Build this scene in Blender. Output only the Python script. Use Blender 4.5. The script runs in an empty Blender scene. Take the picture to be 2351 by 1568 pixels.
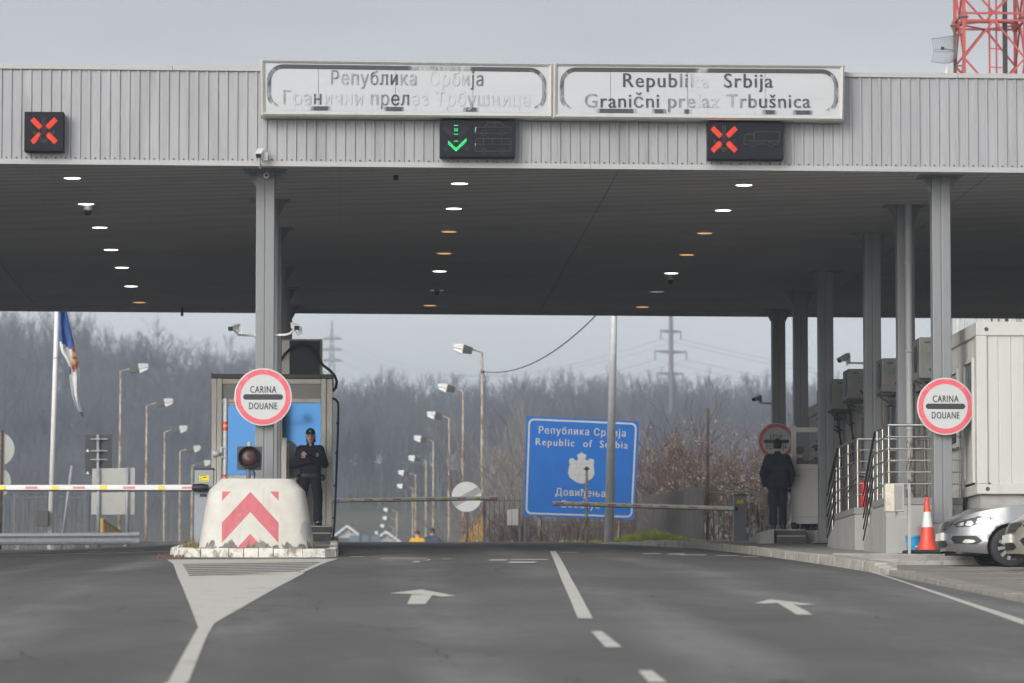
import bpy, math, random
import numpy as np
from mathutils import Vector, Matrix

SC = bpy.context.scene
COL = SC.collection
RAD = math.radians

# ------------------------------------------------------------------ camera, sky, sun, exposure
# the eye is the world origin; +Y runs along the canopy and the road, X to the right
FPX, CX, CY = 10000.0, 1175.5, 784.0           # focal length and centre in survey pixels (2351 wide)
PSI = math.atan((1175.5 - 779.0) / FPX)
TH = math.atan((1543.0 - 784.0) / FPX)
cam = bpy.data.cameras.new("camera")
cam.sensor_width = 36.0
cam.lens = 36.0 * FPX / 2351.0
cam.clip_start = 1.0
cam.clip_end = 9000.0
cam.dof.use_dof = True
cam.dof.focus_distance = 71.0
cam.dof.aperture_fstop = 3.1
camo = bpy.data.objects.new("camera", cam)
COL.objects.link(camo)
camo.rotation_euler = (math.pi / 2 + TH, 0, -PSI)
SC.camera = camo

SUN_EL, SUN_AZ = 22.0, 211.0                   # azimuth clockwise from +Y
W = bpy.data.worlds.new("World")
SC.world = W
W.use_nodes = True
wn, wl = W.node_tree.nodes, W.node_tree.links
wn.clear()
sky = wn.new("ShaderNodeTexSky")
sky.sky_type = 'NISHITA'
sky.sun_disc = False
sky.sun_elevation = RAD(SUN_EL)
sky.sun_rotation = RAD(SUN_AZ)
sky.altitude = 150
sky.air_density = 1.0
sky.dust_density = 4.0
sky.ozone_density = 1.5
hs = wn.new("ShaderNodeHueSaturation")
hs.inputs["Saturation"].default_value = 0.15
hs.inputs["Value"].default_value = 1.0
tc = wn.new("ShaderNodeTexCoord")
mp = wn.new("ShaderNodeMapping")
mp.inputs["Scale"].default_value = (3.0, 3.0, 14.0)
nz = wn.new("ShaderNodeTexNoise")
nz.inputs["Scale"].default_value = 2.2
nz.inputs["Detail"].default_value = 4
cr = wn.new("ShaderNodeMapRange")
cr.inputs[1].default_value = 0.3
cr.inputs[2].default_value = 0.7
cr.inputs[3].default_value = 0.90
cr.inputs[4].default_value = 1.06
mx = wn.new("ShaderNodeMix")
mx.data_type = 'RGBA'
mx.blend_type = 'MULTIPLY'
mx.inputs[0].default_value = 1.0
bg = wn.new("ShaderNodeBackground")
bg.inputs["Strength"].default_value = 0.15
wo = wn.new("ShaderNodeOutputWorld")
wl.new(tc.outputs["Generated"], mp.inputs["Vector"])
wl.new(mp.outputs[0], nz.inputs["Vector"])
wl.new(nz.outputs[0], cr.inputs[0])
wl.new(sky.outputs[0], hs.inputs["Color"])
wl.new(hs.outputs[0], mx.inputs[6])
wl.new(cr.outputs[0], mx.inputs[7])
sx_ = wn.new("ShaderNodeSeparateXYZ")
wl.new(tc.outputs["Generated"], sx_.inputs[0])
ramp = wn.new("ShaderNodeValToRGB")              # overcast: dull band low down, brighter overhead
ramp.color_ramp.interpolation = 'B_SPLINE'
els = ramp.color_ramp.elements
els[0].position, els[0].color = 0.0, (0.80, 0.80, 0.80, 1)
els[1].position, els[1].color = 1.0, (0.85, 0.85, 0.85, 1)
for ps, vl in ((0.06, 0.82), (0.09, 0.72), (0.12, 0.54), (0.155, 0.37), (0.20, 0.40), (0.28, 0.5), (0.5, 0.7)):
    e_ = els.new(ps)
    e_.color = (vl, vl, vl, 1)
dbl = wn.new("ShaderNodeVectorMath")
dbl.operation = 'MULTIPLY'
sc2 = wn.new("ShaderNodeVectorMath")
sc2.operation = 'SCALE'
sc2.inputs["Scale"].default_value = 2.0
wl.new(sx_.outputs[2], ramp.inputs[0])
wl.new(ramp.outputs[0], dbl.inputs[0])
wl.new(mx.outputs[2], dbl.inputs[1])
wl.new(dbl.outputs[0], sc2.inputs[0])
wl.new(sc2.outputs[0], bg.inputs["Color"])
wl.new(bg.outputs[0], wo.inputs[0])

sl = bpy.data.lights.new("sun", 'SUN')
sl.energy = 1.0
sl.angle = RAD(25)
sl.color = (1.0, 0.96, 0.9)
so = bpy.data.objects.new("sun", sl)
COL.objects.link(so)
so.rotation_euler = (math.pi / 2 - RAD(SUN_EL), 0, -RAD(SUN_AZ) + math.pi)
so.rotation_euler = Vector((-math.sin(RAD(SUN_AZ)) * math.cos(RAD(SUN_EL)), -math.cos(RAD(SUN_AZ)) * math.cos(RAD(SUN_EL)), -math.sin(RAD(SUN_EL)))).to_track_quat('-Z', 'Y').to_euler()

vs = SC.view_settings
vs.view_transform = 'Standard'
vs.look = 'None'
vs.exposure = 0.14
vs.gamma = 1.0
vs.use_curve_mapping = False
SC.cycles.max_bounces = 8
SC.cycles.diffuse_bounces = 4
SC.cycles.volume_bounces = 1
SC.cycles.use_denoising = True

# ------------------------------------------------------------------ survey helpers
RM = camo.rotation_euler.to_matrix()


def ray(vx, vy):
    return RM @ Vector(((vx - CX) / FPX, (CY - vy) / FPX, -1.0))


def P(vx, vy, Y):
    d = ray(vx, vy)
    return d * (Y / d.y)


def zr(Y):
    if Y <= 108:
        return 0.0298 * Y - 1.372e-4 * (Y - 108) ** 2
    if Y <= 138:
        return 0.0298 * Y - 5.0e-4 * (Y - 108) ** 2
    return max(3.0, 3.662 - 0.05 * (Y - 138))


def camber(X):
    d = max(0.0, abs(X - 1.5) - 4.0) * 0.045
    return min(d, 0.2 if X < 0 else 0.136)


def G(X, Y):
    return zr(Y) - camber(X)


def R(vx, vy):
    """point of the road surface seen at a survey pixel"""
    d = ray(vx, vy)
    lo, hi = 5.0, 106.0
    for _ in range(60):
        m = (lo + hi) / 2
        p = d * (m / d.y)
        if p.z > G(p.x, p.y):
            lo = m
        else:
            hi = m
    m = (lo + hi) / 2
    return d * (m / d.y)


# ------------------------------------------------------------------ scene graph helpers
def wloc(o):
    v = Vector((0, 0, 0))
    while o is not None:
        v += o.location
        o = o.parent
    return v


def tag(o, label=None, cat=None, group=None, kind=None):
    if label: o["label"] = label
    if cat: o["category"] = cat
    if group: o["group"] = group
    if kind: o["kind"] = kind
    return o


def thing(name, label, cat, loc, group=None):
    o = bpy.data.objects.new(name, None)
    o.empty_display_size = 0.2
    o.location = loc
    COL.objects.link(o)
    return tag(o, label, cat, group)


def copy_tree(o, parent=None):
    c = o.copy()
    COL.objects.link(c)
    if parent is not None:
        c.parent = parent
    for ch in list(o.children):
        copy_tree(ch, c)
    return c


class MB:
    def __init__(self):
        self.v, self.f, self.m = [], [], []
        self.cur = 0

    def add(self, vs, fs, mi=None):
        b = len(self.v)
        self.v.extend([tuple(p) for p in vs])
        for f in fs:
            self.f.append([b + i for i in f])
            self.m.append(self.cur if mi is None else mi)
        return self

    def hexa(self, p, mi=None):
        """8 points: bottom 0-3 counter-clockwise, top 4-7"""
        return self.add(p, [(3, 2, 1, 0), (4, 5, 6, 7), (0, 1, 5, 4), (1, 2, 6, 5), (2, 3, 7, 6), (3, 0, 4, 7)], mi)

    def box(self, x0, x1, y0, y1, z0, z1, mi=None):
        if x0 > x1: x0, x1 = x1, x0
        if y0 > y1: y0, y1 = y1, y0
        if z0 > z1: z0, z1 = z1, z0
        return self.hexa([(x0, y0, z0), (x1, y0, z0), (x1, y1, z0), (x0, y1, z0),
                          (x0, y0, z1), (x1, y0, z1), (x1, y1, z1), (x0, y1, z1)], mi)

    def bar(self, a, b, w, h=None, mi=None):
        """square bar between two points"""
        a, b = Vector(a), Vector(b)
        h = w if h is None else h
        d = (b - a).normalized()
        up = Vector((0, 0, 1)) if abs(d.z) < 0.95 else Vector((0, 1, 0))
        s = d.cross(up).normalized() * (w / 2)
        u = s.cross(d).normalized() * (h / 2)
        return self.hexa([a - s - u, a + s - u, b + s - u, b - s - u, a - s + u, a + s + u, b + s + u, b - s + u], mi)

    def tube(self, pts, r, n=8, mi=None, cap=True):
        pts = [Vector(p) for p in pts]
        rs = r if isinstance(r, (list, tuple)) else [r] * len(pts)
        rings = []
        prev = None
        for i, p in enumerate(pts):
            d = (pts[min(i + 1, len(pts) - 1)] - pts[max(i - 1, 0)]).normalized()
            if prev is None:
                ref = Vector((0, 0, 1)) if abs(d.z) < 0.9 else Vector((0, 1, 0))
                s = d.cross(ref).normalized()
            else:
                s = (prev - d * prev.dot(d)).normalized()
            prev = s
            u = d.cross(s)
            rings.append([p + (s * math.cos(2 * math.pi * k / n) + u * math.sin(2 * math.pi * k / n)) * rs[i] for k in range(n)])
        vs = [q for rg in rings for q in rg]
        fs = []
        for i in range(len(pts) - 1):
            for k in range(n):
                k2 = (k + 1) % n
                fs.append((i * n + k, i * n + k2, (i + 1) * n + k2, (i + 1) * n + k))
        if cap:
            fs.append(tuple(range(n))[::-1])
            fs.append(tuple((len(pts) - 1) * n + k for k in range(n)))
        return self.add(vs, fs, mi)

    def lathe(self, c, prof, n=24, axis='z', mi=None):
        """prof = [(r, h)...] around axis through c"""
        c = Vector(c)
        vs = []
        for r, h in prof:
            for k in range(n):
                a = 2 * math.pi * k / n
                if axis == 'z': q = Vector((r * math.cos(a), r * math.sin(a), h))
                elif axis == 'y': q = Vector((r * math.cos(a), h, r * math.sin(a)))
                else: q = Vector((h, r * math.cos(a), r * math.sin(a)))
                vs.append(c + q)
        fs = []
        for i in range(len(prof) - 1):
            for k in range(n):
                k2 = (k + 1) % n
                fs.append((i * n + k, i * n + k2, (i + 1) * n + k2, (i + 1) * n + k))
        fs.append(tuple(range(n))[::-1])
        fs.append(tuple((len(prof) - 1) * n + k for k in range(n)))
        return self.add(vs, fs, mi)

    def prism(self, poly, off, mi=None):
        """polygon of 3D points pushed along the vector off"""
        off = Vector(off)
        n = len(poly)
        a = [Vector(p) for p in poly]
        vs = a + [p + off for p in a]
        fs = [tuple(range(n)), tuple(range(2 * n - 1, n - 1, -1))]
        for i in range(n):
            j = (i + 1) % n
            fs.append((i, i + n, j + n, j))
        return self.add(vs, fs, mi)

    def build(self, name, mats, parent=None, smooth=False, base=True, bevel=0.0, auto=None):
        me = bpy.data.meshes.new(name)
        V = np.array(self.v, dtype=float).reshape(-1, 3)
        if parent is not None:
            off = np.array(wloc(parent))
        elif base and len(V):
            lo, hi = V.min(0), V.max(0)
            off = np.array([(lo[0] + hi[0]) / 2, (lo[1] + hi[1]) / 2, lo[2]])
        else:
            off = np.zeros(3)
        me.from_pydata((V - off).tolist(), [], self.f)
        if not isinstance(mats, (list, tuple)): mats = [mats]
        for m in mats: me.materials.append(m)
        if len(mats) > 1:
            me.polygons.foreach_set("material_index", self.m)
        import bmesh
        bm = bmesh.new()
        bm.from_mesh(me)
        if len(bm.faces) < 60000:
            bmesh.ops.recalc_face_normals(bm, faces=bm.faces)
        bm.to_mesh(me)
        bm.free()
        if smooth:
            me.polygons.foreach_set("use_smooth", [True] * len(me.polygons))
            if auto is not None:
                me.set_sharp_from_angle(angle=RAD(auto))
        me.update()
        o = bpy.data.objects.new(name, me)
        COL.objects.link(o)
        if parent is not None:
            o.parent = parent
        else:
            o.location = off
        if bevel > 0:
            b = o.modifiers.new("bevel", 'BEVEL')
            b.width = bevel
            b.segments = 2
            b.limit_method = 'ANGLE'
            b.angle_limit = RAD(50)
        return o


# ------------------------------------------------------------------ materials
class NT:
    def __init__(self, name):
        self.mat = bpy.data.materials.new(name)
        self.mat.use_nodes = True
        self.t = self.mat.node_tree
        self.t.nodes.clear()
        self.out = self.t.nodes.new("ShaderNodeOutputMaterial")
        self.b = self.t.nodes.new("ShaderNodeBsdfPrincipled")
        self.t.links.new(self.b.outputs[0], self.out.inputs[0])
        self._tc = None

    def n(self, typ, ins=None, **props):
        o = self.t.nodes.new(typ)
        for k, v in props.items(): setattr(o, k, v)
        for k, v in (ins or {}).items():
            self.set(o.inputs[k], v)
        return o

    def set(self, sock, v):
        if isinstance(v, bpy.types.NodeSocket): self.t.links.new(v, sock)
        else: sock.default_value = v

    def obj(self):
        if self._tc is None: self._tc = self.n("ShaderNodeTexCoord")
        return self._tc.outputs["Object"]

    def m(self, op, a, b=0.0, c=0.0):
        return self.n("ShaderNodeMath", {0: a, 1: b, 2: c}, operation=op).outputs[0]

    def noise(self, scale=5, detail=4, rough=0.6, stretch=None, vec=None):
        v = vec or self.obj()
        if stretch:
            v = self.n("ShaderNodeMapping", {"Vector": v, "Scale": stretch}).outputs[0]
        return self.n("ShaderNodeTexNoise", {"Vector": v, "Scale": scale, "Detail": detail, "Roughness": rough}).outputs[0]

    def rng(self, v, a, b, c=0.0, d=1.0):
        return self.n("ShaderNodeMapRange", {0: v, 1: a, 2: b, 3: c, 4: d}).outputs[0]

    def mix(self, f, a, b, blend='MIX'):
        def c4(x): return x if isinstance(x, bpy.types.NodeSocket) else (*x, 1.0)[:4]
        return self.n("ShaderNodeMix", {0: f, 6: c4(a), 7: c4(b)}, data_type='RGBA', blend_type=blend).outputs[2]

    def bump(self, h, strength=0.3, dist=0.01):
        nn = self.n("ShaderNodeBump", {"Height": h, "Strength": strength, "Distance": dist})
        self.t.links.new(nn.outputs[0], self.b.inputs["Normal"])

    def fin(self, col, rough=0.6, metal=0.0, spec=None):
        c = col if isinstance(col, bpy.types.NodeSocket) else (*col, 1.0)[:4]
        self.set(self.b.inputs["Base Color"], c)
        self.set(self.b.inputs["Roughness"], rough)
        self.set(self.b.inputs["Metallic"], metal)
        if spec is not None: self.b.inputs["Specular IOR Level"].default_value = spec
        return self.mat


def M(name, col, rough=0.6, metal=0.0, var=0.12, scale=4.0, dirt=None, dscale=2.0, damt=(0.5, 0.75), stretch=None, bump=0.0, bscale=60.0, spec=None):
    t = NT(name)
    c0 = tuple(max(0, x * (1 - var)) for x in col)
    c1 = tuple(min(1, x * (1 + var)) for x in col)
    c = t.mix(t.rng(t.noise(scale, 5, 0.65, stretch), 0.3, 0.7), c0, c1)
    if dirt:
        c = t.mix(t.rng(t.noise(dscale, 7, 0.7, stretch), damt[0], damt[1]), c, dirt)
    if bump: t.bump(t.noise(bscale, 3), bump, 0.01)
    return t.fin(c, rough, metal, spec)


def EM(name, col, strength):
    t = NT(name)
    t.b.inputs["Emission Color"].default_value = (*col, 1)
    t.b.inputs["Emission Strength"].default_value = strength
    return t.fin(col, 0.5)


def worn(name, paint, under, scale=18.0):
    """paint that survives where noise exceeds the 'wear' attribute of the mesh"""
    t = NT(name)
    at = t.n("ShaderNodeAttribute", attribute_name="wear").outputs["Fac"]
    nn = t.noise(scale, 8, 0.75, (1.0, 1.0, 0.3))
    nn = t.rng(nn, 0.15, 0.85)
    f = t.rng(t.m('SUBTRACT', nn, at), -0.38, 0.2)
    return t.fin(t.mix(f, under, paint), 0.55)


m_fascia = M("fascia sheet", (0.298, 0.302, 0.316), 0.45, 0.0, 0.12, 1.6, (0.19, 0.185, 0.178), 1.7, (0.5, 0.85), (2.2, 2.2, 0.25))
m_trim = M("trim sheet", (0.36, 0.36, 0.36), 0.5, 0, 0.06, 1.0, (0.33, 0.31, 0.28), 1.0, (0.55, 0.9))
m_roof = M("roof sheet", (0.3, 0.3, 0.31), 0.6)
m_dark = M("dark fixing", (0.05, 0.05, 0.05), 0.6)
m_black = M("black plastic", (0.012, 0.013, 0.016), 0.45, 0, 0.2)
m_rubber = M("black rubber", (0.018, 0.018, 0.02), 0.75, 0, 0.2, bump=0.2)
m_alu = M("aluminium frame", (0.52, 0.51, 0.48), 0.42, 0.25, 0.06, 3.0, (0.33, 0.31, 0.27), 3.0, (0.55, 0.85))
m_beige = M("beige aluminium", (0.74, 0.71, 0.64), 0.45, 0.0, 0.06, 2.0, (0.52, 0.49, 0.42), 2.5, (0.55, 0.9), (1, 1, 0.3))
m_panelgrey = M("grey panel", (0.36, 0.355, 0.34), 0.55, 0, 0.06, 1.5, (0.29, 0.28, 0.265), 2, (0.5, 0.9), (1, 1, 0.2))
m_steel = M("stainless steel", (0.42, 0.41, 0.385), 0.38, 1.0, 0.05, 6)
m_galv = M("galvanised steel", (0.34, 0.35, 0.365), 0.45, 0.15, 0.15, 9)
m_galv2 = M("pale galvanised steel", (0.66, 0.67, 0.68), 0.45, 0.1, 0.12, 5)
m_white = M("white coated metal", (0.72, 0.72, 0.70), 0.4, 0, 0.04, 3)
m_whitedirty = M("white dirty plastic", (0.62, 0.6, 0.56), 0.5, 0, 0.08, 6, (0.35, 0.32, 0.28), 8, (0.55, 0.8))
m_signwhite = M("sign white", (0.47, 0.48, 0.475), 0.4, 0, 0.03, 2)
m_signred = M("sign faded red", (0.62, 0.09, 0.12), 0.42, 0, 0.05, 3, (0.72, 0.32, 0.35), 5, (0.5, 0.85))
m_signblack = M("sign black", (0.025, 0.026, 0.03), 0.5, 0, 0.1)
m_red = M("red paint", (0.5, 0.03, 0.03), 0.45)
m_cream = M("cream paint", (0.55, 0.52, 0.42), 0.5, 0, 0.08, 3, (0.3, 0.25, 0.18), 4, (0.55, 0.85))
m_yellow = M("yellow sticker", (0.72, 0.6, 0.03), 0.5, 0, 0.05)
m_concrete = M("concrete", (0.33, 0.325, 0.31), 0.85, 0, 0.1, 1.6, (0.2, 0.19, 0.17), 2.2, (0.52, 0.85), (1, 1, 0.5), 0.25, 45)
m_pave = M("pavement concrete", (0.27, 0.26, 0.24), 0.9, 0, 0.15, 1.2, (0.15, 0.14, 0.12), 1.8, (0.5, 0.8), None, 0.3, 50)
m_kerb2 = M("dirty kerb stone", (0.25, 0.235, 0.205), 0.9, 0, 0.18, 2.5, (0.13, 0.115, 0.09), 5, (0.48, 0.7), None, 0.3, 40)
m_kerb = M("kerb stone", (0.37, 0.35, 0.31), 0.85, 0, 0.15, 2.5, (0.16, 0.14, 0.11), 6, (0.5, 0.72), None, 0.3, 40)
m_kerbwhite = M("whitewashed kerb", (0.6, 0.58, 0.52), 0.8, 0, 0.1, 3, (0.2, 0.17, 0.13), 9, (0.48, 0.66), None, 0.3, 40)
m_orange = M("cone orange", (0.75, 0.075, 0.045), 0.45, 0, 0.05)
m_blue = M("blue bucket plastic", (0.02, 0.3, 0.55), 0.35, 0, 0.05)
m_glassdark = M("dark glass", (0.02, 0.025, 0.03), 0.08, 0, 0.1, 1, spec=0.6)
m_film = M("blue mirror film", (0.046, 0.125, 0.265), 0.06, 1.0, 0.02, 1)
m_skin = M("skin", (0.58, 0.37, 0.28), 0.55, 0, 0.08, 20)
m_hair = M("dark hair", (0.02, 0.015, 0.012), 0.7)
m_navy = M("navy uniform cloth", (0.012, 0.014, 0.024), 0.85, 0, 0.25, 9, bump=0.4, bscale=25)
m_navy2 = M("navy trouser cloth", (0.013, 0.016, 0.026), 0.9, 0, 0.25, 9, bump=0.4, bscale=25)
m_leather = M("black leather", (0.01, 0.01, 0.01), 0.45)
# ------------------------------------------------------------------ ground, road, markings
m_ground = M("rough ground", (0.10, 0.085, 0.06), 0.95, 0, 0.3, 0.05, (0.06, 0.07, 0.035), 0.02, (0.45, 0.65))


def asphalt():
    t = NT("asphalt")
    v = t.obj()
    sp = t.n("ShaderNodeSeparateXYZ", {0: v})
    X, Y = sp.outputs[0], sp.outputs[1]
    big = t.noise(0.22, 4, 0.6, (1.0, 0.35, 1.0))
    mid = t.noise(1.6, 6, 0.7, (1.0, 0.5, 1.0))
    fine = t.noise(55, 4, 0.8)
    c = t.mix(t.rng(big, 0.35, 0.65), (0.086, 0.083, 0.079), (0.160, 0.153, 0.144))
    c = t.mix(t.rng(mid, 0.45, 0.8), c, (0.155, 0.151, 0.146))
    c = t.mix(t.rng(fine, 0.3, 0.75), c, (0.21, 0.205, 0.20), 'OVERLAY')
    # stone specks and small dark pits
    vo = t.n("ShaderNodeTexVoronoi", {"Vector": v, "Scale": 38.0})
    c = t.mix(t.rng(vo.outputs["Distance"], 0.16, 0.05, 0, 0.55), c, (0.26, 0.255, 0.245))
    # pale polished wheel tracks along the lanes, each about 0.7 m wide
    wob = t.m('MULTIPLY', t.m('SUBTRACT', t.noise(0.12, 2, 0.5), 0.5), 0.9)
    ph = t.m('ABSOLUTE', t.m('SUBTRACT', t.m('FRACT', t.m('DIVIDE', t.m('ADD', X, wob), 1.8)), 0.5))
    trk = t.m('MULTIPLY', t.rng(ph, 0.30, 0.10), t.rng(t.noise(0.5, 4, 0.7, (1.0, 0.2, 1.0)), 0.4, 0.65))
    c = t.mix(t.m('MULTIPLY', trk, 0.65), c, (0.205, 0.198, 0.188))
    # darker oily strip between the wheel tracks and resurfaced patches
    stain = t.noise(0.7, 5, 0.7, (1.4, 0.25, 1.0))
    c = t.mix(t.rng(stain, 0.54, 0.74, 0, 0.55), c, (0.06, 0.057, 0.053))
    pn = t.n("ShaderNodeTexVoronoi", {"Vector": t.n("ShaderNodeMapping", {"Vector": v, "Scale": (0.28, 0.085, 1.0)}).outputs[0], "Scale": 1.0}, distance='CHEBYCHEV')
    pc = t.n("ShaderNodeSeparateXYZ", {0: pn.outputs["Color"]}).outputs[0]
    c = t.mix(t.m('MULTIPLY', t.m('GREATER_THAN', pc, 0.74), 0.35), c, (0.06, 0.059, 0.058))
    drip = t.n("ShaderNodeTexVoronoi", {"Vector": v, "Scale": 1.3}).outputs["Distance"]
    c = t.mix(t.m('MULTIPLY', t.rng(drip, 0.085, 0.05), t.rng(t.noise(0.9, 2), 0.5, 0.6)), c, (0.03, 0.029, 0.028))
    # cracks
    cv = t.n("ShaderNodeMix", {0: 0.25, 4: v, 5: t.n("ShaderNodeTexNoise", {"Vector": v, "Scale": 1.1, "Detail": 4.0}).outputs[1]}, data_type='VECTOR').outputs[1]
    ck = t.n("ShaderNodeTexVoronoi", {"Vector": t.n("ShaderNodeMapping", {"Vector": cv, "Scale": (0.55, 0.22, 1.0)}).outputs[0], "Scale": 1.0}, feature='DISTANCE_TO_EDGE').outputs["Distance"]
    c = t.mix(t.m('MULTIPLY', t.rng(ck, 0.006, 0.002), t.rng(t.noise(0.3, 3), 0.48, 0.6)), c, (0.03, 0.029, 0.028))
    t.bump(fine, 0.5, 0.008)
    return t.fin(c, t.rng(mid, 0.3, 0.7, 0.62, 0.85))


m_asphalt = asphalt()


def worn_paint():
    t = NT("worn road paint")
    a = t.noise(2.6, 8, 0.75)
    b = t.noise(40, 4, 0.7)
    f = t.rng(t.m('ADD', t.m('MULTIPLY', a, 0.7), t.m('MULTIPLY', b, 0.3)), 0.53, 0.66)
    c = t.mix(f, (0.50, 0.48, 0.43), (0.24, 0.23, 0.21))
    return t.fin(c, 0.8)


m_paint = worn_paint()

SKY_PTS = [(-900, 740), (-300, 700), (0, 712), (100, 712), (200, 722), (260, 745), (310, 768), (400, 778), (480, 795), (560, 800), (640, 830), (760, 885), (850, 880),
           (930, 876), (1000, 890), (1100, 900), (1200, 876), (1350, 876), (1500, 884), (1700, 880), (1850, 876), (2351, 850), (3500, 800)]


def skyline(vx):
    if vx <= SKY_PTS[0][0]: return SKY_PTS[0][1]
    for (a, b), (c, d) in zip(SKY_PTS, SKY_PTS[1:]):
        if vx <= c: return b + (d - b) * (vx - a) / (c - a)
    return SKY_PTS[-1][1]


def T(X, Y):
    """height of the land sheet"""
    if Y <= 112: return zr(max(Y, -30)) - 0.45
    ridge = (1543 - skyline(779 + X / 700.0 * 1e4)) * 0.07 - 13.0
    pts = [(112, zr(112) - 0.45), (128, 2.2), (150, -3), (300, 1.0), (420, 11.5), (480, 17.5), (700, ridge), (1000, ridge * 0.8), (1600, 18), (4000, 10)]
    for (a, b), (c, d) in zip(pts, pts[1:]):
        if Y <= c:
            return b + (d - b) * (Y - a) / (c - a)
    return 10


def grid_sheet(xs, ys, fz, name, mat, skirt=0.0):
    mb = MB()
    nx = len(xs)
    mb.v = [(x, y, fz(x, y)) for y in ys for x in xs]
    for j in range(len(ys) - 1):
        for i in range(nx - 1):
            a = j * nx + i
            mb.f.append([a, a + 1, a + nx + 1, a + nx])
            mb.m.append(0)
    return mb.build(name, mat, smooth=True, base=False)


xs = sorted(set([-4000, -2000, -1000, -500, -300] + list(range(-200, 201, 10)) + [300, 500, 1000, 2000, 4000]))
ys = sorted(set([-400, -100, -40, -20, 0, 20, 40, 60, 80, 100, 108, 112, 116, 120, 124, 128, 135, 142, 150, 180, 210, 240, 270] + list(range(300, 720, 20)) + [740, 780, 830, 900, 1000, 1200, 1600, 2400, 4000]))
tag(grid_sheet(xs, ys, T, "ground", m_ground), kind="structure")

xs = [-30, -20, -14, -10, -7, -5, -3, -2.5, -1, 0, 1.5, 3, 4.5, 5.5, 6.5, 7.2, 7.9, 8.52, 10, 14, 20, 30]
ys = [-25 + i for i in range(0, 138)]
road = tag(grid_sheet(xs, ys, lambda x, y: G(x, y), "road", m_asphalt), kind="structure")
mb = MB()
yy = [112.5 + 3 * i for i in range(90)]
for a, b in zip(yy, yy[1:]):
    mb.hexa([(-6.8, a, zr(a) - 0.8), (4.1, a, zr(a) - 0.8), (4.1, b, zr(b) - 0.8), (-6.8, b, zr(b) - 0.8),
             (-6.8, a, zr(a) + 0.01), (4.1, a, zr(a) + 0.01), (4.1, b, zr(b) + 0.01), (-6.8, b, zr(b) + 0.01)])
tag(mb.build("bridge_deck", m_asphalt, base=False), kind="structure")


def clip_y(poly, y0, y1):
    def cut(pl, yv, keep):
        out = []
        for i in range(len(pl)):
            a, b = pl[i], pl[(i + 1) % len(pl)]
            ka, kb = keep(a[1]), keep(b[1])
            if ka: out.append(a)
            if ka != kb:
                t = (yv - a[1]) / (b[1] - a[1])
                out.append((a[0] + t * (b[0] - a[0]), yv))
        return out
    pl = cut(poly, y0, lambda y: y >= y0)
    return cut(pl, y1, lambda y: y <= y1) if pl else pl


def marking(polys, name, label_kind=None, dz=0.005, mat=None, px=True):
    """flat paint laid on the road from convex outlines given as survey pixels on the road"""
    mb = MB()
    for poly in polys:
        pl = [tuple(R(*q))[:2] for q in poly] if px else poly
        y0, y1 = min(p[1] for p in pl), max(p[1] for p in pl)
        k0, k1 = math.floor(y0), math.ceil(y1)
        for k in range(k0, k1):
            c = clip_y(pl, k, k + 1)
            if len(c) >= 3:
                for xa, xb in ((-99, -2.5), (-2.5, 5.5), (5.5, 8.52), (8.52, 99)):
                    c2 = [(y, x) for x, y in c]
                    c2 = clip_y(c2, xa, xb)
                    if len(c2) >= 3:
                        mb.add([(x, y, G(x, y) + dz) for y, x in c2], [tuple(range(len(c2)))])
    return mb.build(name, mat or m_paint, road)


# gore in front of the island with its dark hatch bars left bare
def lerp(a, b, t): return (a[0] + (b[0] - a[0]) * t, a[1] + (b[1] - a[1]) * t)


gl = [(383, 1285.5), (389, 1304), (410, 1328), (455, 1441), (385, 1569)]
polys = [[(383, 1285.5), (778, 1283.5), (752, 1291), (398, 1296)],
         [(398, 1296), (418, 1295), (436, 1325), (410, 1330)],
         [(752, 1291), (700, 1313), (676, 1319), (735, 1291.5)],
         [(410, 1328), (436, 1325), (690, 1313), (700, 1316), (560, 1393), (492, 1432), (455, 1441)],
         [(455, 1441), (492, 1432), (474, 1464), (432, 1569), (385, 1569)]]
for k in range(7):
    t0 = (k + 0.55) / 7
    t1 = (k + 1.0) / 7
    a, b = (418, 1295), (436, 1325)
    c, d = (735, 1291.5), (680, 1318)
    polys.append([lerp(a, b, t0), lerp(c, d, t0), lerp(c, d, t1), lerp(a, b, t1)])
marking(polys, "gore_marking")
# the solid line goes on towards the camera out of the picture
e0, e1 = R(385, 1568), R(432, 1568)
marking([[(e0.x, e0.y), (e1.x, e1.y), (e1.x - 1.9, e1.y - 22), (e0.x - 1.9, e0.y - 22)]], "lane_line", px=False)
marking([[(1262, 1266), (1276, 1266), (1312, 1330), (1361, 1421), (1327, 1421), (1288, 1330)]], "centre_line")
marking([[(1357, 1451), (1381, 1450), (1428, 1487), (1390, 1487)]], "centre_line")
marking([[(1465, 1541), (1497, 1541), (1532, 1568), (1490, 1568)]], "centre_line")
marking([[(893, 1363.5), (967, 1354), (1046, 1369), (1012, 1371), (993, 1367), (930, 1364)], [(945, 1366), (993, 1367), (977, 1388), (935, 1388)]], "lane_arrow")
marking([[(1731, 1386.5), (1768, 1377), (1872, 1389), (1838, 1390.5), (1800, 1384), (1760, 1386.5)], [(1783, 1384), (1815, 1385), (1867, 1412), (1829, 1412)]], "lane_arrow")
marking([[(1868, 1284), (1878, 1284), (1930, 1293), (1990, 1309), (2095, 1342), (2100, 1347), (2040, 1327), (1978, 1309), (1920, 1294)],
         [(2095, 1342), (2220, 1382), (2351, 1424), (2351, 1436), (2225, 1391), (2100, 1348)]], "edge_line")
polys = []
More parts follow.
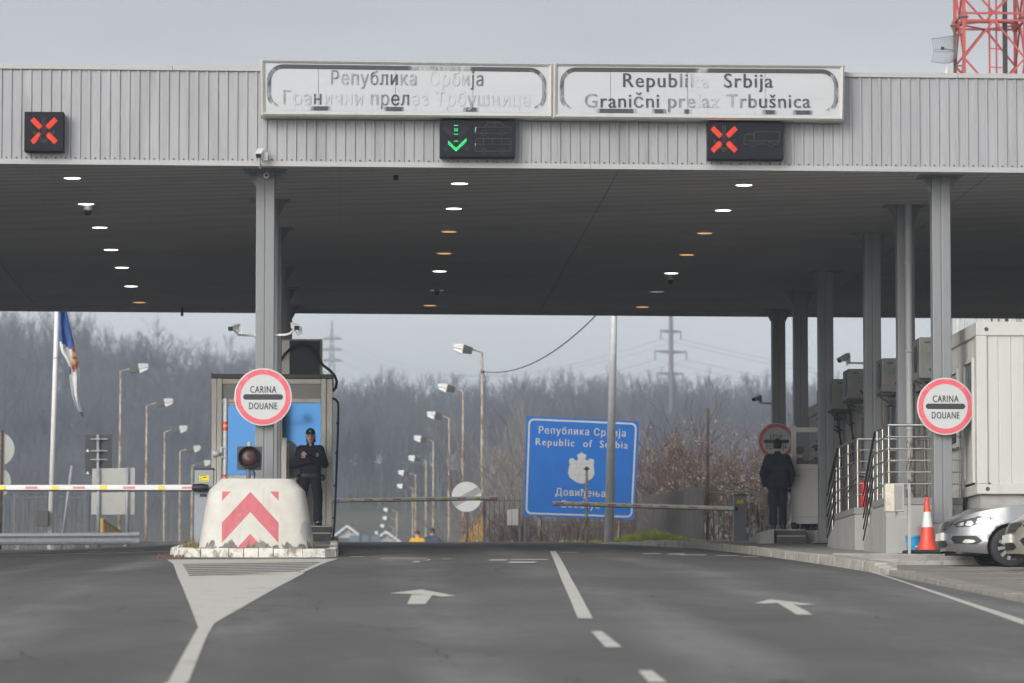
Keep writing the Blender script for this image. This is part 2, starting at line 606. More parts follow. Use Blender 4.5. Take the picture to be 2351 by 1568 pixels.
for (x0, x1, y0, y1) in [(870, 985, 1281.5, 1283), (868, 985, 1286, 1286.8), (944, 968, 1289, 1292), (975, 991, 1284.5, 1287.5), (1010, 1040, 1283.5, 1284.6), (1120, 1168, 1285, 1287.5), (1170, 1262, 1284.5, 1286),
                         (1165, 1235, 1290, 1293), (800, 842, 1278, 1279), (1285, 1330, 1268, 1269), (1472, 1520, 1271, 1272.5), (1530, 1575, 1272, 1273.8), (1560, 1625, 1274, 1276), (1640, 1700, 1275.5, 1277), (1700, 1745, 1277.5, 1279)]:
    polys.append([(x0 + 8, y0), (x1, y0), (x1 - 8, y1), (x0, y1)])
marking(polys, "stop_line", dz=0.0055)
polys = []
for (x0, y0, x1, y1) in [(0, 1277, 385, 1267), (20, 1273, 160, 1268), (200, 1268, 330, 1264)]:
    polys.append([(x0, y0 - 0.8), (x1, y1 - 0.6), (x1, y1), (x0, y0 + 0.3)])
marking(polys, "stop_line", dz=0.0055)

# ---- parking area of hollow block pavers at the right
def pavers():
    t = NT("parking pavers")
    v = t.obj()
    br = t.n("ShaderNodeTexBrick", {"Vector": v, "Scale": 1.0, "Color1": (0.30, 0.275, 0.24, 1), "Color2": (0.24, 0.22, 0.19, 1), "Mortar": (0.11, 0.10, 0.075, 1),
                                    "Mortar Size": 0.018, "Brick Width": 0.4, "Row Height": 0.2}).outputs[0]
    c = t.mix(t.rng(t.noise(1.2, 6, 0.7), 0.45, 0.75), br, (0.15, 0.14, 0.11))
    t.bump(t.noise(30, 4), 0.4, 0.01)
    return t.fin(c, 0.9)


m_pavers = pavers()
xs = [7.22, 7.9, 8.52, 10, 14, 20, 30]
ys = [20 + i for i in range(39)] + [58.8, 60, 61, 62, 63, 64, 65, 66, 66.85]
tag(grid_sheet(xs, ys, lambda x, y: G(x, y) + (0.03 if y < 58 else 0.02), "parking_area", m_pavers), kind="structure")
polys = []
for k in range(5):
    yv = 50.5 + 2.9 * k
    for j in range(9):
        polys.append([(8.0 + j * 0.42 + 0.3 * (k % 2), yv), (8.68 + j * 0.42 + 0.3 * (k % 2), yv), (8.68 + j * 0.42 + 0.3 * (k % 2), yv + 0.12), (8.3 + j * 0.42 + 0.3 * (k % 2), yv + 0.12)])
marking(polys, "parking_line", dz=0.036, px=False)

# ---- raised pavement at the right, verge beyond, island at the left
KH = 0.13


def raised(outline, y0, y1, step, name, mat, top=KH, bottom=-0.4):
    """outline(Y) -> (xl, xr); a solid strip following the road profile"""
    mb = MB()
    n = max(1, int(round((y1 - y0) / step)))
    yy = [y0 + (y1 - y0) * i / n for i in range(n + 1)]
    rows = []
    for y in yy:
        xl, xr = outline(y)
        zt = G(xl, y) + (top(y) if callable(top) else top)
        rows.append([(xl, y, zt + bottom), (xr, y, zt + bottom), (xr, y, zt), (xl, y, zt)])
    vs = [q for r in rows for q in r]
    fs = [(0, 1, 2, 3)]
    for i in range(n):
        for k in range(4):
            k2 = (k + 1) % 4
            fs.append((i * 4 + k, i * 4 + k2, (i + 1) * 4 + k2, (i + 1) * 4 + k))
    fs.append(tuple(n * 4 + k for k in (3, 2, 1, 0)))
    mb.add(vs, fs)
    return tag(mb.build(name, mat, base=False), kind="structure")


def kx(Y):                                     # road side kerb line at the right
    if Y <= 95: return 7.2
    if Y <= 105: return 7.2 - (Y - 95) * 0.27
    return 4.5


def kht(Y): return KH if Y <= 95 else KH * max(0.0, 1 - (Y - 95) / 5.0)
def pv_top(X, Y): return G(kx(Y), Y) + kht(Y)


raised(lambda y: (kx(y) + 0.18, 7.6 if y < 66.9 else 9.0), 59.2, 66.86, 1.0, "pavement", m_pave)
raised(lambda y: (kx(y) + 0.18, 26.0), 66.9, 94.0, 1.0, "pavement", m_pave)
m_verge = M("verge soil", (0.11, 0.10, 0.06), 0.95, 0, 0.3, 2.0)
raised(lambda y: (kx(y) + 0.18, 26.0), 94.0, 118.0, 1.0, "verge", m_verge, top=kht)


def kerb_run(path, top0, top1, name, mat, w=0.18, L=0.8, seed=1, zf=None):
    """kerb stones one after the other along a path of (x, y)"""
    rnd = random.Random(seed)
    mb = MB()
    seg = []
    for (a, b) in zip(path, path[1:]):
        d = math.hypot(b[0] - a[0], b[1] - a[1])
        n = max(1, int(round(d / L)))
        for i in range(n):
            seg.append((lerp(a, b, i / n), lerp(a, b, (i + 1) / n)))
    for i, (a, b) in enumerate(seg):
        t = i / max(1, len(seg) - 1)
        h = top0 + (top1 - top0) * t + rnd.uniform(-0.008, 0.008)
        dx, dy = b[0] - a[0], b[1] - a[1]
        l = math.hypot(dx, dy)
        ux, uy = dx / l, dy / l
        nx_, ny_ = uy, -ux                     # to the right of travel
        g = 0.0035
        q = []
        for (p, s) in ((a, g), (b, -g)):
            px_, py_ = p[0] + ux * s, p[1] + uy * s
            zg = (zf or G)(px_, py_)
            q.append((px_, py_, zg))
        A, B = q
        def at(p, o, z): return (p[0] + nx_ * o, p[1] + ny_ * o, p[2] + z)
        j = rnd.uniform(-0.006, 0.006)
        mb.hexa([at(A, j, -0.2), at(A, w, -0.2), at(B, w, -0.2), at(B, j, -0.2),
                 at(A, 0.03 + j, h), at(A, w, h), at(B, w, h), at(B, 0.03 + j, h)])
    o = mb.build(name, mat, base=False, bevel=0.012)
    return tag(o, kind="structure")


kerb_run([(7.2, 59.2), (7.2, 95)], KH + 0.005, KH + 0.005, "kerb", m_kerb, seed=2)
kerb_run([(7.2, 95), (5.85, 100)], KH + 0.005, 0.01, "kerb", m_kerb, seed=12)
kerb_run([(6.9, 30.0), (7.05, 50), (7.2, 57.2)], 0.05, 0.06, "kerb", m_kerb2, w=0.3, seed=3)
kerb_run([(7.2, 57.2), (7.2, 59.2)], 0.06, KH, "kerb", m_kerb, w=0.22, L=0.5, seed=4)
m_moss = M("mossy kerb", (0.30, 0.295, 0.27), 0.9, 0, 0.15, 2, (0.07, 0.085, 0.03), 5, (0.52, 0.7))
kerb_run([(26.0, 66.88), (7.6, 66.88)], 0.0, 0.0, "kerb", m_moss, w=0.14, L=1.0, seed=5, zf=lambda x, y: G(7.2, 67.0) + KH - 0.0 + 0.004)

# island
IX0, IX1 = -2.62, 0.0
def isl(y):
    f = 66.35
    t = min(1.0, max(0.0, (y - f) / 0.75))
    k = 1 - (1 - t) ** 2
    ins = 0.3 * (1 - math.sqrt(max(0, k)))
    return (IX0 + 0.14 + ins * 1.2, IX1 - 0.14 - ins * 0.8)
raised(isl, 66.5, 96.0, 0.33, "traffic_island", m_pave, top=KH)
kp = [(IX0, 96.0), (IX0, 67.3), (IX0 + 0.08, 66.8), (IX0 + 0.3, 66.42), (-1.9, 66.35), (-0.55, 66.35), (-0.2, 66.4), (-0.03, 66.7), (IX1, 67.3), (IX1, 96.0)]
kp = kp[::-1]
kerb_run([(-x, y) for x, y in []] or [(x, y) for x, y in kp][::-1][::-1], KH + 0.008, KH + 0.008, "kerb", m_kerbwhite, w=0.15, L=0.24, seed=6)

# ------------------------------------------------------------------ canopy
YF = 67.0                                      # fascia plane
XL, XR = -27.0, 34.0


def zline(y_left, y_right, Y):
    a, b = P(0, y_left, Y), P(2351, y_right, Y)
    s = (b.z - a.z) / (b.x - a.x)
    return lambda X: a.z + s * (X - a.x)


z_tb = zline(376.5, 397.0, YF)                 # bottom of the lower trim
z_tt = zline(365.0, 385.5, YF)
z_ct = zline(147.0, 170.0, YF)
z_cb = zline(158.5, 181.5, YF)
YB = 94.0
CE = 0.05                                      # ceiling above trim bottom


def zc(X): return z_tb(X) + CE


def ceil_pt(vx, vy):
    d = ray(vx, vy)
    lo, hi = 60.0, 110.0
    for _ in range(50):
        m = (lo + hi) / 2
        p = d * (m / d.y)
        if p.z < zc(p.x): lo = m
        else: hi = m
    return d * (lo / d.y)


canopy = thing("border_canopy", "wide grey corrugated metal canopy spanning the whole checkpoint road", "canopy", (1.5, 80.5, z_tb(1.5)))
mb = MB()
per, ribw, dep = 0.1513, 0.042, 0.022
prof = []
x = XL
while x < XR:
    prof += [(x, 0), (x + per - ribw - 0.014, 0), (x + per - ribw - 0.012, -0.006), (x + per - ribw - 0.002, -0.006), (x + per - ribw, -dep), (x + per - 0.007, -dep), (x + per - 0.005, 0.010), (x + per - 0.001, 0.010)]
    x += per
vs, fs = [], []
for (px_, d) in prof:
    vs += [(px_, YF + d, z_tt(px_) - 0.01), (px_, YF + d, z_cb(px_) + 0.01)]
for i in range(len(prof) - 1):
    fs.append((2 * i, 2 * i + 2, 2 * i + 3, 2 * i + 1))
mb.add(vs, fs)
mb.build("fascia", m_fascia, canopy)
mb = MB()
for zz0, zz1, y0, y1 in ((z_cb, z_ct, YF - 0.05, YF + 0.35),):
    e = np.linspace(XL, XR, 6)
    for a, b in zip(e, e[1:]):
        a2 = a + 0.004
        mb.hexa([(a2, y0, zz0(a2)), (b, y0, zz0(b)), (b, y1, zz0(b)), (a2, y1, zz0(a2)), (a2, y0, zz1(a2)), (b, y0, zz1(b)), (b, y1, zz1(b)), (a2, y1, zz1(a2))])
mb.build("coping", m_trim, canopy, bevel=0.006)
mb = MB()
e = np.linspace(XL, XR, 7) + 0.37
e[0], e[-1] = XL, XR
for a, b in zip(e, e[1:]):
    a2 = a + 0.004
    y0, y1 = YF - 0.04, YF + 0.10
    mb.hexa([(a2, y0, z_tb(a2)), (b, y0, z_tb(b)), (b, y1, z_tb(b)), (a2, y1, z_tb(a2)), (a2, y0, z_tt(a2)), (b, y0, z_tt(b)), (b, y1, z_tt(b)), (a2, y1, z_tt(a2))], 0)
x = XL + 0.07
rnd = random.Random(5)
while x < XR:                                  # screw heads above the trim
    zz = z_tt(x) + 0.025 + rnd.uniform(-0.004, 0.004)
    mb.lathe((x, YF - 0.002, zz), [(0.011, -0.014), (0.013, -0.004), (0.013, 0.004)], 6, 'y', 1)
    x += per
mb.build("trim", [m_trim, m_dark], canopy)


def ceiling_mat():
    t = NT("canopy ceiling")
    v = t.obj()
    c = t.mix(t.rng(t.noise(0.5, 4), 0.3, 0.7), (0.53, 0.52, 0.51), (0.61, 0.60, 0.59))
    d = t.noise(3.0, 9, 0.8, (0.8, 1.2, 1.0))
    c = t.mix(t.rng(d, 0.60, 0.70, 0, 0.7), c, (0.09, 0.08, 0.075))
    d2 = t.noise(0.35, 6, 0.7, (0.5, 1.5, 1))
    c = t.mix(t.rng(d2, 0.5, 0.8, 0, 0.35), c, (0.15, 0.14, 0.135))
    return t.fin(c, 0.75)


m_ceiling = ceiling_mat()
mb = MB()
y = YF + 0.1
prof = []
while y < YB:
    prof += [(y, 0), (y + 0.145, 0), (y + 0.146, 0.04), (y + 0.199, 0.04)]
    y += 0.2
prof.append((YB, 0))
seam = [XL, -13, -6.55, 0.0, 4.35, 10.2, 18, XR]
for xa, xb in zip(seam, seam[1:]):
    vs, fs = [], []
    for (yy_, d) in prof:
        vs += [(xa + 0.004, yy_, zc(xa) + d), (xb - 0.004, yy_, zc(xb) + d)]
    b0 = len(mb.v)
    mb.v += vs
    for i in range(len(prof) - 1):
        mb.f.append([b0 + 2 * i, b0 + 2 * i + 1, b0 + 2 * i + 3, b0 + 2 * i + 2])
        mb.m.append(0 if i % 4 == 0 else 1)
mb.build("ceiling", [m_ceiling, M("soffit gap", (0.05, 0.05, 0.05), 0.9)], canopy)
mb = MB()
mb.hexa([(XL, YF + 0.12, zc(XL) + 0.06), (XR, YF + 0.12, zc(XR) + 0.06), (XR, YB, zc(XR) + 0.06), (XL, YB, zc(XL) + 0.06),
         (XL, YF + 0.12, z_ct(XL) - 0.3), (XR, YF + 0.12, z_ct(XR) - 0.3), (XR, YB, z_ct(XR) - 0.5), (XL, YB, z_ct(XL) - 0.5)])
mb.build("roof", m_roof, canopy)
mb = MB()
mb.hexa([(XL, YB + 0.002, z_tb(XL) - 0.05), (XR, YB + 0.002, z_tb(XR) - 0.05), (XR, YB + 0.1, z_tb(XR) - 0.05), (XL, YB + 0.1, z_tb(XL) - 0.05),
         (XL, YB + 0.002, z_ct(XL)), (XR, YB + 0.002, z_ct(XR)), (XR, YB + 0.1, z_ct(XR)), (XL, YB + 0.1, z_ct(XL))])
mb.build("rear_fascia", m_fascia, canopy)

# ---- ceiling lamps
m_lampw = EM("white lamp", (1.0, 0.97, 0.9), 3.5)
m_lampo = EM("amber lamp", (1.0, 0.5, 0.16), 0.75)
m_lampd = EM("dim lamp", (0.9, 0.85, 0.75), 0.22)
ordn = ["first", "second", "third", "fourth", "fifth", "sixth", "seventh"]
rows = {"left": ([(166, 408), (198, 467.5), (229, 521.5), (255, 572.5), (280, 613.5), (301, 656.5), (320, 693.5)], "wwwwwwo"),
        "middle": ([(1055, 420.5), (1042, 478), (1031, 531), (1020, 581), (1009, 622), (1003, 666), (987, 700.5)], "wwoowdo"),
        "right": ([(1708, 424), (1660, 482), (1618, 534.5), (1577, 584), (1541, 626.5), (1508, 669), (1475, 704)], "wwoowdo")}
lights = {"w": ("bright white", m_lampw), "o": ("amber glowing", m_lampo), "d": ("nearly dead dim", m_lampd)}
for rn, (pts, kinds) in rows.items():
    for i, (q, k) in enumerate(zip(pts, kinds)):
        p = ceil_pt(*q)
        t = thing("ceiling_lamp", "%s round ceiling lamp, %s from the front in the %s row" % (lights[k][0], ordn[i], rn), "ceiling lamp", (p.x, p.y, p.z), "lamps in the canopy ceiling")
        MB().lathe(p, [(0.16, 0.004), (0.16, -0.008), (0.137, -0.010), (0.135, 0.0)], 20).build("frame", m_alu, t)
        MB().lathe(p, [(0.134, -0.006), (0.128, -0.012), (0.08, -0.016), (0.0, -0.017)], 20).build("lens", lights[k][1], t, smooth=True)

# ---- columns
m_col = M("column grey paint", (0.195, 0.2, 0.208), 0.45, 0.0, 0.05, 2.0, (0.145, 0.144, 0.143), 3.0, (0.55, 0.85), (1.5, 1.5, 0.25))
COLY = [68.0, 72.3, 76.85, 84.3, 88.9, 93.4]


def column(X, Y, zb, lab):
    zt = zc(X) - 0.002
    t = thing("canopy_column", lab, "column", (X, Y, zb), "steel columns carrying the canopy")
    h = 0.145
    mb = MB()
    for s in (-1, 1):
        xo, xi = X + s * h, X + s * 0.006
        lo_, hi_ = min(xo, xi), max(xo, xi)
        mb.box(lo_, hi_, Y - h, Y + h, zb + 0.02, zt)
    mb.box(X - 0.02, X + 0.02, Y - h + 0.012, Y + h - 0.012, zb + 0.021, zt - 0.001)
    mb.build("shaft", m_col, t, bevel=0.012)
    mb = MB()
    mb.box(X - 0.34, X + 0.34, Y - 0.26, Y + 0.26, zt - 0.018, zt)
    for s in (-1, 1):
        mb.prism([(X + s * (h + 0.001), Y - 0.03, zt - 0.019), (X + s * 0.29, Y - 0.03, zt - 0.019), (X + s * 0.25, Y - 0.03, zt - 0.07), (X + s * (h + 0.02), Y - 0.03, zt - 0.25), (X + s * (h + 0.001), Y - 0.03, zt - 0.25)], (0, 0.06, 0))
    mb.build("bracket", m_col, t)
    mb = MB()
    mb.box(X - 0.27, X + 0.27, Y - 0.27, Y + 0.27, zb, zb + 0.02)
    for s in (-1, 1):
        mb.prism([(X + s * (h + 0.001), Y - 0.012, zb + 0.02), (X + s * 0.25, Y - 0.012, zb + 0.02), (X + s * (h + 0.04), Y - 0.012, zb + 0.26), (X + s * (h + 0.001), Y - 0.012, zb + 0.26)], (0, 0.024, 0))
        mb.lathe((X + s * 0.2, Y - 0.2, zb + 0.02), [(0.014, 0), (0.014, 0.05)], 6)
    mb.build("base_plate", m_col, t)
    return t


names_l = ["grey steel column rising behind the red chevron block with the customs disc", "second column of the left row, just behind the chevron block's column", "left row column third from the fascia", "left row column fourth from the fascia, behind the booth roof", "left row column fifth from the fascia, almost hidden", "rearmost column of the left row at the canopy's back edge"]
names_r = ["pale grey column behind the traffic cone carrying the right customs disc", "column with a drainpipe running down its face", "column behind the far stair railing, third of the right row", "dark column at the hinge side of the open white door", "slim dark column above the top left of the white door", "rearmost right column, carrying the round police stop disc"]
for i, Y in enumerate(COLY):
    zb = G(-1.2, Y) + KH
    column(-1.17, Y, zb, names_l[i])
    zb2 = 2.30 if i == 0 else pv_top(9.45, Y) + 0.004
    if 85.9 < Y < 92: zb2 = 2.79
    column(9.45, Y, zb2, names_r[i])
MB().box(9.1, 9.8, 67.72, 68.35, pv_top(9, 68) - 0.05, 2.299).build("column_plinth", m_concrete, bpy.data.objects.get("canopy_column.001"), bevel=0.015)
# ------------------------------------------------------------------ lettering
def text_mesh(s, bold=0.0, res=3, spacing=1.0):
    """outline of the built-in letters filled by winding, so that overlapping strokes merge into one flat face set"""
    from mathutils.geometry import delaunay_2d_cdt
    cu = bpy.data.curves.new("t", 'FONT')
    cu.body = s
    cu.size = 1.0
    cu.offset = bold
    cu.resolution_u = res
    cu.space_character = spacing
    cu.fill_mode = 'NONE'
    o = bpy.data.objects.new("t", cu)
    COL.objects.link(o)
    dg = bpy.context.evaluated_depsgraph_get()
    dg.update()
    ev = o.evaluated_get(dg)
    me = ev.to_mesh()
    co = [Vector((q.co.x, q.co.y)) for q in me.vertices]
    nb = {}
    for e in me.edges:
        i, j = e.vertices
        nb.setdefault(i, []).append(j)
        nb.setdefault(j, []).append(i)
    ev.to_mesh_clear()
    bpy.data.objects.remove(o)
    bpy.data.curves.remove(cu)
    loops, seen = [], set()
    for i in range(len(co)):
        if i in seen or i not in nb: continue
        lp, prev, cur = [i], None, i
        seen.add(i)
        while True:
            nx = [k for k in nb[cur] if k != prev and k not in seen]
            if not nx: break
            prev, cur = cur, min(nx) if prev is None else nx[0]
            lp.append(cur)
            seen.add(cur)
        if len(lp) > 2: loops.append(lp)
    def area(lp): return sum(co[lp[k]].x * co[lp[(k + 1) % len(lp)]].y - co[lp[(k + 1) % len(lp)]].x * co[lp[k]].y for k in range(len(lp)))
    # walking direction follows the vertex numbering, i.e. the direction of the outline
    sg = [1 if area(lp) * (1 if lp[1] > lp[0] and lp[1] == lp[0] + 1 else -1) > 0 else -1 for lp in loops]
    ccw = [lp if area(lp) > 0 else lp[::-1] for lp in loops]
    vo, eo, fo, ov, oe, of = delaunay_2d_cdt(co, [], ccw, 0, 1e-6)
    f = [list(q) for q, ids in zip(fo, of) if sum(sg[k] for k in ids) != 0]
    used = sorted(set(k for q in f for k in q))
    mp_ = {k: i for i, k in enumerate(used)}
    return np.array([(vo[k].x, vo[k].y, 0.0) for k in used]), [[mp_[k] for k in q] for q in f]


def islands(v, f):
    """letters of a text mesh, as one number per vertex"""
    par = list(range(len(v)))
    def find(i):
        while par[i] != i:
            par[i] = par[par[i]]
            i = par[i]
        return i
    for q in f:
        r = find(q[0])
        for k in q[1:]: par[find(k)] = r
    return np.array([find(i) for i in range(len(v))])


CAPH = 0.7273                                   # cap height of the built-in letter shapes at size 1


def lettering(s, a, b, cap, n, mat, parent, bold=0.012, spacing=1.0, thick=0.003, keys=None, heavy=0.016):
    """text from a to b on the baseline, capital height cap (m), n = outward normal; one part for each word"""
    v, f = text_mesh(s, bold, spacing=spacing)
    isl = islands(v, f)
    a, b = Vector(a), Vector(b)
    x0, x1 = v[:, 0].min(), v[:, 0].max()
    n = Vector(n).normalized()
    ex = b - a
    up = n.cross(ex.normalized()).normalized()
    # letters sorted by position, words split at wide gaps
    let = sorted((v[isl == i, 0].min(), v[isl == i, 0].max(), i) for i in set(isl))
    words, end = [], -9
    for (l, r, i) in let:
        if l - end > 0.24 or not words: words.append([])
        words[-1].append(i)
        end = max(end, r)
    kk = None if keys is None else np.array(keys)
    for w in words:
        mb, wear = MB(), []
        sel = np.isin(isl, w)
        idx = -np.ones(len(v), int)
        idx[sel] = np.arange(sel.sum())
        fs = [[int(idx[k]) for k in q] for q in f if sel[q[0]]]
        wi = np.zeros(len(v))
        if kk is not None:
            for i in w:
                c = (v[isl == i, 0].min() + v[isl == i, 0].max()) / 2
                wi[isl == i] = np.interp((c - x0) / (x1 - x0), kk[:, 0], kk[:, 1])
        lay = {i: k % 3 for k, (_, _, i) in enumerate(let)}   # overlapping strokes of a letter lie on different levels
        dl = [0.0014 * lay[i] for i in isl[sel]]
        for sh, dz in ((-heavy / 2, 0.0), (heavy / 2, 0.0046)):
            pts = [a + ex * ((p[0] + sh - x0) / (x1 - x0)) + up * (p[1] * cap / CAPH) + n * (thick + dz + e) for p, e in zip(v[sel], dl)]
            mb.add(pts, fs)
            wear += list(wi[sel])
        o = mb.build("lettering", mat, parent)
        if kk is not None: set_wear(o, wear)


def set_wear(o, w):
    at = o.data.attributes.new("wear", 'FLOAT', 'POINT')
    at.data.foreach_set("value", list(map(float, w)))


# ------------------------------------------------------------------ the two long name boards on the fascia
m_wornblack = worn("worn black lettering", (0.035, 0.037, 0.045), (0.42, 0.435, 0.45), 24.0)
m_board = M("sign board sheet", (0.42, 0.435, 0.45), 0.4, 0, 0.04, 1.0, (0.36, 0.37, 0.38), 2.0, (0.5, 0.85), (0.6, 1, 4))
YS = 66.62


def name_board(tl, tr, br, bl, label, lines, seams, bottom_bits):
    c = [P(*q, YS) for q in (tl, tr, br, bl)]
    base = (c[2] + c[3]) / 2
    t = thing("name_board", label, "sign board", base, "name boards on the canopy fascia")
    yb = YF - 0.06
    s = 0.0069
    # frame: four mitred profiles
    fw = 9.5
    ins = [P(tl[0] + fw, tl[1] + 7, YS), P(tr[0] - fw, tr[1] + 7, YS), P(br[0] - fw, br[1] - 9, YS), P(bl[0] + fw, bl[1] - 9, YS)]
    mb = MB()
    for i in range(4):
        j = (i + 1) % 4
        A, B, C, D = c[i], c[j], ins[j], ins[i]
        def lf(p, f): return Vector((p.x, YS + f, p.z))
        q0, q1 = A.lerp(D, 0.45), B.lerp(C, 0.45)
        mb.add([lf(A, yb - YS), lf(B, yb - YS), lf(A, 0.02), lf(B, 0.02), lf(q0, -0.02), lf(q1, -0.02), lf(D, 0.012), lf(C, 0.012), lf(D, 0.05), lf(C, 0.05)],
               [(0, 1, 3, 2), (2, 3, 5, 4), (4, 5, 7, 6), (6, 7, 9, 8)])
    mb.build("frame", m_alu, t)
    mb = MB()
    xs_ = [ins[0].x - 0.02] + [P(x_, 200, YS).x for x_ in seams] + [ins[1].x + 0.02]
    def zi(a, b, X): return a.z + (b.z - a.z) * (X - a.x) / (b.x - a.x)
    for a, b in zip(xs_, xs_[1:]):
        a2, b2 = a + 0.0035, b - 0.0035
        mb.hexa([(a2, YS + 0.03, zi(ins[3], ins[2], a2) - .02), (b2, YS + 0.03, zi(ins[3], ins[2], b2) - .02), (b2, YS + 0.06, zi(ins[3], ins[2], b2) - .02), (a2, YS + 0.06, zi(ins[3], ins[2], a2) - .02),
                 (a2, YS + 0.03, zi(ins[0], ins[1], a2) + .02), (b2, YS + 0.03, zi(ins[0], ins[1], b2) + .02), (b2, YS + 0.06, zi(ins[0], ins[1], b2) + .02), (a2, YS + 0.06, zi(ins[0], ins[1], a2) + .02)])
    mb.box(xs_[0], xs_[-1], YS + 0.061, yb + 0.02, ins[3].z - 0.02, ins[1].z - 0.02)
    bo = mb.build("board", m_board, t)
    # black rounded border, worn
    x0, x1 = ins[0].x + 0.035, ins[1].x - 0.035
    def corner(u, v_, rr, inset):
        pass
    n = 10
    outer, inner, wr = [], [], []
    zt_ = lambda X: zi(ins[0], ins[1], X) - 0.022
    zb_ = lambda X: zi(ins[3], ins[2], X) + 0.03
    rO, bw = 0.26, 0.068
    def ring(d):
        pts = []
        r = rO - d
        for (cx_, sx, top, a0) in ((x1 - rO, 1, True, 90), (x1 - rO, 1, False, 0), (x0 + rO, -1, False, -90), (x0 + rO, -1, True, 180)):
            for k in range(n + 1):
                an = RAD(a0 - 90 * k / n)
                px_ = cx_ + r * math.cos(an)
                if top: pz = zt_(px_) - rO + r * math.sin(an)
                else: pz = zb_(px_) + rO + r * math.sin(an)
                pts.append((px_, pz))
        return pts
    o_, i_ = ring(0), ring(bw)
    # subdivide long straight runs
    def dens(pl):
        out = []
        for k in range(len(pl)):
            a, b = pl[k], pl[(k + 1) % len(pl)]
            d = 40 if k % (n + 1) == n else 1
            for q in range(d): out.append(lerp(a, b, q / d))
        return out
    o_, i_ = dens(o_), dens(i_)
    mb = MB()
    N = len(o_)
    mb.add([(p[0], YS + 0.026, p[1]) for p in o_] + [(p[0], YS + 0.026, p[1]) for p in i_], [(k, (k + 1) % N, N + (k + 1) % N, N + k) for k in range(N)])
    zc_ = (ins[0].z + ins[3].z) / 2
    w = []
    for p in o_ + i_:
        fx = (p[0] - x0) / (x1 - x0)
        fz = (p[1] - zb_(p[0])) / (zt_(p[0]) - zb_(p[0]))
        if fz > 0.9: v_ = 0.12 if not any(a < fx < b for a, b in bottom_bits[1]) else 0.62
        elif fz < 0.12: v_ = 0.2 if any(a < fx < b for a, b in bottom_bits[0]) else 0.97
        else: v_ = 0.46
        w.append(v_)
    bo = mb.build("border", m_wornblack, t)
    set_wear(bo, w)
    for (s_, x0_, y0_, x1_, y1_, caph, keys, sp) in lines:
        a, b = P(x0_, y0_, YS), P(x1_, y1_, YS)
        a.y = b.y = YS + 0.029
        lettering(s_, a, b, caph * YS / FPX, (0, -1, 0), m_wornblack, t, 0.018, sp, keys=keys, heavy=0.03)
    return t


name_board((598, 136), (1269.5, 145), (1268.5, 271), (599, 266),
           "long white fascia board whose Cyrillic lettering is badly faded and patchy",
           [("Република  Србија", 760.3, 193.2, 1109.3, 196.6, 33.5, [(0, 0.47), (.08, 0.63), (.15, 0.63), (.2, 0.55), (.27, 0.47), (.33, 0.43), (.40, 0.17), (.44, 0.15), (.47, 0.55), (.58, 0.73), (.63, 0.95), (.72, 0.98), (.8, 0.98), (.87, 0.85), (.91, 0.45), (.95, 0.38), (1, 0.45)], 1.12),
            ("Гранични прелаз Трбушница", 651.2, 239.0, 1216, 243.8, 33.5, [(0, 0.60), (.05, 0.84), (.1, 0.80), (.13, 0.30), (.15, 0.30), (.17, 0.88), (.22, 0.88), (.3, 0.85), (.34, 0.72), (.38, 0.65), (.42, 0.50), (.45, 0.18), (.48, 0.18), (.51, 0.55), (.53, 0.90), (.58, 0.98), (.63, 0.98), (.72, 0.98), (.75, 0.70), (.79, 0.62), (.83, 0.76), (.9, 0.90), (1, 0.88)], 1.1)],
           [731, 908, 1086], ([(.17, .22), (.43, .50), (.715, .75)], [(.52, .72)]))
name_board((1270.5, 143.5), (1939.5, 148.5), (1937.5, 277), (1269.5, 271.5),
           "long white fascia board whose Latin lettering is still mostly legible",
           [("Republika  Srbija", 1431.3, 199.3, 1774.6, 200.8, 34.5, [(0, .12), (.1, .3), (.15, .2), (.25, .3), (.33, .25), (.38, .5), (.43, .35), (.47, .85), (.5, .93), (.55, .9), (.58, .62), (.65, .33), (.72, .3), (.8, .25), (.9, .2), (1, .3)], 1.12),
            ("Granični prelaz Trbušnica", 1343.3, 246.3, 1861, 247.0, 34.0, [(0, .58), (.07, .38), (.11, .15), (.14, .3), (.2, .25), (.25, .42), (.3, .3), (.33, .35), (.38, .5), (.42, .72), (.45, .35), (.47, .55), (.5, .85), (.54, .62), (.58, .82), (.62, .62), (.68, .66), (.71, .42), (.77, .42), (.8, .12), (.86, .3), (.93, .42), (1, .32)], 1.08)],
           [1402, 1579, 1757], ([(.14, .27), (.34, .39), (.455, .475), (.72, .78), (.83, .9)], [(.48, .54)]))

# ------------------------------------------------------------------ lane signal boards
m_ledred = EM("red diode", (1.0, 0.07, 0.03), 2.2)
m_ledgreen = EM("green diode", (0.05, 1.0, 0.3), 0.8)
m_ledwhite = EM("white diode", (0.9, 0.9, 0.85), 0.9)
m_ledoff = M("unlit diode", (0.20, 0.19, 0.15), 0.3, 0, 0.1)
m_ledbox = M("signal box black", (0.008, 0.009, 0.013), 0.6, 0, 0.15, 3, spec=0.2)
YL = 66.72
K = 0.355


def dots(mb, pts, r=1.15):
    for (vx, vy) in pts:
        p = P(vx, vy, YL)
        mb.lathe((p.x, YL, p.z), [(r * .00667, 0.01), (r * .00667, -0.006), (r * 0.004, -0.012)], 6, 'y')


def cross_pts(cx, cy, rows_=3):
    out = []
    for sx, sy in ((1, 1), (1, -1), (-1, 1), (-1, -1)):
        for i in range(7):
            for j in range(rows_):
                d = 9.5 + i * 4.1
                o = (j - (rows_ - 1) / 2) * 4.1
                u, v = d * 0.7071, d * 0.7071
                out.append((cx + sx * (u + 2.0) - sx * o * 0.7071, cy + sy * (v + 1.5) + sy * o * 0.7071))
    return out


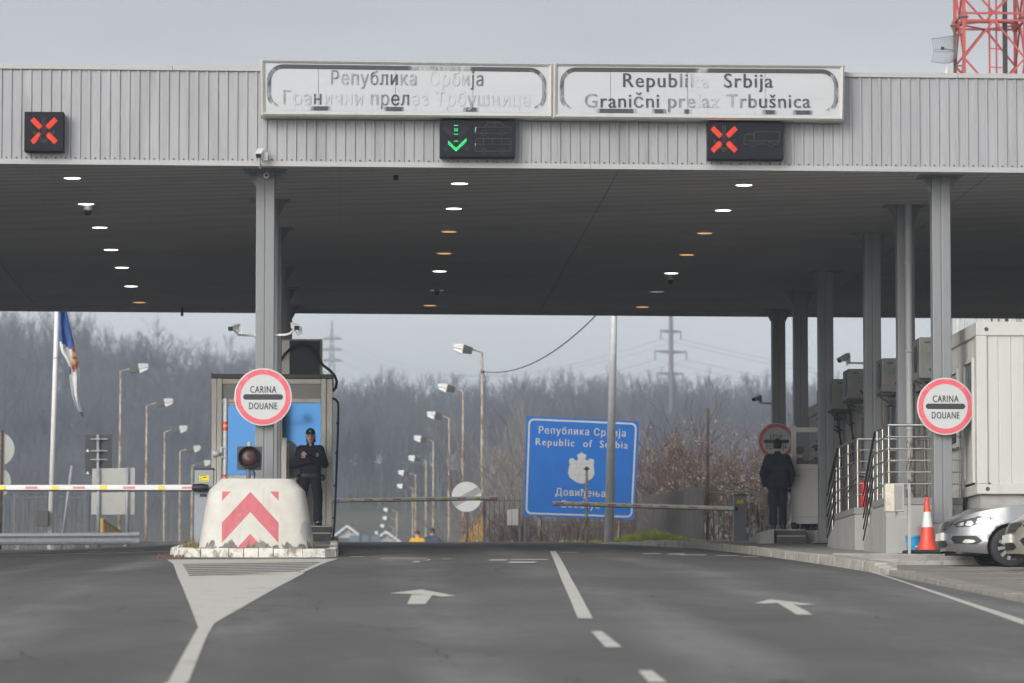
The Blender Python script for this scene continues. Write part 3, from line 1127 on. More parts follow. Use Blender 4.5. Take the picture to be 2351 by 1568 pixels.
def arrow_pts(cx, cy):
    shaft = [(cx + i * 3.2, cy - 30 + j * 4.0) for i in (-1, 0, 1) for j in range(10)]
    head = []
    for s in (-1, 1):
        for i in range(8):
            for j in range(3):
                head.append((cx + s * (23 - i * 3.1) , cy + 3 + i * 2.95 + j * 3.0 - 2))
    return shaft, head


def along(poly, step):
    out = []
    for a, b in zip(poly, poly[1:]):
        n = max(1, int(round(math.hypot(b[0] - a[0], b[1] - a[1]) / step)))
        out += [lerp(a, b, k / n) for k in range(n)]
    return out


def circ(cx, cy, r, n=10): return [(cx + r * math.cos(2 * math.pi * k / n), cy + r * math.sin(2 * math.pi * k / n)) for k in range(n)]


def signal_board(q, label):
    a, b = P(q[0], q[1], YL), P(q[2], q[3], YL)
    t = thing("lane_signal", label, "lane signal", ((a.x + b.x) / 2, YL, b.z), "lane signal boards on the fascia")
    MB().box(a.x, b.x, YL + 0.006, YF - 0.03, b.z, a.z).build("case", m_ledbox, t, bevel=0.01)
    return t


def part_dots(pts, name, mat, t, r=1.15):
    mb = MB()
    dots(mb, pts, r)
    return mb.build(name, mat, t)


s1 = signal_board((56, 256, 146, 347), "square black lane signal with a red cross, alone at the left")
xp = cross_pts(101, 300)
part_dots([p for i, p in enumerate(xp) if i not in (44, 47, 50)], "red_cross", m_ledred, s1)
sh, hd = arrow_pts(101, 300)
part_dots(sh + hd, "unlit_arrow", m_ledoff, s1, 0.8)
s2 = signal_board((1010, 275, 1183, 361), "wide black lane signal with a lit green arrow beside car and bus outlines")
sh, hd = arrow_pts(1047, 318)
part_dots([p for i, p in enumerate(sh) if i % 10 in (0, 2, 3, 5, 9)] + hd[6:24] + hd[24 + 0:24 + 6][::1] + hd[30:48], "green_arrow", m_ledgreen, s2)
part_dots(cross_pts(1047, 318), "unlit_cross", m_ledoff, s2, 0.8)
car = along([(1091, 306), (1091, 296), (1095, 292), (1112, 292), (1121, 281), (1148, 281), (1158, 291), (1173, 293), (1173, 305), (1160, 306), (1145, 306), (1118, 306), (1091, 306)], 2.2) + along([(1136, 281), (1136, 291)], 2.2) + along([(1112, 292), (1158, 292)], 2.4) + circ(1111, 305, 6) + circ(1153, 305, 6)
part_dots(car, "car_symbol", m_ledoff, s2, 0.75)
bus = along([(1091, 347), (1091, 323), (1096, 318), (1173, 318), (1173, 347), (1160, 347), (1145, 347), (1118, 347), (1091, 347)], 2.2) + along([(1092, 331), (1173, 331)], 2.4) + along([(1110, 318), (1110, 331)], 2.4) + along([(1131, 318), (1131, 331)], 2.4) + along([(1152, 318), (1152, 331)], 2.4) + circ(1111, 347, 6) + circ(1153, 347, 6)
part_dots(bus, "bus_symbol", m_ledoff, s2, 0.75)
part_dots([(1092, 295), (1091.5, 298), (1091.5, 301), (1092.5, 292.5), (1091.5, 330), (1091.5, 333)], "lit_diode", m_ledwhite, s2, 0.9)
s3 = signal_board((1625, 279, 1799, 366), "wide black lane signal with a red cross beside a truck outline")
part_dots(cross_pts(1662.5, 320), "red_cross", m_ledred, s3)
sh, hd = arrow_pts(1662.5, 320)
part_dots(sh + hd, "unlit_arrow", m_ledoff, s3, 0.8)
trk = along([(1708, 331), (1708, 319), (1713, 308), (1731, 308), (1731, 322), (1708, 322)], 2.2) + along([(1731, 322), (1731, 303), (1790, 303), (1790, 324), (1731, 324)], 2.2) + along([(1708, 331), (1718, 331)], 2.2) + along([(1737, 331), (1760, 331)], 2.2) + along([(1779, 331), (1786, 331), (1786, 324)], 2.2) + circ(1727.5, 331, 6) + circ(1769.5, 331, 6)
part_dots(trk, "truck_symbol", m_ledoff, s3, 0.75)

# ------------------------------------------------------------------ round prohibition discs
def disc_sign(vx, vy, rad_px, Y, label, words, tilt=0.0, bar=True, dim=False):
    p = P(vx, vy, Y)
    r = rad_px * Y / FPX
    t = thing("round_sign", label, "road sign", (p.x, Y, p.z - r), "round customs and police discs")
    MB().lathe(p, [(r, 0.02), (r * 1.012, 0.0), (r * 1.012, -0.012), (r * 0.985, -0.014)], 48, 'y').build("disc", m_signwhite, t)
    mb = MB()
    n = 56
    ro, ri = r * 0.965, r * 0.79
    vs = [(p.x + rr * math.cos(2 * math.pi * k / n), Y - 0.0165, p.z + rr * math.sin(2 * math.pi * k / n)) for rr in (ro, ri) for k in range(n)]
    mb.add(vs, [(k, (k + 1) % n, n + (k + 1) % n, n + k) for k in range(n)])
    mb.build("red_ring", m_signred, t)
    mb = MB()
    hw, hh = r * 0.70, r * 0.097
    pl = []
    for k in range(9):
        a = RAD(-90 + 180 * k / 8)
        pl.append((p.x + hw - hh + hh * math.cos(a), Y - 0.0165, p.z + hh * math.sin(a)))
    for k in range(9):
        a = RAD(90 + 180 * k / 8)
        pl.append((p.x - hw + hh + hh * math.cos(a), Y - 0.0165, p.z + hh * math.sin(a)))
    mb.add(pl, [tuple(range(len(pl)))])
    mb.build("black_bar", m_signblack, t)
    for (s_, xa, xb, zb_, cap) in words:
        a = Vector((p.x + xa * r, Y - 0.0145, p.z + zb_ * r))
        b = Vector((p.x + xb * r, Y - 0.0145, p.z + zb_ * r))
        lettering(s_, a, b, cap * r, (0, -1, 0), m_signblack, t, 0.006, 1.12)
    MB().box(p.x - 0.2, p.x + 0.2, Y + 0.021, Y + 0.12, p.z - 0.03, p.z + 0.03).build("bracket", m_galv, t)
    return t


cd = [("CARINA", -0.45, 0.46, 0.15, 0.25), ("DOUANE", -0.49, 0.49, -0.43, 0.25)]
disc_sign(604, 911.5, 65.5, 67.72, "red and white customs disc above the chevron block", cd)
disc_sign(2170.5, 933, 65.5, 67.72, "red and white customs disc on the column behind the traffic cone", cd)
disc_sign(1782.5, 1013.5, 42.0, 93.13, "red ringed police stop disc behind the standing officer's head", [("STOP", -0.36, 0.33, 0.13, 0.26), ("POLICIJA", -0.56, 0.6, -0.42, 0.26)])

# ------------------------------------------------------------------ chevron block
def block_mat(zb):
    t = NT("painted concrete block")
    v = t.obj()
    sp = t.n("ShaderNodeSeparateXYZ", {0: v})
    x, z = sp.outputs[0], sp.outputs[2]
    s = 66.6 / FPX
    zref = lambda vy: (P(574, vy, 66.55).z - zb)
    ax = t.m('ABSOLUTE', t.m('SUBTRACT', x, P(574.5, 1190, 66.55).x - P(588, 1190, 66.55).x))
    val = t.m('ADD', z, t.m('MULTIPLY', ax, 1.1))          # constant along the arms of the chevron
    st = lambda vy: zref(vy)
    b1 = t.m('GREATER_THAN', val, st(1078))
    b2 = t.m('MULTIPLY', t.m('LESS_THAN', val, st(1128)), t.m('GREATER_THAN', val, st(1175)))
    b3 = t.m('LESS_THAN', val, st(1225))
    red = t.m('ADD', t.m('ADD', b1, b2), b3)
    red = t.m('MULTIPLY', red, t.m('LESS_THAN', ax, 65 * s))
    red = t.m('MULTIPLY', red, t.m('LESS_THAN', z, st(1127.5)))
    red = t.m('MULTIPLY', red, t.m('LESS_THAN', sp.outputs[1], 0.0))
    wht = t.mix(t.rng(t.noise(3, 6, 0.7), 0.4, 0.75), (0.54, 0.53, 0.49), (0.47, 0.44, 0.37))
    str_ = t.noise(5, 6, 0.7, (1.6, 1.6, 0.18))
    wht = t.mix(t.rng(str_, 0.56, 0.8, 0, 0.6), wht, (0.36, 0.31, 0.22))
    rd = t.mix(t.rng(str_, 0.5, 0.8), (0.50, 0.13, 0.15), (0.33, 0.085, 0.10))
    rd = t.mix(t.rng(t.noise(6, 6, 0.7), 0.58, 0.75, 0, 0.6), rd, (0.66, 0.4, 0.4))
    c = t.mix(red, wht, rd)
    # flaked render near the foot, scratches, one grey patch
    fl = t.noise(4.2, 5, 0.55, (1.3, 1.3, 0.5))
    edge = t.m('ADD', t.m('MULTIPLY', t.m('MAXIMUM', t.m('SUBTRACT', fl, 0.38), 0.0), 0.80), 0.012)
    chip = t.rng(t.m('SUBTRACT', edge, z), -0.006, 0.006)
    grey = t.mix(t.rng(t.noise(14, 5, 0.7), 0.35, 0.7), (0.10, 0.095, 0.075), (0.27, 0.25, 0.21))
    patch = t.m('ADD', t.m('POWER', t.m('DIVIDE', t.m('SUBTRACT', x, 0.76), 0.10), 2.0), t.m('POWER', t.m('DIVIDE', t.m('SUBTRACT', z, 0.30), 0.17), 2.0))
    pm = t.rng(t.m('ADD', patch, t.m('MULTIPLY', t.noise(9, 6, 0.8), 2.2)), 2.1, 1.7)
    sc_ = t.noise(7, 8, 0.8, (1, 1, 0.4))
    sm = t.rng(sc_, 0.70, 0.74)
    c = t.mix(chip, c, grey)
    c = t.mix(pm, c, (0.36, 0.36, 0.36))
    c = t.mix(sm, c, (0.25, 0.22, 0.17))
    t.bump(t.m('SUBTRACT', t.m('MULTIPLY', t.noise(25, 4), 0.25), chip), 0.5, 0.012)
    return t.fin(c, 0.75)


zb0 = P(588, 1263.5, 66.6).z
zs = lambda vy: P(588, vy, 66.6).z
xc = P(588, 1200, 66.6).x
levels = [(1263.5, 134, 0.86), (1245, 131.5, 0.85), (1215, 127, 0.82), (1170, 120, 0.78), (1126, 111.5, 0.735), (1122.5, 109.5, 0.72), (1100, 88, 0.55), (1097, 85, 0.53)]
mb = MB()
n = 48
for vy, hw, hd in levels:
    for k in range(n):
        a = 2 * math.pi * k / n
        e = 0.40
        cx_ = math.copysign(abs(math.cos(a)) ** e, math.cos(a)) * hw * 66.6 / FPX
        sy_ = math.copysign(abs(math.sin(a)) ** e, math.sin(a)) * hd
        mb.v.append((xc + cx_, 67.38 + sy_ * 0.95, zs(vy)))
for i in range(len(levels) - 1):
    for k in range(n):
        k2 = (k + 1) % n
        mb.f.append([i * n + k, i * n + k2, (i + 1) * n + k2, (i + 1) * n + k]); mb.m.append(0)
mb.f.append(list(range(n))[::-1]); mb.m.append(0)
mb.f.append([(len(levels) - 1) * n + k for k in range(n)]); mb.m.append(0)
blk = mb.build("impact_block", block_mat(zb0), smooth=True, auto=25)
tag(blk, "tapered white concrete block with faded red chevron and chipped base", "concrete block")

# red warning lamp on the block
m_fencep = M("dark post steel", (0.10, 0.10, 0.10), 0.5)
p = P(572, 1050, 66.95)
ztop = zs(1097)
t = thing("warning_lamp", "unlit round red lamp on a square black backboard atop the chevron block", "warning lamp", (p.x, 67.0, ztop))
MB().tube([(p.x - 0.01, 67.0, ztop), (p.x - 0.01, 67.0, P(0, 1076, 67).z)], 0.034, 12).build("post", m_fencep, t)
mb = MB()
mb.hexa([(P(544, 1080, 67).x, 67.02, P(544, 1079, 67).z), (P(600, 1080, 67).x, 67.02, P(600, 1079.5, 67).z), (P(600, 1080, 67).x, 67.05, P(600, 1079.5, 67).z), (P(544, 1080, 67).x, 67.05, P(544, 1079, 67).z),
         (P(544, 1080, 67).x, 67.02, P(544, 1024.5, 67).z), (P(602, 1080, 67).x, 67.02, P(602, 1025, 67).z), (P(602, 1080, 67).x, 67.05, P(602, 1025, 67).z), (P(544, 1080, 67).x, 67.05, P(544, 1024.5, 67).z)])
mb.build("backboard", M("backboard dark grey", (0.05, 0.05, 0.052), 0.5, 0, 0.1), t)
MB().lathe((p.x, 67.0, p.z), [(0.168, 0.02), (0.172, -0.10), (0.162, -0.12), (0.158, -0.03), (0.15, -0.02)], 28, 'y').build("hood", m_black, t)
MB().lathe((p.x, 66.99, p.z), [(0.152, 0.0), (0.13, -0.03), (0.07, -0.052), (0.0, -0.06)], 28, 'y').build("lens", M("dull red lens", (0.045, 0.012, 0.009), 0.45, 0, 0.2, 8), t, smooth=True)
MB().lathe((p.x, 67.03, P(0, 1025, 67).z), [(0.035, 0), (0.035, 0.07), (0.03, 0.08)], 10).build("cap", m_panelgrey, t)
MB().tube([(p.x + 0.05, 67.05, P(0, 1075, 67).z), (p.x + 0.085, 67.06, P(0, 1085, 67).z), (p.x + 0.075, 67.06, ztop + 0.0)], 0.012, 8).build("cable", m_rubber, t)

# ------------------------------------------------------------------ customs booth
BY0, BY1 = 80.0, 83.85
px_ = lambda vx: P(vx, 1000, BY0).x
pz_ = lambda vy: P(620, vy, BY0).z
bx0, bx1 = px_(485.5), px_(763)
zbF, zbT = pz_(1207), pz_(859)
t = thing("customs_booth", "beige customs booth with blue mirrored windows behind the left column", "booth", ((bx0 + bx1) / 2, (BY0 + BY1) / 2, G(-1, 81) + KH - 0.01))
mb = MB()
zgb = G(-1, 80) + KH - 0.3
mb.box(bx0 + 0.02, bx1 - 0.02, BY0 + 0.03, BY1, zgb, zbF)
mb.build("base", m_concrete, t)
mb = MB()
mb.box(bx0, px_(497), BY0 + 0.03, BY0 + 0.12, zbF + 0.002, pz_(869))
mb.box(px_(498), px_(509.5), BY0, BY0 + 0.10, zbF + 0.002, pz_(869))
mb.box(px_(737), px_(748.5), BY0, BY0 + 0.10, zbF + 0.002, pz_(869))
mb.box(px_(749), bx1, BY0 + 0.03, BY0 + 0.12, zbF + 0.002, pz_(869))
mb.box(px_(510), px_(736.5), BY0 + 0.005, BY0 + 0.09, pz_(881), pz_(869.5))
mb.box(px_(510), px_(736.5), BY0 + 0.005, BY0 + 0.09, pz_(924.5), pz_(914.5))
mb.box(px_(510), px_(736.5), BY0 + 0.006, BY0 + 0.09, pz_(1101), pz_(1091))
mb.box(px_(640), px_(648), BY0 + 0.004, BY0 + 0.1, pz_(1207), pz_(925))
mb.box(px_(510), px_(736.5), BY0 + 0.002, BY0 + 0.05, zbF + 0.003, pz_(1195))
mb.build("frame", m_beige, t, bevel=0.012)
mb = MB()
mb.box(px_(510), px_(736.5), BY0 + 0.05, BY0 + 0.08, pz_(914), pz_(881.5))
mb.build("header_panel", m_panelgrey, t)
mb = MB()
mb.box(px_(510), px_(639.5), BY0 + 0.04, BY0 + 0.075, pz_(1194.5), pz_(1101.5))
mb.box(px_(648.5), px_(736.5), BY0 + 0.04, BY0 + 0.075, pz_(1194.5), pz_(1101.5))
mb.build("lower_panel", m_beige, t)
w = MB().box(px_(512), px_(639.5), BY0 + 0.035, BY0 + 0.05, pz_(1090.5), pz_(925)).build("window", m_film, t)
mb = MB()
mb.box(px_(511), px_(517), BY0 + 0.012, BY0 + 0.034, pz_(1090.5), pz_(925))
mb.box(px_(517.2), px_(639.4), BY0 + 0.012, BY0 + 0.034, pz_(931), pz_(925))
mb.build("window_frame", m_beige, w)
MB().box(px_(648.5), px_(736.5), BY0 + 0.04, BY0 + 0.06, pz_(1090.5), pz_(925)).build("window", m_film, t)
mb = MB()
for y0, y1 in ((BY0 + 0.13, BY0 + 0.2), (BY0 + 1.9, BY0 + 1.97), (BY1 - 0.07, BY1)):
    for x0, x1 in ((bx0, bx0 + 0.06), (bx1 - 0.06, bx1)):
        mb.box(x0, x1, y0, y1, zbF + 0.002, pz_(869))
mb.box(bx0 + 0.07, bx1 - 0.07, BY1 - 0.05, BY1 - 0.01, zbF + 0.002, pz_(869))
for x0, x1 in ((bx0 + 0.01, bx0 + 0.05), (bx1 - 0.05, bx1 - 0.01)):
    for y0, y1 in ((BY0 + 0.2, BY0 + 1.9), (BY0 + 1.97, BY1 - 0.07)):
        mb.box(x0, x1, y0, y1, zbF + 0.002, pz_(1100))
        mb.box(x0, x1, y0, y1, pz_(924), pz_(870))
mb.build("wall", m_beige, t)
mb = MB()
for x0 in (bx0 + 0.02, bx1 - 0.035):
    for y0, y1 in ((BY0 + 0.2, BY0 + 1.9), (BY0 + 1.97, BY1 - 0.07)):
        mb.box(x0, x0 + 0.015, y0, y1, pz_(1100), pz_(924))
mb.build("window", m_film, t)
mb = MB()
mb.box(bx0 - 0.01, bx1 + 0.02, BY0 - 0.03, BY1 + 0.03, pz_(868.5), zbT)
mb.box(bx0 - 0.01, bx0 + 0.02, BY0 - 0.03, BY0 + 0.02, zbT, zbT + 0.03)
mb.build("roof", M("booth roof edge", (0.13, 0.125, 0.12), 0.6), t, bevel=0.03)
# open door leaf swung out towards the camera
d = thing("x", None, None, (0, 0, 0)); bpy.data.objects.remove(d)
dx0, dx1 = px_(652), px_(662)
mb = MB()
zd0, zd1 = zbF + 0.03, P(648, 1004, 79.4).z
prof = []
for k in range(9):
    a = RAD(90 * k / 8)
    prof.append((79.30 + 0.22 - 0.22 * math.sin(a), zd1 - 0.22 + 0.22 * math.cos(a)))
prof = [(79.97, zd1)] + prof + [(79.30, zd0), (79.97, zd0)]
Xd = P(652, 1100, 79.5).x
mb.prism([(Xd - 0.05, y_, z_) for y_, z_ in prof], (0.10, 0, 0))
mb.box(Xd - 0.085, Xd - 0.052, 79.33, 79.4, zd0, zd1 - 0.1)
dl = mb.build("door", m_beige, t, bevel=0.02)
# dark bulging side pane of the leaf
mb = MB()
pl = []
for k in range(9):
    a = RAD(90 * k / 8)
    pl.append((Xd + 0.06 + 0.30 * math.sin(a), 79.6, zd1 - 0.62 + 0.58 * math.cos(a)))
pl = pl + [(Xd + 0.36, 79.6, P(0, 1094, 79.6).z), (Xd + 0.06, 79.6, P(0, 1094, 79.6).z)]
mb.prism(pl, (0, 0.02, 0))
mb.build("pane", M("dark blue pane", (0.02, 0.05, 0.08), 0.1, 0, 0.1), dl)
mb = MB()
mb.bar((Xd + 0.075, 79.585, zd0 + 0.02), (Xd + 0.075, 79.585, zd1 - 0.1), 0.03)
mb.box(Xd + 0.051, Xd + 0.36, 79.59, 79.63, zd0 + 0.02, P(0, 1096, 79.6).z)
mb.build("inner_frame", m_beige, dl)

# steps in front of the booth
zst = P(720, 1208, 78.9).z
stp = thing("booth_steps", "two dark tiled steps under the officer beside the chevron block", "steps", (P(720, 0, 79.2).x, 79.2, G(-0.6, 79) + KH - 0.01))
sx0, sx1 = P(640, 1200, 79).x, P(759.5, 1200, 79).x
zg0 = G(-0.6, 79) + KH - 0.2
m_tile = M("dark step tile", (0.055, 0.053, 0.05), 0.5, 0, 0.2, 5)
MB().box(sx0, sx1, 78.85, 79.96, zst - 0.13, zst).build("tread", m_tile, stp, bevel=0.004)
MB().box(sx0, sx1 + 0.002, 78.55, 79.961, zg0, zst - 0.131).build("tread", m_tile, stp, bevel=0.004)
mb = MB()
mb.box(sx0, sx1, 78.835, 78.849, zst - 0.012, zst + 0.003)
mb.box(sx0, sx1, 78.535, 78.549, zst - 0.143, zst - 0.128)
mb.build("nosing", m_alu, stp)

# air conditioner on the booth roof, with hoses
t2 = thing("roof_unit", "boxy cooling unit with a black mesh front on the customs booth roof", "air conditioner", (P(694, 861, 80.6).x, 80.8, zbT))
q = lambda vx, vy: P(vx, vy, 80.5)
zr0, zr1 = zbT + 0.002, q(700, 778).z
MB().box(q(645, 0).x, q(743, 0).x, 80.52, 81.2, zr0, zr1).build("case", m_panelgrey, t2, bevel=0.01)
MB().box(q(668, 0).x, q(737, 0).x, 80.505, 80.519, zr0 + 0.005, zr1 - 0.03).build("grille", m_black, t2)
MB().box(q(645.5, 0).x, q(667.5, 0).x, 80.51, 80.519, zr0 + 0.005, zr1 - 0.03).build("panel", m_beige, t2)
ho = [P(645, 828, 80.4), P(654, 813, 80.38), P(668, 799, 80.36), P(684, 790, 80.34), P(700, 789.5, 80.33), P(714, 797, 80.33), P(727, 815, 80.33), P(741, 838, 80.33), P(757, 850, 80.33), P(768, 862, 80.33), P(773.5, 876, 80.33), P(771, 890, 80.36), P(764, 897, 80.42)]
tag(MB().tube(ho, 0.026, 8).build("hose", m_rubber, smooth=True), "black hose looping over the mesh front of the roof unit", "hose")
ho = [P(763, 914.5, 80.2), P(770, 917, 80.1), P(776, 924, 80.0), P(777, 936, 79.9), P(775.5, 1000, 79.8), P(772, 1100, 79.6), P(768, 1200, 79.4), P(765, 1235, 79.3)]
mb = MB().tube(ho, 0.021, 8)
for k in (0.12, 0.35, 0.6, 0.85):
    a = ho[3].lerp(ho[7], k)
    mb.lathe(a, [(0.03, -0.02), (0.03, 0.02)], 8)
tag(mb.build("drain_pipe", m_rubber, smooth=True, auto=40), "thin black cable pipe running down the booth's right edge", "cable pipe")

# striped post behind the block
p0, p1 = P(515.5, 1128, 68.6), P(518.5, 915, 68.6)
t = thing("striped_post", "thin galvanised pole with red and orange bands left of the chevron block", "pole", (p0.x, 68.6, G(-1.8, 68.6) + KH))
zb_ = G(-1.8, 68.6) + KH
MB().tube([(p0.x, 68.6, zb_), tuple(p1)], 0.039, 14).build("pole", m_galv, t, smooth=True, auto=40)
def band(vya, vyb, m, nm="band"):
    f = lambda vy: P(515.5 + (1128 - vy) / 213 * 3.0, vy, 68.6)
    MB().tube([f(vya), f(vyb)], 0.041, 14).build(nm, m, t, smooth=True, auto=40)
band(989, 981, m_red); band(981, 974.5, M("orange band", (0.75, 0.25, 0.03), 0.4)); band(974.5, 968, m_red); band(1096, 1089, m_red)
a = P(515, 1040, 68.5)
mb = MB()
for vy in (1028, 1049): mb.bar(P(507, vy, 68.55), P(521, vy, 68.55), 0.02)
mb.bar(P(507, 1025, 68.55), P(507, 1052, 68.55), 0.035)
mb.build("clamp", m_galv, t)
MB().lathe(P(496, 1042, 68.5), [(0.0, -0.06), (0.05, -0.05), (0.062, -0.02), (0.04, 0.04), (0.02, 0.07)], 14, 'x').build("sensor_head", m_galv, t, smooth=True)

# ------------------------------------------------------------------ lifting barriers
m_arm = M("barrier arm white", (0.66, 0.66, 0.65), 0.35, 0, 0.04, 3)
m_cab = M("barrier cabinet grey", (0.25, 0.265, 0.29), 0.45, 0, 0.05, 3)
m_cab2 = M("barrier cabinet dark", (0.16, 0.17, 0.18), 0.45, 0, 0.05, 3)
m_redst = M("red white sticker", (0.6, 0.22, 0.22), 0.5, 0, 0.05)


def sticker(cx, cz, Y, w, h, t):
    s = MB().box(cx - w / 2, cx + w / 2, Y - 0.004, Y, cz - h / 2, cz + h / 2).build("sticker", m_yellow, t)
    mb = MB()
    mb.box(cx - w * .42, cx + w * .2, Y - 0.006, Y - 0.0045, cz + h * .32, cz + h * .42)
    mb.hexa([(cx - w * .12, Y - 0.006, cz - h * .02), (cx + w * .25, Y - 0.006, cz + h * .12), (cx + w * .25, Y - 0.0045, cz + h * .12), (cx - w * .12, Y - 0.0045, cz - h * .02),
             (cx - w * .12, Y - 0.006, cz + h * .12), (cx + w * .22, Y - 0.006, cz + h * .24), (cx + w * .22, Y - 0.0045, cz + h * .24), (cx - w * .12, Y - 0.0045, cz + h * .12)])
    mb.bar((cx + w * .15, Y - 0.005, cz + h * .1), (cx + w * .32, Y - 0.005, cz - h * .12), h * .06, 0.0015)
    mb.box(cx - w * .42, cx + w * .42, Y - 0.006, Y - 0.0045, cz - h * .36, cz - h * .31)
    for k in range(3):
        mb.box(cx - w * (.42 - .07 * k), cx - w * (.39 - .07 * k), Y - 0.006, Y - 0.0045, cz - h * (.22 - .04 * k), cz + h * (.1 - .04 * k))
    mb.build("camera_symbol", m_signblack, s)


def barrier(a, b, th0, th1, stick, label, hub=None, Y=70.0, cab=None, cab_mat=None):
    """a = arm root, b = arm tip in survey pixels"""
    A, B = P(*a, Y), P(*b, Y)
    base = (B if cab is None else P(cab[0], cab[3], Y))
    t = thing("barrier_gate", label, "road barrier", base, "lifting barriers of the checkpoint")
    mb = MB()
    d = (B - A).normalized()
    u = Vector((-d.z, 0, d.x))
    if u.z < 0: u = -u
    n = 10
    def ringp(C, h):
        return [C + u * (h / 2 * math.copysign(abs(math.sin(q)) ** .5, math.sin(q))) + Vector((0, 0.045, 0)) * math.copysign(abs(math.cos(q)) ** .5, math.cos(q)) for q in [2 * math.pi * k / n for k in range(n)]]
    r0, r1 = ringp(A, th0), ringp(B, th1)
    mb.add(r0 + r1, [(k, (k + 1) % n, n + (k + 1) % n, n + k) for k in range(n)] + [tuple(range(n)), tuple(range(2 * n - 1, n - 1, -1))])
    arm = mb.build("arm", m_arm, t, smooth=True, auto=40)
    mb = MB()
    mb.bar(A - u * (th0 / 2 + 0.006) , B - u * (th1 / 2 + 0.006), 0.05, 0.012)
    mb.build("edge_strip", m_rubber, arm)
    for (vx, kind) in stick:
        f = (vx - a[0]) / (b[0] - a[0])
        C = A.lerp(B, f)
        th = th0 + (th1 - th0) * f
        w = 0.19 if kind == 'r' else 0.11
        hh = 0.035 if kind == 'r' else 0.055
        mb = MB().hexa([C - d * w / 2 - u * hh / 2 + Vector((0, -0.050, 0)), C + d * w / 2 - u * hh / 2 + Vector((0, -0.050, 0)), C + d * w / 2 - u * hh / 2 + Vector((0, -0.044, 0)), C - d * w / 2 - u * hh / 2 + Vector((0, -0.044, 0)),
                        C - d * w / 2 + u * hh / 2 + Vector((0, -0.050, 0)), C + d * w / 2 + u * hh / 2 + Vector((0, -0.050, 0)), C + d * w / 2 + u * hh / 2 + Vector((0, -0.044, 0)), C - d * w / 2 + u * hh / 2 + Vector((0, -0.044, 0))])
        mb.build("sticker", m_yellow if kind == 'y' else m_redst, arm)
    if cab:
        c0, c1 = P(cab[0], cab[1], Y), P(cab[2], cab[3], Y)
        mb = MB().box(c0.x, c1.x, Y + 0.07, Y + 0.40, c1.z, c0.z)
        mb.build("cabinet", cab_mat or m_cab, t, bevel=0.012)
        MB().box(c0.x - 0.008, c1.x + 0.008, Y + 0.06, Y + 0.41, c0.z + 0.001, c0.z + 0.03).build("lid", m_dark, t, bevel=0.006)
        if hub: MB().tube([P(hub[0], a[1], Y), P(hub[1], a[1], Y), P(hub[2], a[1], Y + 0.0)], [hub[3], hub[4], hub[5]], 16).build("hub", m_black, t, smooth=True, auto=50)
        sw = min(0.16, (c1.x - c0.x) * 0.5)
        sticker((c0.x + c1.x) / 2 + 0.0, c0.z - (c0.z - c1.z) * 0.115, Y + 0.069, sw, sw * 0.68, t)
    return t


bl = barrier((442, 1119.5), (-160, 1119.5), 0.098, 0.09, [(x_, 'r') for x_ in (432, 296, 181, 72, -60)] + [(x_, 'y') for x_ in (370, 237, 126, 5, -120)],
             "white lowered barrier arm with black hub at the left cabinet", hub=(440, 462, 478, 0.052, 0.068, 0.05), Y=70.0, cab=(446.5, 1078, 489.5, 1249))
c = P(466, 1137, 70.06)
MB().box(c.x - 0.05, c.x + 0.06, 70.055, 70.068, c.z - 0.022, c.z + 0.022).build("label_plate", m_black, bl)
barrier((762, 1148.5), (1143.5, 1143), 0.075, 0.08, [(x_, 'r') for x_ in (772, 846, 911, 988, 1060, 1133)] + [(x_, 'y') for x_ in (808, 881, 949, 1021, 1097)],
        "lowered barrier arm reaching right from behind the customs booth", Y=97.5, cab=(700, 1130, 742, 1252))
barrier((1684, 1167.5), (1269, 1155), 0.09, 0.088, [(x_, 'r') for x_ in (1285, 1345, 1405, 1462, 1522, 1590)] + [(x_, 'y') for x_ in (1314, 1376, 1434, 1493, 1556, 1640)],
        "lowered barrier arm crossing in front of the blue board", hub=(1688, 1690, 1693, 0.05, 0.05, 0.05), Y=97.9, cab=(1685.5, 1137, 1714.5, 1258.5), cab_mat=m_cab2)
# ------------------------------------------------------------------ prefabricated cabins at the right
ZF = 2.745                                      # cabin floor level
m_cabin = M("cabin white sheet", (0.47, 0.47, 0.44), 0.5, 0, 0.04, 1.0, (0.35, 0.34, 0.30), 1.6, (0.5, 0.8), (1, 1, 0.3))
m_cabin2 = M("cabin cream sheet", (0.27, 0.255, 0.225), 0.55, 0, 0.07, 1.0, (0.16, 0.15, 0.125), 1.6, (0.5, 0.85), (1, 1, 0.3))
m_shutter = M("roller shutter", (0.30, 0.285, 0.255), 0.5, 0, 0.05, 3)
m_rust = M("rust", (0.16, 0.07, 0.03), 0.9, 0, 0.3, 8)
XW = 9.86


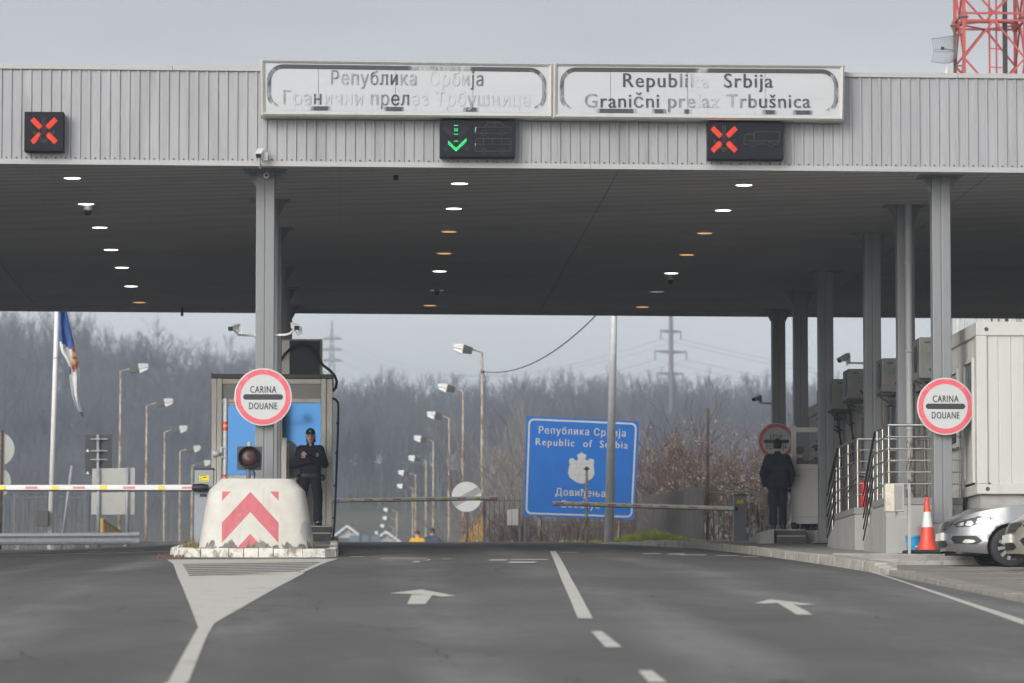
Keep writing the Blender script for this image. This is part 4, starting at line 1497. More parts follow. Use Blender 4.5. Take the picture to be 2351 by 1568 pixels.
def cabin(y0, y1, wx, zt, mat, label, openings, front=False):
    z0 = ZF
    t = thing("portable_cabin", label, "cabin", (XW + wx / 2, (y0 + y1) / 2, z0), "portable cabins beside the road")
    fr = MB()
    hb = 0.24
    for (x, y) in ((XW, y0), (XW + wx - 0.17, y0), (XW, y1 - 0.17), (XW + wx - 0.17, y1 - 0.17)):
        fr.box(x, x + 0.17, y, y + 0.17, z0 + 0.16, zt - hb + 0.02)
    for (a, b, c, d) in ((XW, XW + wx, y0, y0 + 0.12), (XW, XW + wx, y1 - 0.12, y1), (XW, XW + 0.12, y0 + 0.121, y1 - 0.121), (XW + wx - 0.12, XW + wx, y0 + 0.121, y1 - 0.121)):
        fr.box(a, b, c, d, zt - hb + 0.021, zt)
        fr.box(a, b, c, d, z0, z0 + 0.159)
    fr.build("frame", mat, t, bevel=0.012)
    # ribbed wall sheets
    mb = MB()
    def ribs(p, q, fixed, axis, z0_, z1_):
        u = p
        prof = []
        while u < q - 0.01:
            e = min(u + 0.2, q)
            prof += [(u, 0), (min(u + 0.165, e), 0), (min(u + 0.175, e), 0.010), (min(u + 0.192, e), 0.010), (e, 0)]
            u = e
        vs = []
        for (uu, d) in prof:
            for z in (z0_, z1_):
                vs.append((fixed + d, uu, z) if axis == 'x' else (uu, fixed + d, z))
        mb.add(vs, [(2 * i, 2 * i + 2, 2 * i + 3, 2 * i + 1) for i in range(len(prof) - 1)])
    ribs(XW + 0.172, XW + wx - 0.172, y0 + 0.035, 'y', z0 + 0.15, zt - hb + 0.03)
    ribs(XW + 0.172, XW + wx - 0.172, y1 - 0.04, 'y', z0 + 0.15, zt - hb + 0.03)
    # side wall facing the road, leaving the openings
    cuts = sorted([(o[1], o[2], o[3], o[4]) for o in openings])
    cur = y0 + 0.172
    for (a, b, za, zb) in cuts:
        if a > cur + 0.02: ribs(cur, a, XW + 0.035, 'x', z0 + 0.15, zt - hb + 0.03)
        if za > z0 + 0.2: ribs(a, b, XW + 0.035, 'x', z0 + 0.15, za)
        ribs(a, b, XW + 0.035, 'x', zb, zt - hb + 0.03)
        cur = b
    ribs(cur, y1 - 0.172, XW + 0.035, 'x', z0 + 0.15, zt - hb + 0.03)
    ribs(y0 + 0.17, y1 - 0.17, XW + wx - 0.05, 'x', z0 + 0.15, zt - hb + 0.03)
    mb.build("wall", mat, t)
    MB().box(XW + 0.125, XW + wx - 0.125, y0 + 0.125, y1 - 0.125, zt - 0.06, zt - 0.01).build("roof", m_roof, t)
    MB().box(XW + 0.13, XW + wx - 0.13, y0 + 0.13, y1 - 0.13, z0 + 0.05, z0 + 0.1).build("floor", m_roof, t)
    for (kind, a, b, za, zb) in openings:
        f = MB()
        for (p0, p1, q0, q1) in ((a, b, zb - 0.06, zb), (a, b, za, za + 0.06), (a, a + 0.06, za + 0.06, zb - 0.06), (b - 0.06, b, za + 0.06, zb - 0.06)):
            f.box(XW + 0.0, XW + 0.09, p0, p1, q0, q1)
        o = f.build("window" if kind != 'd' else "door", mat, t)
        if kind == 'd':
            MB().box(XW + 0.03, XW + 0.06, a + 0.061, b - 0.061, za + 0.061, (za + zb) / 2).build("door_panel", mat, o)
            MB().box(XW + 0.035, XW + 0.05, a + 0.061, b - 0.061, (za + zb) / 2 + 0.001, zb - 0.061).build("pane", m_glassdark, o)
        else:
            zs_ = za + (zb - za) * (0.0 if kind == 's' else 0.55)
            sh = MB()
            z = zs_ + 0.07
            while z < zb - 0.1:
                sh.hexa([(XW + 0.02, a + 0.062, z), (XW + 0.04, a + 0.062, z), (XW + 0.04, b - 0.062, z), (XW + 0.02, b - 0.062, z),
                         (XW + 0.032, a + 0.062, z + 0.05), (XW + 0.04, a + 0.062, z + 0.05), (XW + 0.04, b - 0.062, z + 0.05), (XW + 0.032, b - 0.062, z + 0.05)])
                z += 0.052
            sh.build("shutter", m_shutter, o)
            MB().box(XW + 0.045, XW + 0.055, a + 0.061, b - 0.061, za + 0.061, zb - 0.061).build("pane", m_glassdark, o)
            MB().box(XW - 0.03, XW - 0.001, a, b, za - 0.03, za + 0.01).build("sill", mat, o)
    return t


zt0 = P(2250, 738, 67).z
c1 = cabin(67.0, 72.9, 2.44, zt0, m_cabin, "clean white cabin with ribbed end wall above the silver car", [('d', 67.5, 68.5, ZF + 0.2, ZF + 2.15), ('w', 69.2, 70.6, ZF + 0.85, ZF + 2.1)])
mb = MB()
for (z_) in (ZF + 0.08, zt0 - 0.12):
    mb.lathe((XW + 0.16, 66.999, z_), [(0.034, 0.0), (0.034, -0.002)], 14, 'y')
mb.build("corner_slot", m_dark, c1)
MB().box(XW + 0.175, XW + 0.205, 66.99, 67.0, ZF + 0.15, ZF + 0.18).build("rust_stain", m_rust, c1)
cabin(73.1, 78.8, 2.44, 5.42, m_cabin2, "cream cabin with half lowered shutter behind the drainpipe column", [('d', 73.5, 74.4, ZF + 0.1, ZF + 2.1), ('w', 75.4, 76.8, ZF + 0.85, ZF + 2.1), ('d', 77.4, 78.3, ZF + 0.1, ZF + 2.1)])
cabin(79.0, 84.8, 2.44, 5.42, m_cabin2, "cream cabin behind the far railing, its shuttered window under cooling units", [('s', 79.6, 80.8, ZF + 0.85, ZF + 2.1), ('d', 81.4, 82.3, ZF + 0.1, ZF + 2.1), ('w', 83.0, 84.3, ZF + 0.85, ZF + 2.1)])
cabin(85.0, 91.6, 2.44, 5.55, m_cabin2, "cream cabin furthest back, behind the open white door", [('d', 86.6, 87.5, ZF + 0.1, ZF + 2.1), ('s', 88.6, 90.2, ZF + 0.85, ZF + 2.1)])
# concrete footing under the row
zf_ = G(7.2, 67) + KH - 0.02
t = MB().box(XW + 0.06, XW + 2.4, 67.1, 91.5, zf_, ZF - 0.004).build("cabin_footing", m_concrete)
tag(t, "long low concrete footing carrying the row of portable cabins", "foundation")


# platforms with stairs and stainless railings
def platform(y0, y1, label, rlabel, nst=4, x0=8.62):
    zb = pv_top(8.6, (y0 + y1) / 2)
    zw = pv_top(8.6, y1)
    t = thing("stair_platform", label, "platform", (9.15, (y0 + y1) / 2, zb), "concrete stair platforms")
    x1 = XW - 0.02
    body = MB()
    ys_ = y1 + 0.32 * nst
    step = (ZF - zw) / (nst + 1)
    body.box(x0, x1, y0, y1, min(zb, zw) - 0.25, ZF - 0.111)
    body.build("body", m_concrete, t, bevel=0.015)
    st = MB()
    for i in range(nst):
        st.box(x0 + 0.12, x1, y1 + 0.001 + 0.32 * i, y1 + 0.32 * (i + 1), zw - 0.2, ZF - step * (i + 1))
    st.build("stairs", m_concrete, t)
    sw = MB()
    sw.prism([(x0, y1 + 0.001, zw - 0.2), (x0, y1 + 0.001, ZF - 0.111), (x0, ys_, zw + 0.15), (x0, ys_, zw - 0.2)], (0.119, 0, 0))
    sw.build("stringer", m_concrete, t)
    MB().box(x0 - 0.015, x1, y0 - 0.015, y1 + 0.02, ZF - 0.11, ZF).build("slab", M("platform slab", (0.22, 0.215, 0.21), 0.6, 0, 0.08, 3), t, bevel=0.006)
    # railing
    r = thing("railing", rlabel, "railing", (9.1, y0, ZF), "stainless stair railings")
    top = ZF + 1.15
    heights = [top - 0.186 * k for k in range(6)]
    posts = [(x0 + 0.06, y0 + 0.05), (x0 + 0.06, y0 + (y1 - y0) * 0.5), (x0 + 0.06, y1 - 0.12), (x1 - 0.03, y0 + 0.05), (x0 + 0.72, y0 + 0.05)]
    for (px_, py_) in posts[:4]:
        MB().tube([(px_, py_, ZF), (px_, py_, top - 0.02)], 0.021, 10).build("post", m_steel, r, smooth=True, auto=40)
    for i in range(2):
        f = (i + 0.6) / 2
        py_ = y1 + 0.32 * nst * f
        zz = ZF - (ZF - zw) * f
        MB().tube([(x0 + 0.06, py_, zz - 0.05), (x0 + 0.06, py_, zz + 1.0)], 0.021, 10).build("post", m_steel, r, smooth=True, auto=40)
    for k, h in enumerate(heights):
        rr = 0.022 if k == 0 else 0.010
        off = 0.0 if k == 0 else -0.03
        dz = ZF - zw
        pts = [(x1, y0 + 0.05 + off, h), (x0 + 0.06 + off, y0 + 0.05 + off, h), (x0 + 0.06 + off, y1, h)]
        MB().tube(pts, rr, 8).build("rail", m_steel, r, smooth=True, auto=50)
        MB().tube([(x0 + 0.04 + off, y1 + 0.03, h - 0.02), (x0 + 0.04 + off, ys_ + 0.15, h - dz * 1.0)], 0.02 if k == 0 else 0.013, 8).build("hand_rail", m_black, r, smooth=True, auto=50)
    return t, r


platform(68.45, 70.1, "concrete platform with stairs beside the traffic cone", "stainless railing of six bars on the platform nearest the cone")
platform(72.6, 75.4, "concrete platform with stairs just beyond the cone's platform", "stainless railing around the red extinguisher on the farther platform")

# police platform with front steps
zpl = P(1800, 1217, 86.2).z
zg1 = pv_top(8.8, 86)
t = thing("steps", "two dark tiled steps under the officer seen from behind", "steps", (8.85, 86.0, zg1))
hx0, hx1 = P(1773, 1200, 86).x, P(1848, 1200, 86).x
dz = (zpl - zg1) / 2
MB().box(hx0, hx1, 85.95, 86.4, zg1 - 0.1, zpl).build("tread", m_tile, t)
MB().box(hx0 + 0.05, hx1 - 0.02, 85.62, 85.949, zg1 - 0.1, zpl - dz).build("tread", m_tile, t)
mb = MB()
mb.box(hx0, hx1, 85.935, 85.949, zpl - 0.012, zpl + 0.002)
mb.box(hx0 + 0.05, hx1 - 0.02, 85.605, 85.619, zpl - dz - 0.012, zpl - dz + 0.002)
mb.build("nosing", m_alu, t)
mb = MB()
mb.hexa([(hx0 - 0.29, 85.6, zg1 - 0.1), (hx0 - 0.002, 85.6, zg1 - 0.1), (hx0 - 0.002, 86.4, zg1 - 0.1), (hx0 - 0.29, 86.4, zg1 - 0.1),
         (hx0 - 0.29, 85.6, zg1 + 0.20), (hx0 - 0.002, 85.6, zg1 + 0.27), (hx0 - 0.002, 86.4, zg1 + 0.27), (hx0 - 0.29, 86.4, zg1 + 0.20)])
mb.build("side_wall", m_concrete, t, bevel=0.01)
pl = MB().box(hx0, XW, 86.401, 91.0, zg1 - 0.1, zpl).build("low_platform", m_concrete)
tag(pl, "low concrete platform behind the dark steps and the white door", "platform")

# open white door
D = 86.62
A, B = P(1817.5, 1200, D), P(1893, 977, D)
t = thing("white_door", "open white door leaf with dark window left of a column", "door", ((A.x + B.x) / 2, D, A.z), None)
fw = 0.10
mb = MB()
mb.box(A.x, A.x + fw, D, D + 0.05, A.z, B.z)
mb.box(B.x - fw, B.x, D, D + 0.05, A.z, B.z)
for (a_, b_) in ((988, 977), (1074, 1062), (1200, 1184)):
    mb.box(A.x + fw + 0.0005, B.x - fw - 0.0005, D, D + 0.05, P(0, a_, D).z, P(0, b_, D).z)
m_pvc = M("white pvc", (0.56, 0.56, 0.545), 0.35, 0, 0.03, 2)
mb.build("leaf", m_pvc, t, bevel=0.005)
MB().box(A.x + fw + 0.001, B.x - fw - 0.001, D + 0.012, D + 0.04, P(0, 1183.5, D).z, P(0, 1074.5, D).z).build("panel", m_pvc, t)
tg = NT("clear door glass")
tg.b.inputs["Transmission Weight"].default_value = 0.92
tg.b.inputs["IOR"].default_value = 1.05
tg.fin((0.72, 0.75, 0.78), 0.02)
MB().box(A.x + fw + 0.001, B.x - fw - 0.001, D + 0.02, D + 0.03, P(0, 1061.5, D).z, P(0, 988.5, D).z).build("pane", tg.mat, t)
mb = MB()
hz = P(0, 1089, D).z
mb.box(A.x + 0.02, A.x + 0.06, D - 0.012, D - 0.001, hz - 0.14, hz + 0.04)
mb.bar((A.x + 0.035, D - 0.04, hz), (A.x + 0.17, D - 0.045, hz), 0.022)
mb.bar((A.x + 0.04, D - 0.05, hz), (A.x + 0.04, D - 0.002, hz), 0.02)
mb.build("handle", m_galv, t)
MB().box(B.x - 0.004, B.x + 0.03, D + 0.051, D + 0.09, zpl, B.z + 0.03).build("jamb", m_pvc, t)

# cooling units on brackets along the cabin wall
m_ac = M("weathered unit casing", (0.15, 0.146, 0.135), 0.55, 0, 0.12, 3, (0.06, 0.115, 0.10), 4, (0.5, 0.75))
acs = [(84.9, 5.55, 5.0, "cooling unit furthest back, half hidden behind a column"), (82.9, 5.6, 5.02, "weathered cooling unit left of the pair under the camera arm"), (80.4, 5.62, 5.06, "weathered cooling unit higher on the wall, touching a column's left edge"),
       (75.3, 5.45, 4.86, "cooling unit with dangling pipes above the rear railing"), (71.2, 5.5, 4.82, "cooling unit above the customs disc, beside the drainpipe column")]
for (y0, z1, z0, lab) in acs:
    x0, x1 = (9.43, 9.76) if y0 > 72 else (9.53, 9.8)
    t = thing("wall_cooling_unit", lab, "air conditioner", ((x0 + x1) / 2, y0 + 0.4, z0), "cooling units on the cabins")
    MB().box(x0, x1, y0, y0 + 0.82, z0, z1).build("case", m_ac, t, bevel=0.02)
    mb = MB()
    mb.lathe((x0 - 0.001, y0 + 0.4, (z0 + z1) / 2), [(0.22, 0.0), (0.22, -0.008), (0.2, -0.012)], 20, 'x')
    mb.build("fan_grille", m_black, t)
    mb = MB()
    mb.box(x0 + 0.09, x0 + 0.19, y0 - 0.006, y0 - 0.001, z1 - 0.10, z1 - 0.07)
    mb.box(x0 + 0.10, x0 + 0.28, y0 - 0.008, y0 - 0.002, z1 - 0.26, z1 - 0.255)
    mb.build("side_handle", m_dark, t)
    for yy_ in (y0 + 0.1, y0 + 0.68):
        mb = MB()
        mb.bar((x0 - 0.02, yy_, z0 - 0.025), (XW - 0.005, yy_, z0 - 0.025), 0.04)
        mb.bar((x0 + 0.05, yy_, z0 - 0.05), (XW - 0.005, yy_, z0 - 0.28), 0.03)
        mb.build("bracket", m_dark, t)
    mb = MB()
    mb.tube([(x1 - 0.1, y0 - 0.01, z0 + 0.16), (x1 - 0.02, y0 - 0.06, z0 + 0.05), (x1 + 0.0, y0 - 0.05, z0 - 0.25), (x1 + 0.06, y0 - 0.02, z0 - 0.55), (XW - 0.01, y0 + 0.0, z0 - 0.6)], 0.016, 6)
    mb.tube([(x1 - 0.06, y0 - 0.012, z0 + 0.12), (x1 + 0.03, y0 - 0.03, z0 - 0.1), (x1 + 0.06, y0 - 0.01, z0 - 1.0)], 0.012, 6)
    mb.build("pipe", m_rubber, t)

# drainpipe on the second right column
m_peel = NT("peeling painted pipe")
zz_ = m_peel.n("ShaderNodeSeparateXYZ", {0: m_peel.obj()}).outputs[2]
f_ = m_peel.m('MULTIPLY', m_peel.rng(zz_, 1.25, 1.2), m_peel.rng(m_peel.noise(7, 6, 0.7, (1.5, 1.5, 0.6)), 0.44, 0.52))
m_peel.fin(m_peel.mix(f_, m_peel.mix(m_peel.rng(zz_, 1.25, 1.2), (0.33, 0.335, 0.34), (0.05, 0.047, 0.042)), (0.30, 0.295, 0.27)), 0.5)
Xp, Yp = P(2088, 800, 72.0).x, 72.03
zb_ = P(2088, 1110, 72).z
mb = MB()
zt_ = zc(Xp) - 0.003
mb.tube([(Xp, Yp, pv_top(9.3, 72) + 0.72 + 0.05), (Xp, Yp, zt_)], 0.062, 16)
for zz in (P(0, 1022, 72).z, P(0, 595, 72).z, P(0, 800, 72).z):
    mb.lathe((Xp, Yp, zz), [(0.066, -0.03), (0.074, -0.02), (0.074, 0.02), (0.066, 0.03)], 16)
tag(mb.build("drainpipe", m_peel.mat, smooth=True, auto=40), "grey drainpipe with flaking white paint on its lower end", "drainpipe")

# fire extinguisher
c = P(1993, 1157, 72.9)
t = thing("fire_extinguisher", "red fire extinguisher standing behind the farther railing", "fire extinguisher", (c.x, 73.0, ZF), None)
MB().lathe((c.x, 73.3, ZF), [(0.075, 0.0), (0.08, 0.02), (0.08, 0.42), (0.06, 0.47), (0.025, 0.5)], 18).build("cylinder", m_red, t, smooth=True, auto=40)
MB().lathe((c.x, 73.3, ZF + 0.5), [(0.02, 0), (0.02, 0.05), (0.03, 0.055), (0.03, 0.08)], 10).build("valve", m_galv, t)
MB().tube([(c.x, 73.28, ZF + 0.55), (c.x - 0.12, 73.24, ZF + 0.55), (c.x - 0.22, 73.2, ZF + 0.46), (c.x - 0.28, 73.2, ZF + 0.33), (c.x - 0.33, 73.2, ZF + 0.24)], 0.013, 8).build("hose", m_rubber, t)
MB().tube([(c.x - 0.33, 73.2, ZF + 0.24), (c.x - 0.41, 73.2, ZF + 0.16)], [0.02, 0.028], 8).build("nozzle", m_rubber, t)

# perforated detector box on a post
Yd = 66.98
a, b = P(2030, 1111, Yd), P(2074, 1176, Yd)
t = thing("detector_box", "cream and grey perforated box on a thin post left of the traffic cone", "box", (P(2079, 0, Yd).x, Yd, G(7.2, Yd) + KH), None)
x1_ = P(2045.5, 0, Yd).x
MB().box(a.x, x1_ - 0.002, Yd - 0.14, Yd + 0.05, b.z, a.z).build("side_case", m_cream, t, bevel=0.02)
mb = MB().box(x1_, b.x, Yd - 0.12, Yd + 0.05, b.z + 0.005, a.z - 0.005)
mb.build("case", m_panelgrey, t, bevel=0.01)
mb = MB()
for i in range(9):
    for j in range(26):
        cx_, cz_ = x1_ + 0.012 + i * 0.0115 + (0.0057 if j % 2 else 0), b.z + 0.04 + j * 0.0145
        mb.lathe((cx_, Yd - 0.121, cz_), [(0.0042, 0.0), (0.0042, -0.001)], 6, 'y')
mb.build("perforation", m_dark, t)
mb = MB()
pxx = P(2079, 0, Yd).x
mb.box(pxx - 0.022, pxx + 0.022, Yd - 0.02, Yd + 0.02, G(7.2, Yd) + KH - 0.02, P(0, 1108, Yd).z)
mb.box(b.x - 0.12, pxx - 0.023, Yd - 0.015, Yd + 0.015, P(0, 1187, Yd).z, P(0, 1181, Yd).z)
mb.box(b.x - 0.12, b.x - 0.09, Yd - 0.014, Yd + 0.014, P(0, 1180.9, Yd).z, b.z)
mb.box(b.x + 0.001, pxx - 0.023, Yd - 0.014, Yd + 0.014, P(0, 1120, Yd).z, P(0, 1115, Yd).z)
mb.build("post", m_panelgrey, t)

# traffic cone and bucket
Yc_ = 67.35
c = P(2123, 1284, Yc_)
zk = pv_top(9, Yc_) + 0.002
hc = P(2117, 1142.5, Yc_).z - zk
t = thing("traffic_cone", "tall red and white traffic cone on a black base", "traffic cone", (c.x, Yc_, zk), None)
xc_ = P(2120, 0, Yc_).x
s = hc / 0.94
MB().box(c.x - 0.31, c.x + 0.31, Yc_ - 0.31, Yc_ + 0.31, zk, zk + 0.05).build("base", m_rubber, t, bevel=0.012)
R_ = lambda h: 0.028 + (0.94 - h) * 0.137 if h > 0.3 else 0.1157 + (0.3 - h) ** 1.6 * 0.62
def conepart(h0, h1, mat, extra=None):
    pr = [(R_(h0 + (h1 - h0) * k / 8) * s, (h0 + (h1 - h0) * k / 8) * s) for k in range(9)]
    if extra: pr += extra
    MB().lathe((xc_, Yc_, zk), pr, 32).build("sleeve", mat, t, smooth=True, auto=45)
conepart(0.052, 0.44, m_orange)
conepart(0.44, 0.70, m_white)
conepart(0.70, 0.90, m_orange, [(0.036 * s, 0.905 * s), (0.036 * s, 0.93 * s), (0.028 * s, 0.945 * s)])
c = P(2095, 1280.5, 67.75)
t = thing("bucket", "blue plastic bucket tucked behind the traffic cone", "bucket", (c.x + 0.03, 67.75, pv_top(9, 67.75) + 0.002), None)
zk2 = pv_top(9, 67.75) + 0.002
MB().lathe((c.x + 0.03, 67.75, zk2), [(0.105, 0), (0.135, 0.24), (0.146, 0.245), (0.146, 0.27), (0.135, 0.27), (0.128, 0.24), (0.1, 0.02)], 24).build("body", m_blue, t, smooth=True, auto=40)
mb = MB()
mb.tube([(c.x + 0.03 + 0.15 * math.cos(RAD(180 + 180 * k / 12)), 67.75 - 0.145, zk2 + 0.25 + 0.15 * math.sin(RAD(180 + 180 * k / 12))) for k in range(13)], 0.006, 6)
mb.build("handle", m_blue, t)
MB().box(c.x + 0.02, c.x + 0.09, 67.75 - 0.152, 67.75 - 0.146, zk2 + 0.09, zk2 + 0.105).build("grip", m_white, t)

# ------------------------------------------------------------------ surveillance cameras
m_camw = M("camera housing", (0.62, 0.62, 0.6), 0.4, 0, 0.05, 6)
m_camg = M("camera housing grey", (0.34, 0.34, 0.33), 0.45, 0, 0.08, 6)


def cam_unit(pos, yaw, pitch, label, arm=None, mat=None, L=0.26, w=0.085, box=True, Ym=None):
    mat = mat or m_camw
    p = Vector(pos)
    t = thing("security_camera", label, "camera", tuple(p), "surveillance cameras")
    d = Vector((math.sin(RAD(yaw)) * math.cos(RAD(pitch)), -math.cos(RAD(yaw)) * math.cos(RAD(pitch)), math.sin(RAD(pitch))))
    rt = d.cross(Vector((0, 0, 1))).normalized()
    up = rt.cross(d)
    def bx(c0, l0, l1, hw, h0, h1):
        vs = []
        for hh in (h0, h1):
            for (a_, b_) in ((l0, -hw), (l0, hw), (l1, hw), (l1, -hw)):
                vs.append(c0 + d * a_ + rt * b_ + up * hh)
        return vs
    MB().hexa(bx(p, -L / 2, L / 2, w / 2, -w * 0.42, w * 0.42)).build("housing", mat, t, bevel=0.01)
    MB().hexa(bx(p, -L / 2 - 0.01, L / 2 + 0.03, w * 0.6, w * 0.43, w * 0.52)).build("sunshield", mat, t)
    MB().hexa(bx(p, L / 2 + 0.001, L / 2 + 0.012, w * 0.45, -w * 0.38, w * 0.38)).build("lens_window", m_black, t)
    if arm:
        mb = MB().tube([p + Vector((0, 0, -w * 0.4))] + [Vector(a_) for a_ in arm], 0.019, 10)
        mb.lathe(arm[-1], [(0.04, -0.01), (0.04, 0.01)], 12, 'x')
        mb.build("arm", mat, t, smooth=True, auto=50)
    if box:
        MB().box(p.x + 0.05, p.x + 0.12, p.y + 0.05, p.y + 0.10, p.z - 0.10, p.z + 0.02).build("junction_box", mat, t)
        mb = MB().tube([p + d * (-L / 2) + Vector((0, 0, -0.02)), p + Vector((0.05, 0.1, -0.13)), p + Vector((0.09, 0.08, -0.10))], 0.007, 6)
        mb.build("cable", m_camg, t)
    return t


c = P(596.5, 352, 66.75)
cam_unit(c, -8, -22, "white camera mounted on the lower trim of the fascia above the left column", [(c.x, 66.8, c.z - 0.12), (c.x + 0.005, 66.88, P(0, 378, 66.9).z), (c.x + 0.005, 66.955, P(0, 378, 66.9).z)])
c = P(538, 752, 67.7)
cam_unit(c, -25, -12, "pair of small cameras on the left arm of the left column, facing left", [P(541, 762, 67.72), P(549, 768.5, 67.8), P(560, 769.5, 67.9), P(586, 770, 67.99)])
c = P(677, 750, 67.7)
cam_unit(c, 12, -12, "white camera on the right arm of the left column", [P(673, 759, 67.74), P(666, 766, 67.85), P(654, 769, 67.9), P(629, 769.5, 67.99)])
c = P(1938, 822, 76.8)
cam_unit(c, -50, -24, "camera with a coil of cable on an arm, right of the white door's column", [P(1946, 830, 76.8), P(1953, 833, 76.8), P(1968, 833.5, 76.8), P(1986, 834, 76.8)], m_camg)
c = P(1738, 914, 93.3)
cam_unit(c, -40, -18, "camera on an arm just above the round police stop disc", [P(1746, 921, 93.3), P(1752, 926, 93.3), P(1769, 926, 93.3)], m_camg)
c = ceil_pt(609, 398)
t = thing("bullet_camera", "small white cylindrical camera under the ceiling at the left column's head", "camera", (c.x + 0.03, 67.75, P(0, 409, 67.75).z), None)
cz = P(0, 401, 67.75).z
MB().lathe((c.x + 0.03, 67.72, cz), [(0.02, 0.06), (0.045, 0.05), (0.048, -0.03), (0.042, -0.05)], 16, 'y').build("housing", m_camw, t, smooth=True, auto=40)
MB().box(c.x + 0.008, c.x + 0.052, 67.66, 67.669, cz - 0.02, cz + 0.02).build("lens", m_black, t)
MB().tube([(c.x + 0.03, 67.74, cz + 0.03), (c.x + 0.03, 67.74, zc(c.x))], 0.015, 8).build("stalk", m_camg, t)
for (vx, vy, lab, rr) in ((202, 475, "dome camera hanging under the second lamp of the left row", 0.085), (1540, 636, "dark dome camera hanging under the fifth lamp of the right row", 0.085), (1003, 663, "dark pointed sensor under the sixth lamp of the middle row", 0.07)):
    c = ceil_pt(vx, vy - 4)
    t = thing("dome_camera", lab, "camera", (c.x, c.y, c.z - 0.2), "dome cameras under the ceiling")
    MB().lathe((c.x, c.y, c.z), [(rr, 0.002), (rr * 1.05, -0.05), (rr * 0.95, -0.09)], 16).build("mount", m_camg, t, smooth=True, auto=40)
    MB().lathe((c.x, c.y, c.z), [(rr * 0.8, -0.0905), (rr * 0.72, -0.13), (rr * 0.4, -0.17), (0.0, -0.18)], 16).build("dome", m_glassdark, t, smooth=True, auto=60)
c = ceil_pt(909, 401)
t = thing("motion_sensor", "small black box sensor alone on the ceiling near the fascia", "sensor", (c.x, c.y, c.z - 0.09), None)
MB().box(c.x - 0.04, c.x + 0.04, c.y - 0.03, c.y + 0.03, c.z - 0.085, c.z - 0.01).build("case", m_black, t, bevel=0.015)
MB().box(c.x - 0.015, c.x + 0.015, c.y - 0.015, c.y + 0.015, c.z - 0.0099, c.z + 0.002).build("foot", m_black, t)
c = P(418, 713, 93.9)
t = thing("hanging_sensor", "little dark box hanging from the canopy's rear edge at the left", "sensor", (c.x, 93.9, c.z - 0.11), None)
MB().box(c.x - 0.03, c.x + 0.03, 93.87, 93.94, P(0, 724, 93.9).z, P(0, 717, 93.9).z).build("case", m_dark, t, bevel=0.008)
MB().box(c.x - 0.02, c.x + 0.02, 93.89, 93.92, P(0, 716.9, 93.9).z, zc(c.x)).build("bracket", m_dark, t)
# ------------------------------------------------------------------ cars
m_carp = NT("silver car paint")
m_carp.b.inputs["Coat Weight"].default_value = 0.8
m_carp.b.inputs["Coat Roughness"].default_value = 0.05
m_silver = m_carp.fin(m_carp.mix(m_carp.rng(m_carp.noise(900, 2), 0.35, 0.65), (0.25, 0.255, 0.26), (0.33, 0.335, 0.34)), 0.34, 0.75)
m_carb = NT("champagne car paint")
m_carb.b.inputs["Coat Weight"].default_value = 0.8
m_champ = m_carb.fin((0.46, 0.43, 0.36), 0.36, 0.7)
m_chrome = M("chrome", (0.75, 0.75, 0.74), 0.12, 1.0, 0.02)
m_lampglass = M("headlamp bezel", (0.04, 0.042, 0.045), 0.15, 0.2, 0.2, 12, spec=0.8)
m_reflector = M("lamp reflector", (0.75, 0.74, 0.7), 0.12, 0.9, 0.05, 10)
m_rim = M("alloy wheel", (0.5, 0.49, 0.46), 0.35, 0.8, 0.05, 8)
m_wscreen = M("windscreen glass", (0.045, 0.055, 0.06), 0.04, 0, 0.05, 1, spec=0.7)


class Car:
    """nose towards -X, body frame: s back from the nose, y across, z up"""
    LEN, HW = 4.45, 0.89
    NB = 0.50                                   # belt half of the rounded nose

    def plan(self, u, z):
        """u = distance along the outline from the centre of the nose -> (s, y), outward normal"""
        # superellipse nose of depth D, then straight side
        D, n = 0.95, 2.6
        if not hasattr(self, "tab"):
            tb, acc = [], 0.0
            last = None
            for k in range(401):
                a = math.pi / 2 * k / 400
                y = self.HW * math.sin(a) ** (2 / n) if a > 0 else 0.0
                s = D - D * math.cos(a) ** (2 / n) if a < math.pi / 2 else D
                if last: acc += math.hypot(s - last[0], y - last[1])
                tb.append((acc, s, y)); last = (s, y)
            self.tab = tb
            self.ulen = acc
        if u >= self.ulen: return (D + u - self.ulen, self.HW)
        ks = [t[0] for t in self.tab]
        return (float(np.interp(u, ks, [t[1] for t in self.tab])), float(np.interp(u, ks, [t[2] for t in self.tab])))

    def prof(self, s):
        """shoulder height and lower edge at s"""
        sh = float(np.interp(s, [0, 0.06, 0.2, 0.45, 0.8, 1.2, 1.55, 3.6, 4.2, 4.45], [0.70, 0.72, 0.765, 0.83, 0.885, 0.93, 0.955, 1.0, 0.99, 0.9]))
        lo = float(np.interp(s, [0, 0.1, 0.5, 0.75, 1.4, 1.5, 3.1, 3.2, 4.45], [0.25, 0.235, 0.20, 0.18, 0.18, 0.2, 0.2, 0.22, 0.28]))
        return sh, lo

    def pt(self, u, z, off=0.0):
        s0, y0 = self.plan(u, z)
        s1, y1 = self.plan(u + 0.01, z)
        s2, y2 = self.plan(max(0, u - 0.01), z)
        tx, ty = s1 - s2, y1 - y2
        l = math.hypot(tx, ty)
        nx, ny = -ty / l, tx / l                # outward
        # vertical shaping: bumper bulge, tumblehome
        nose = max(0.0, 1 - s0 / 0.9)
        d = float(np.interp(z, [0.15, 0.24, 0.35, 0.50, 0.60, 0.72, 0.85, 1.0], [-0.10, -0.035, 0.0, 0.0, -0.025, -0.075, -0.14, -0.2])) * nose + \
            float(np.interp(z, [0.15, 0.3, 0.5, 0.68, 0.76, 0.9, 1.0], [-0.05, -0.012, 0.0, 0.012, 0.0, -0.03, -0.07])) * (1 - nose)
        d += off
        return Vector((s0 + nx * d, y0 + ny * d, z))


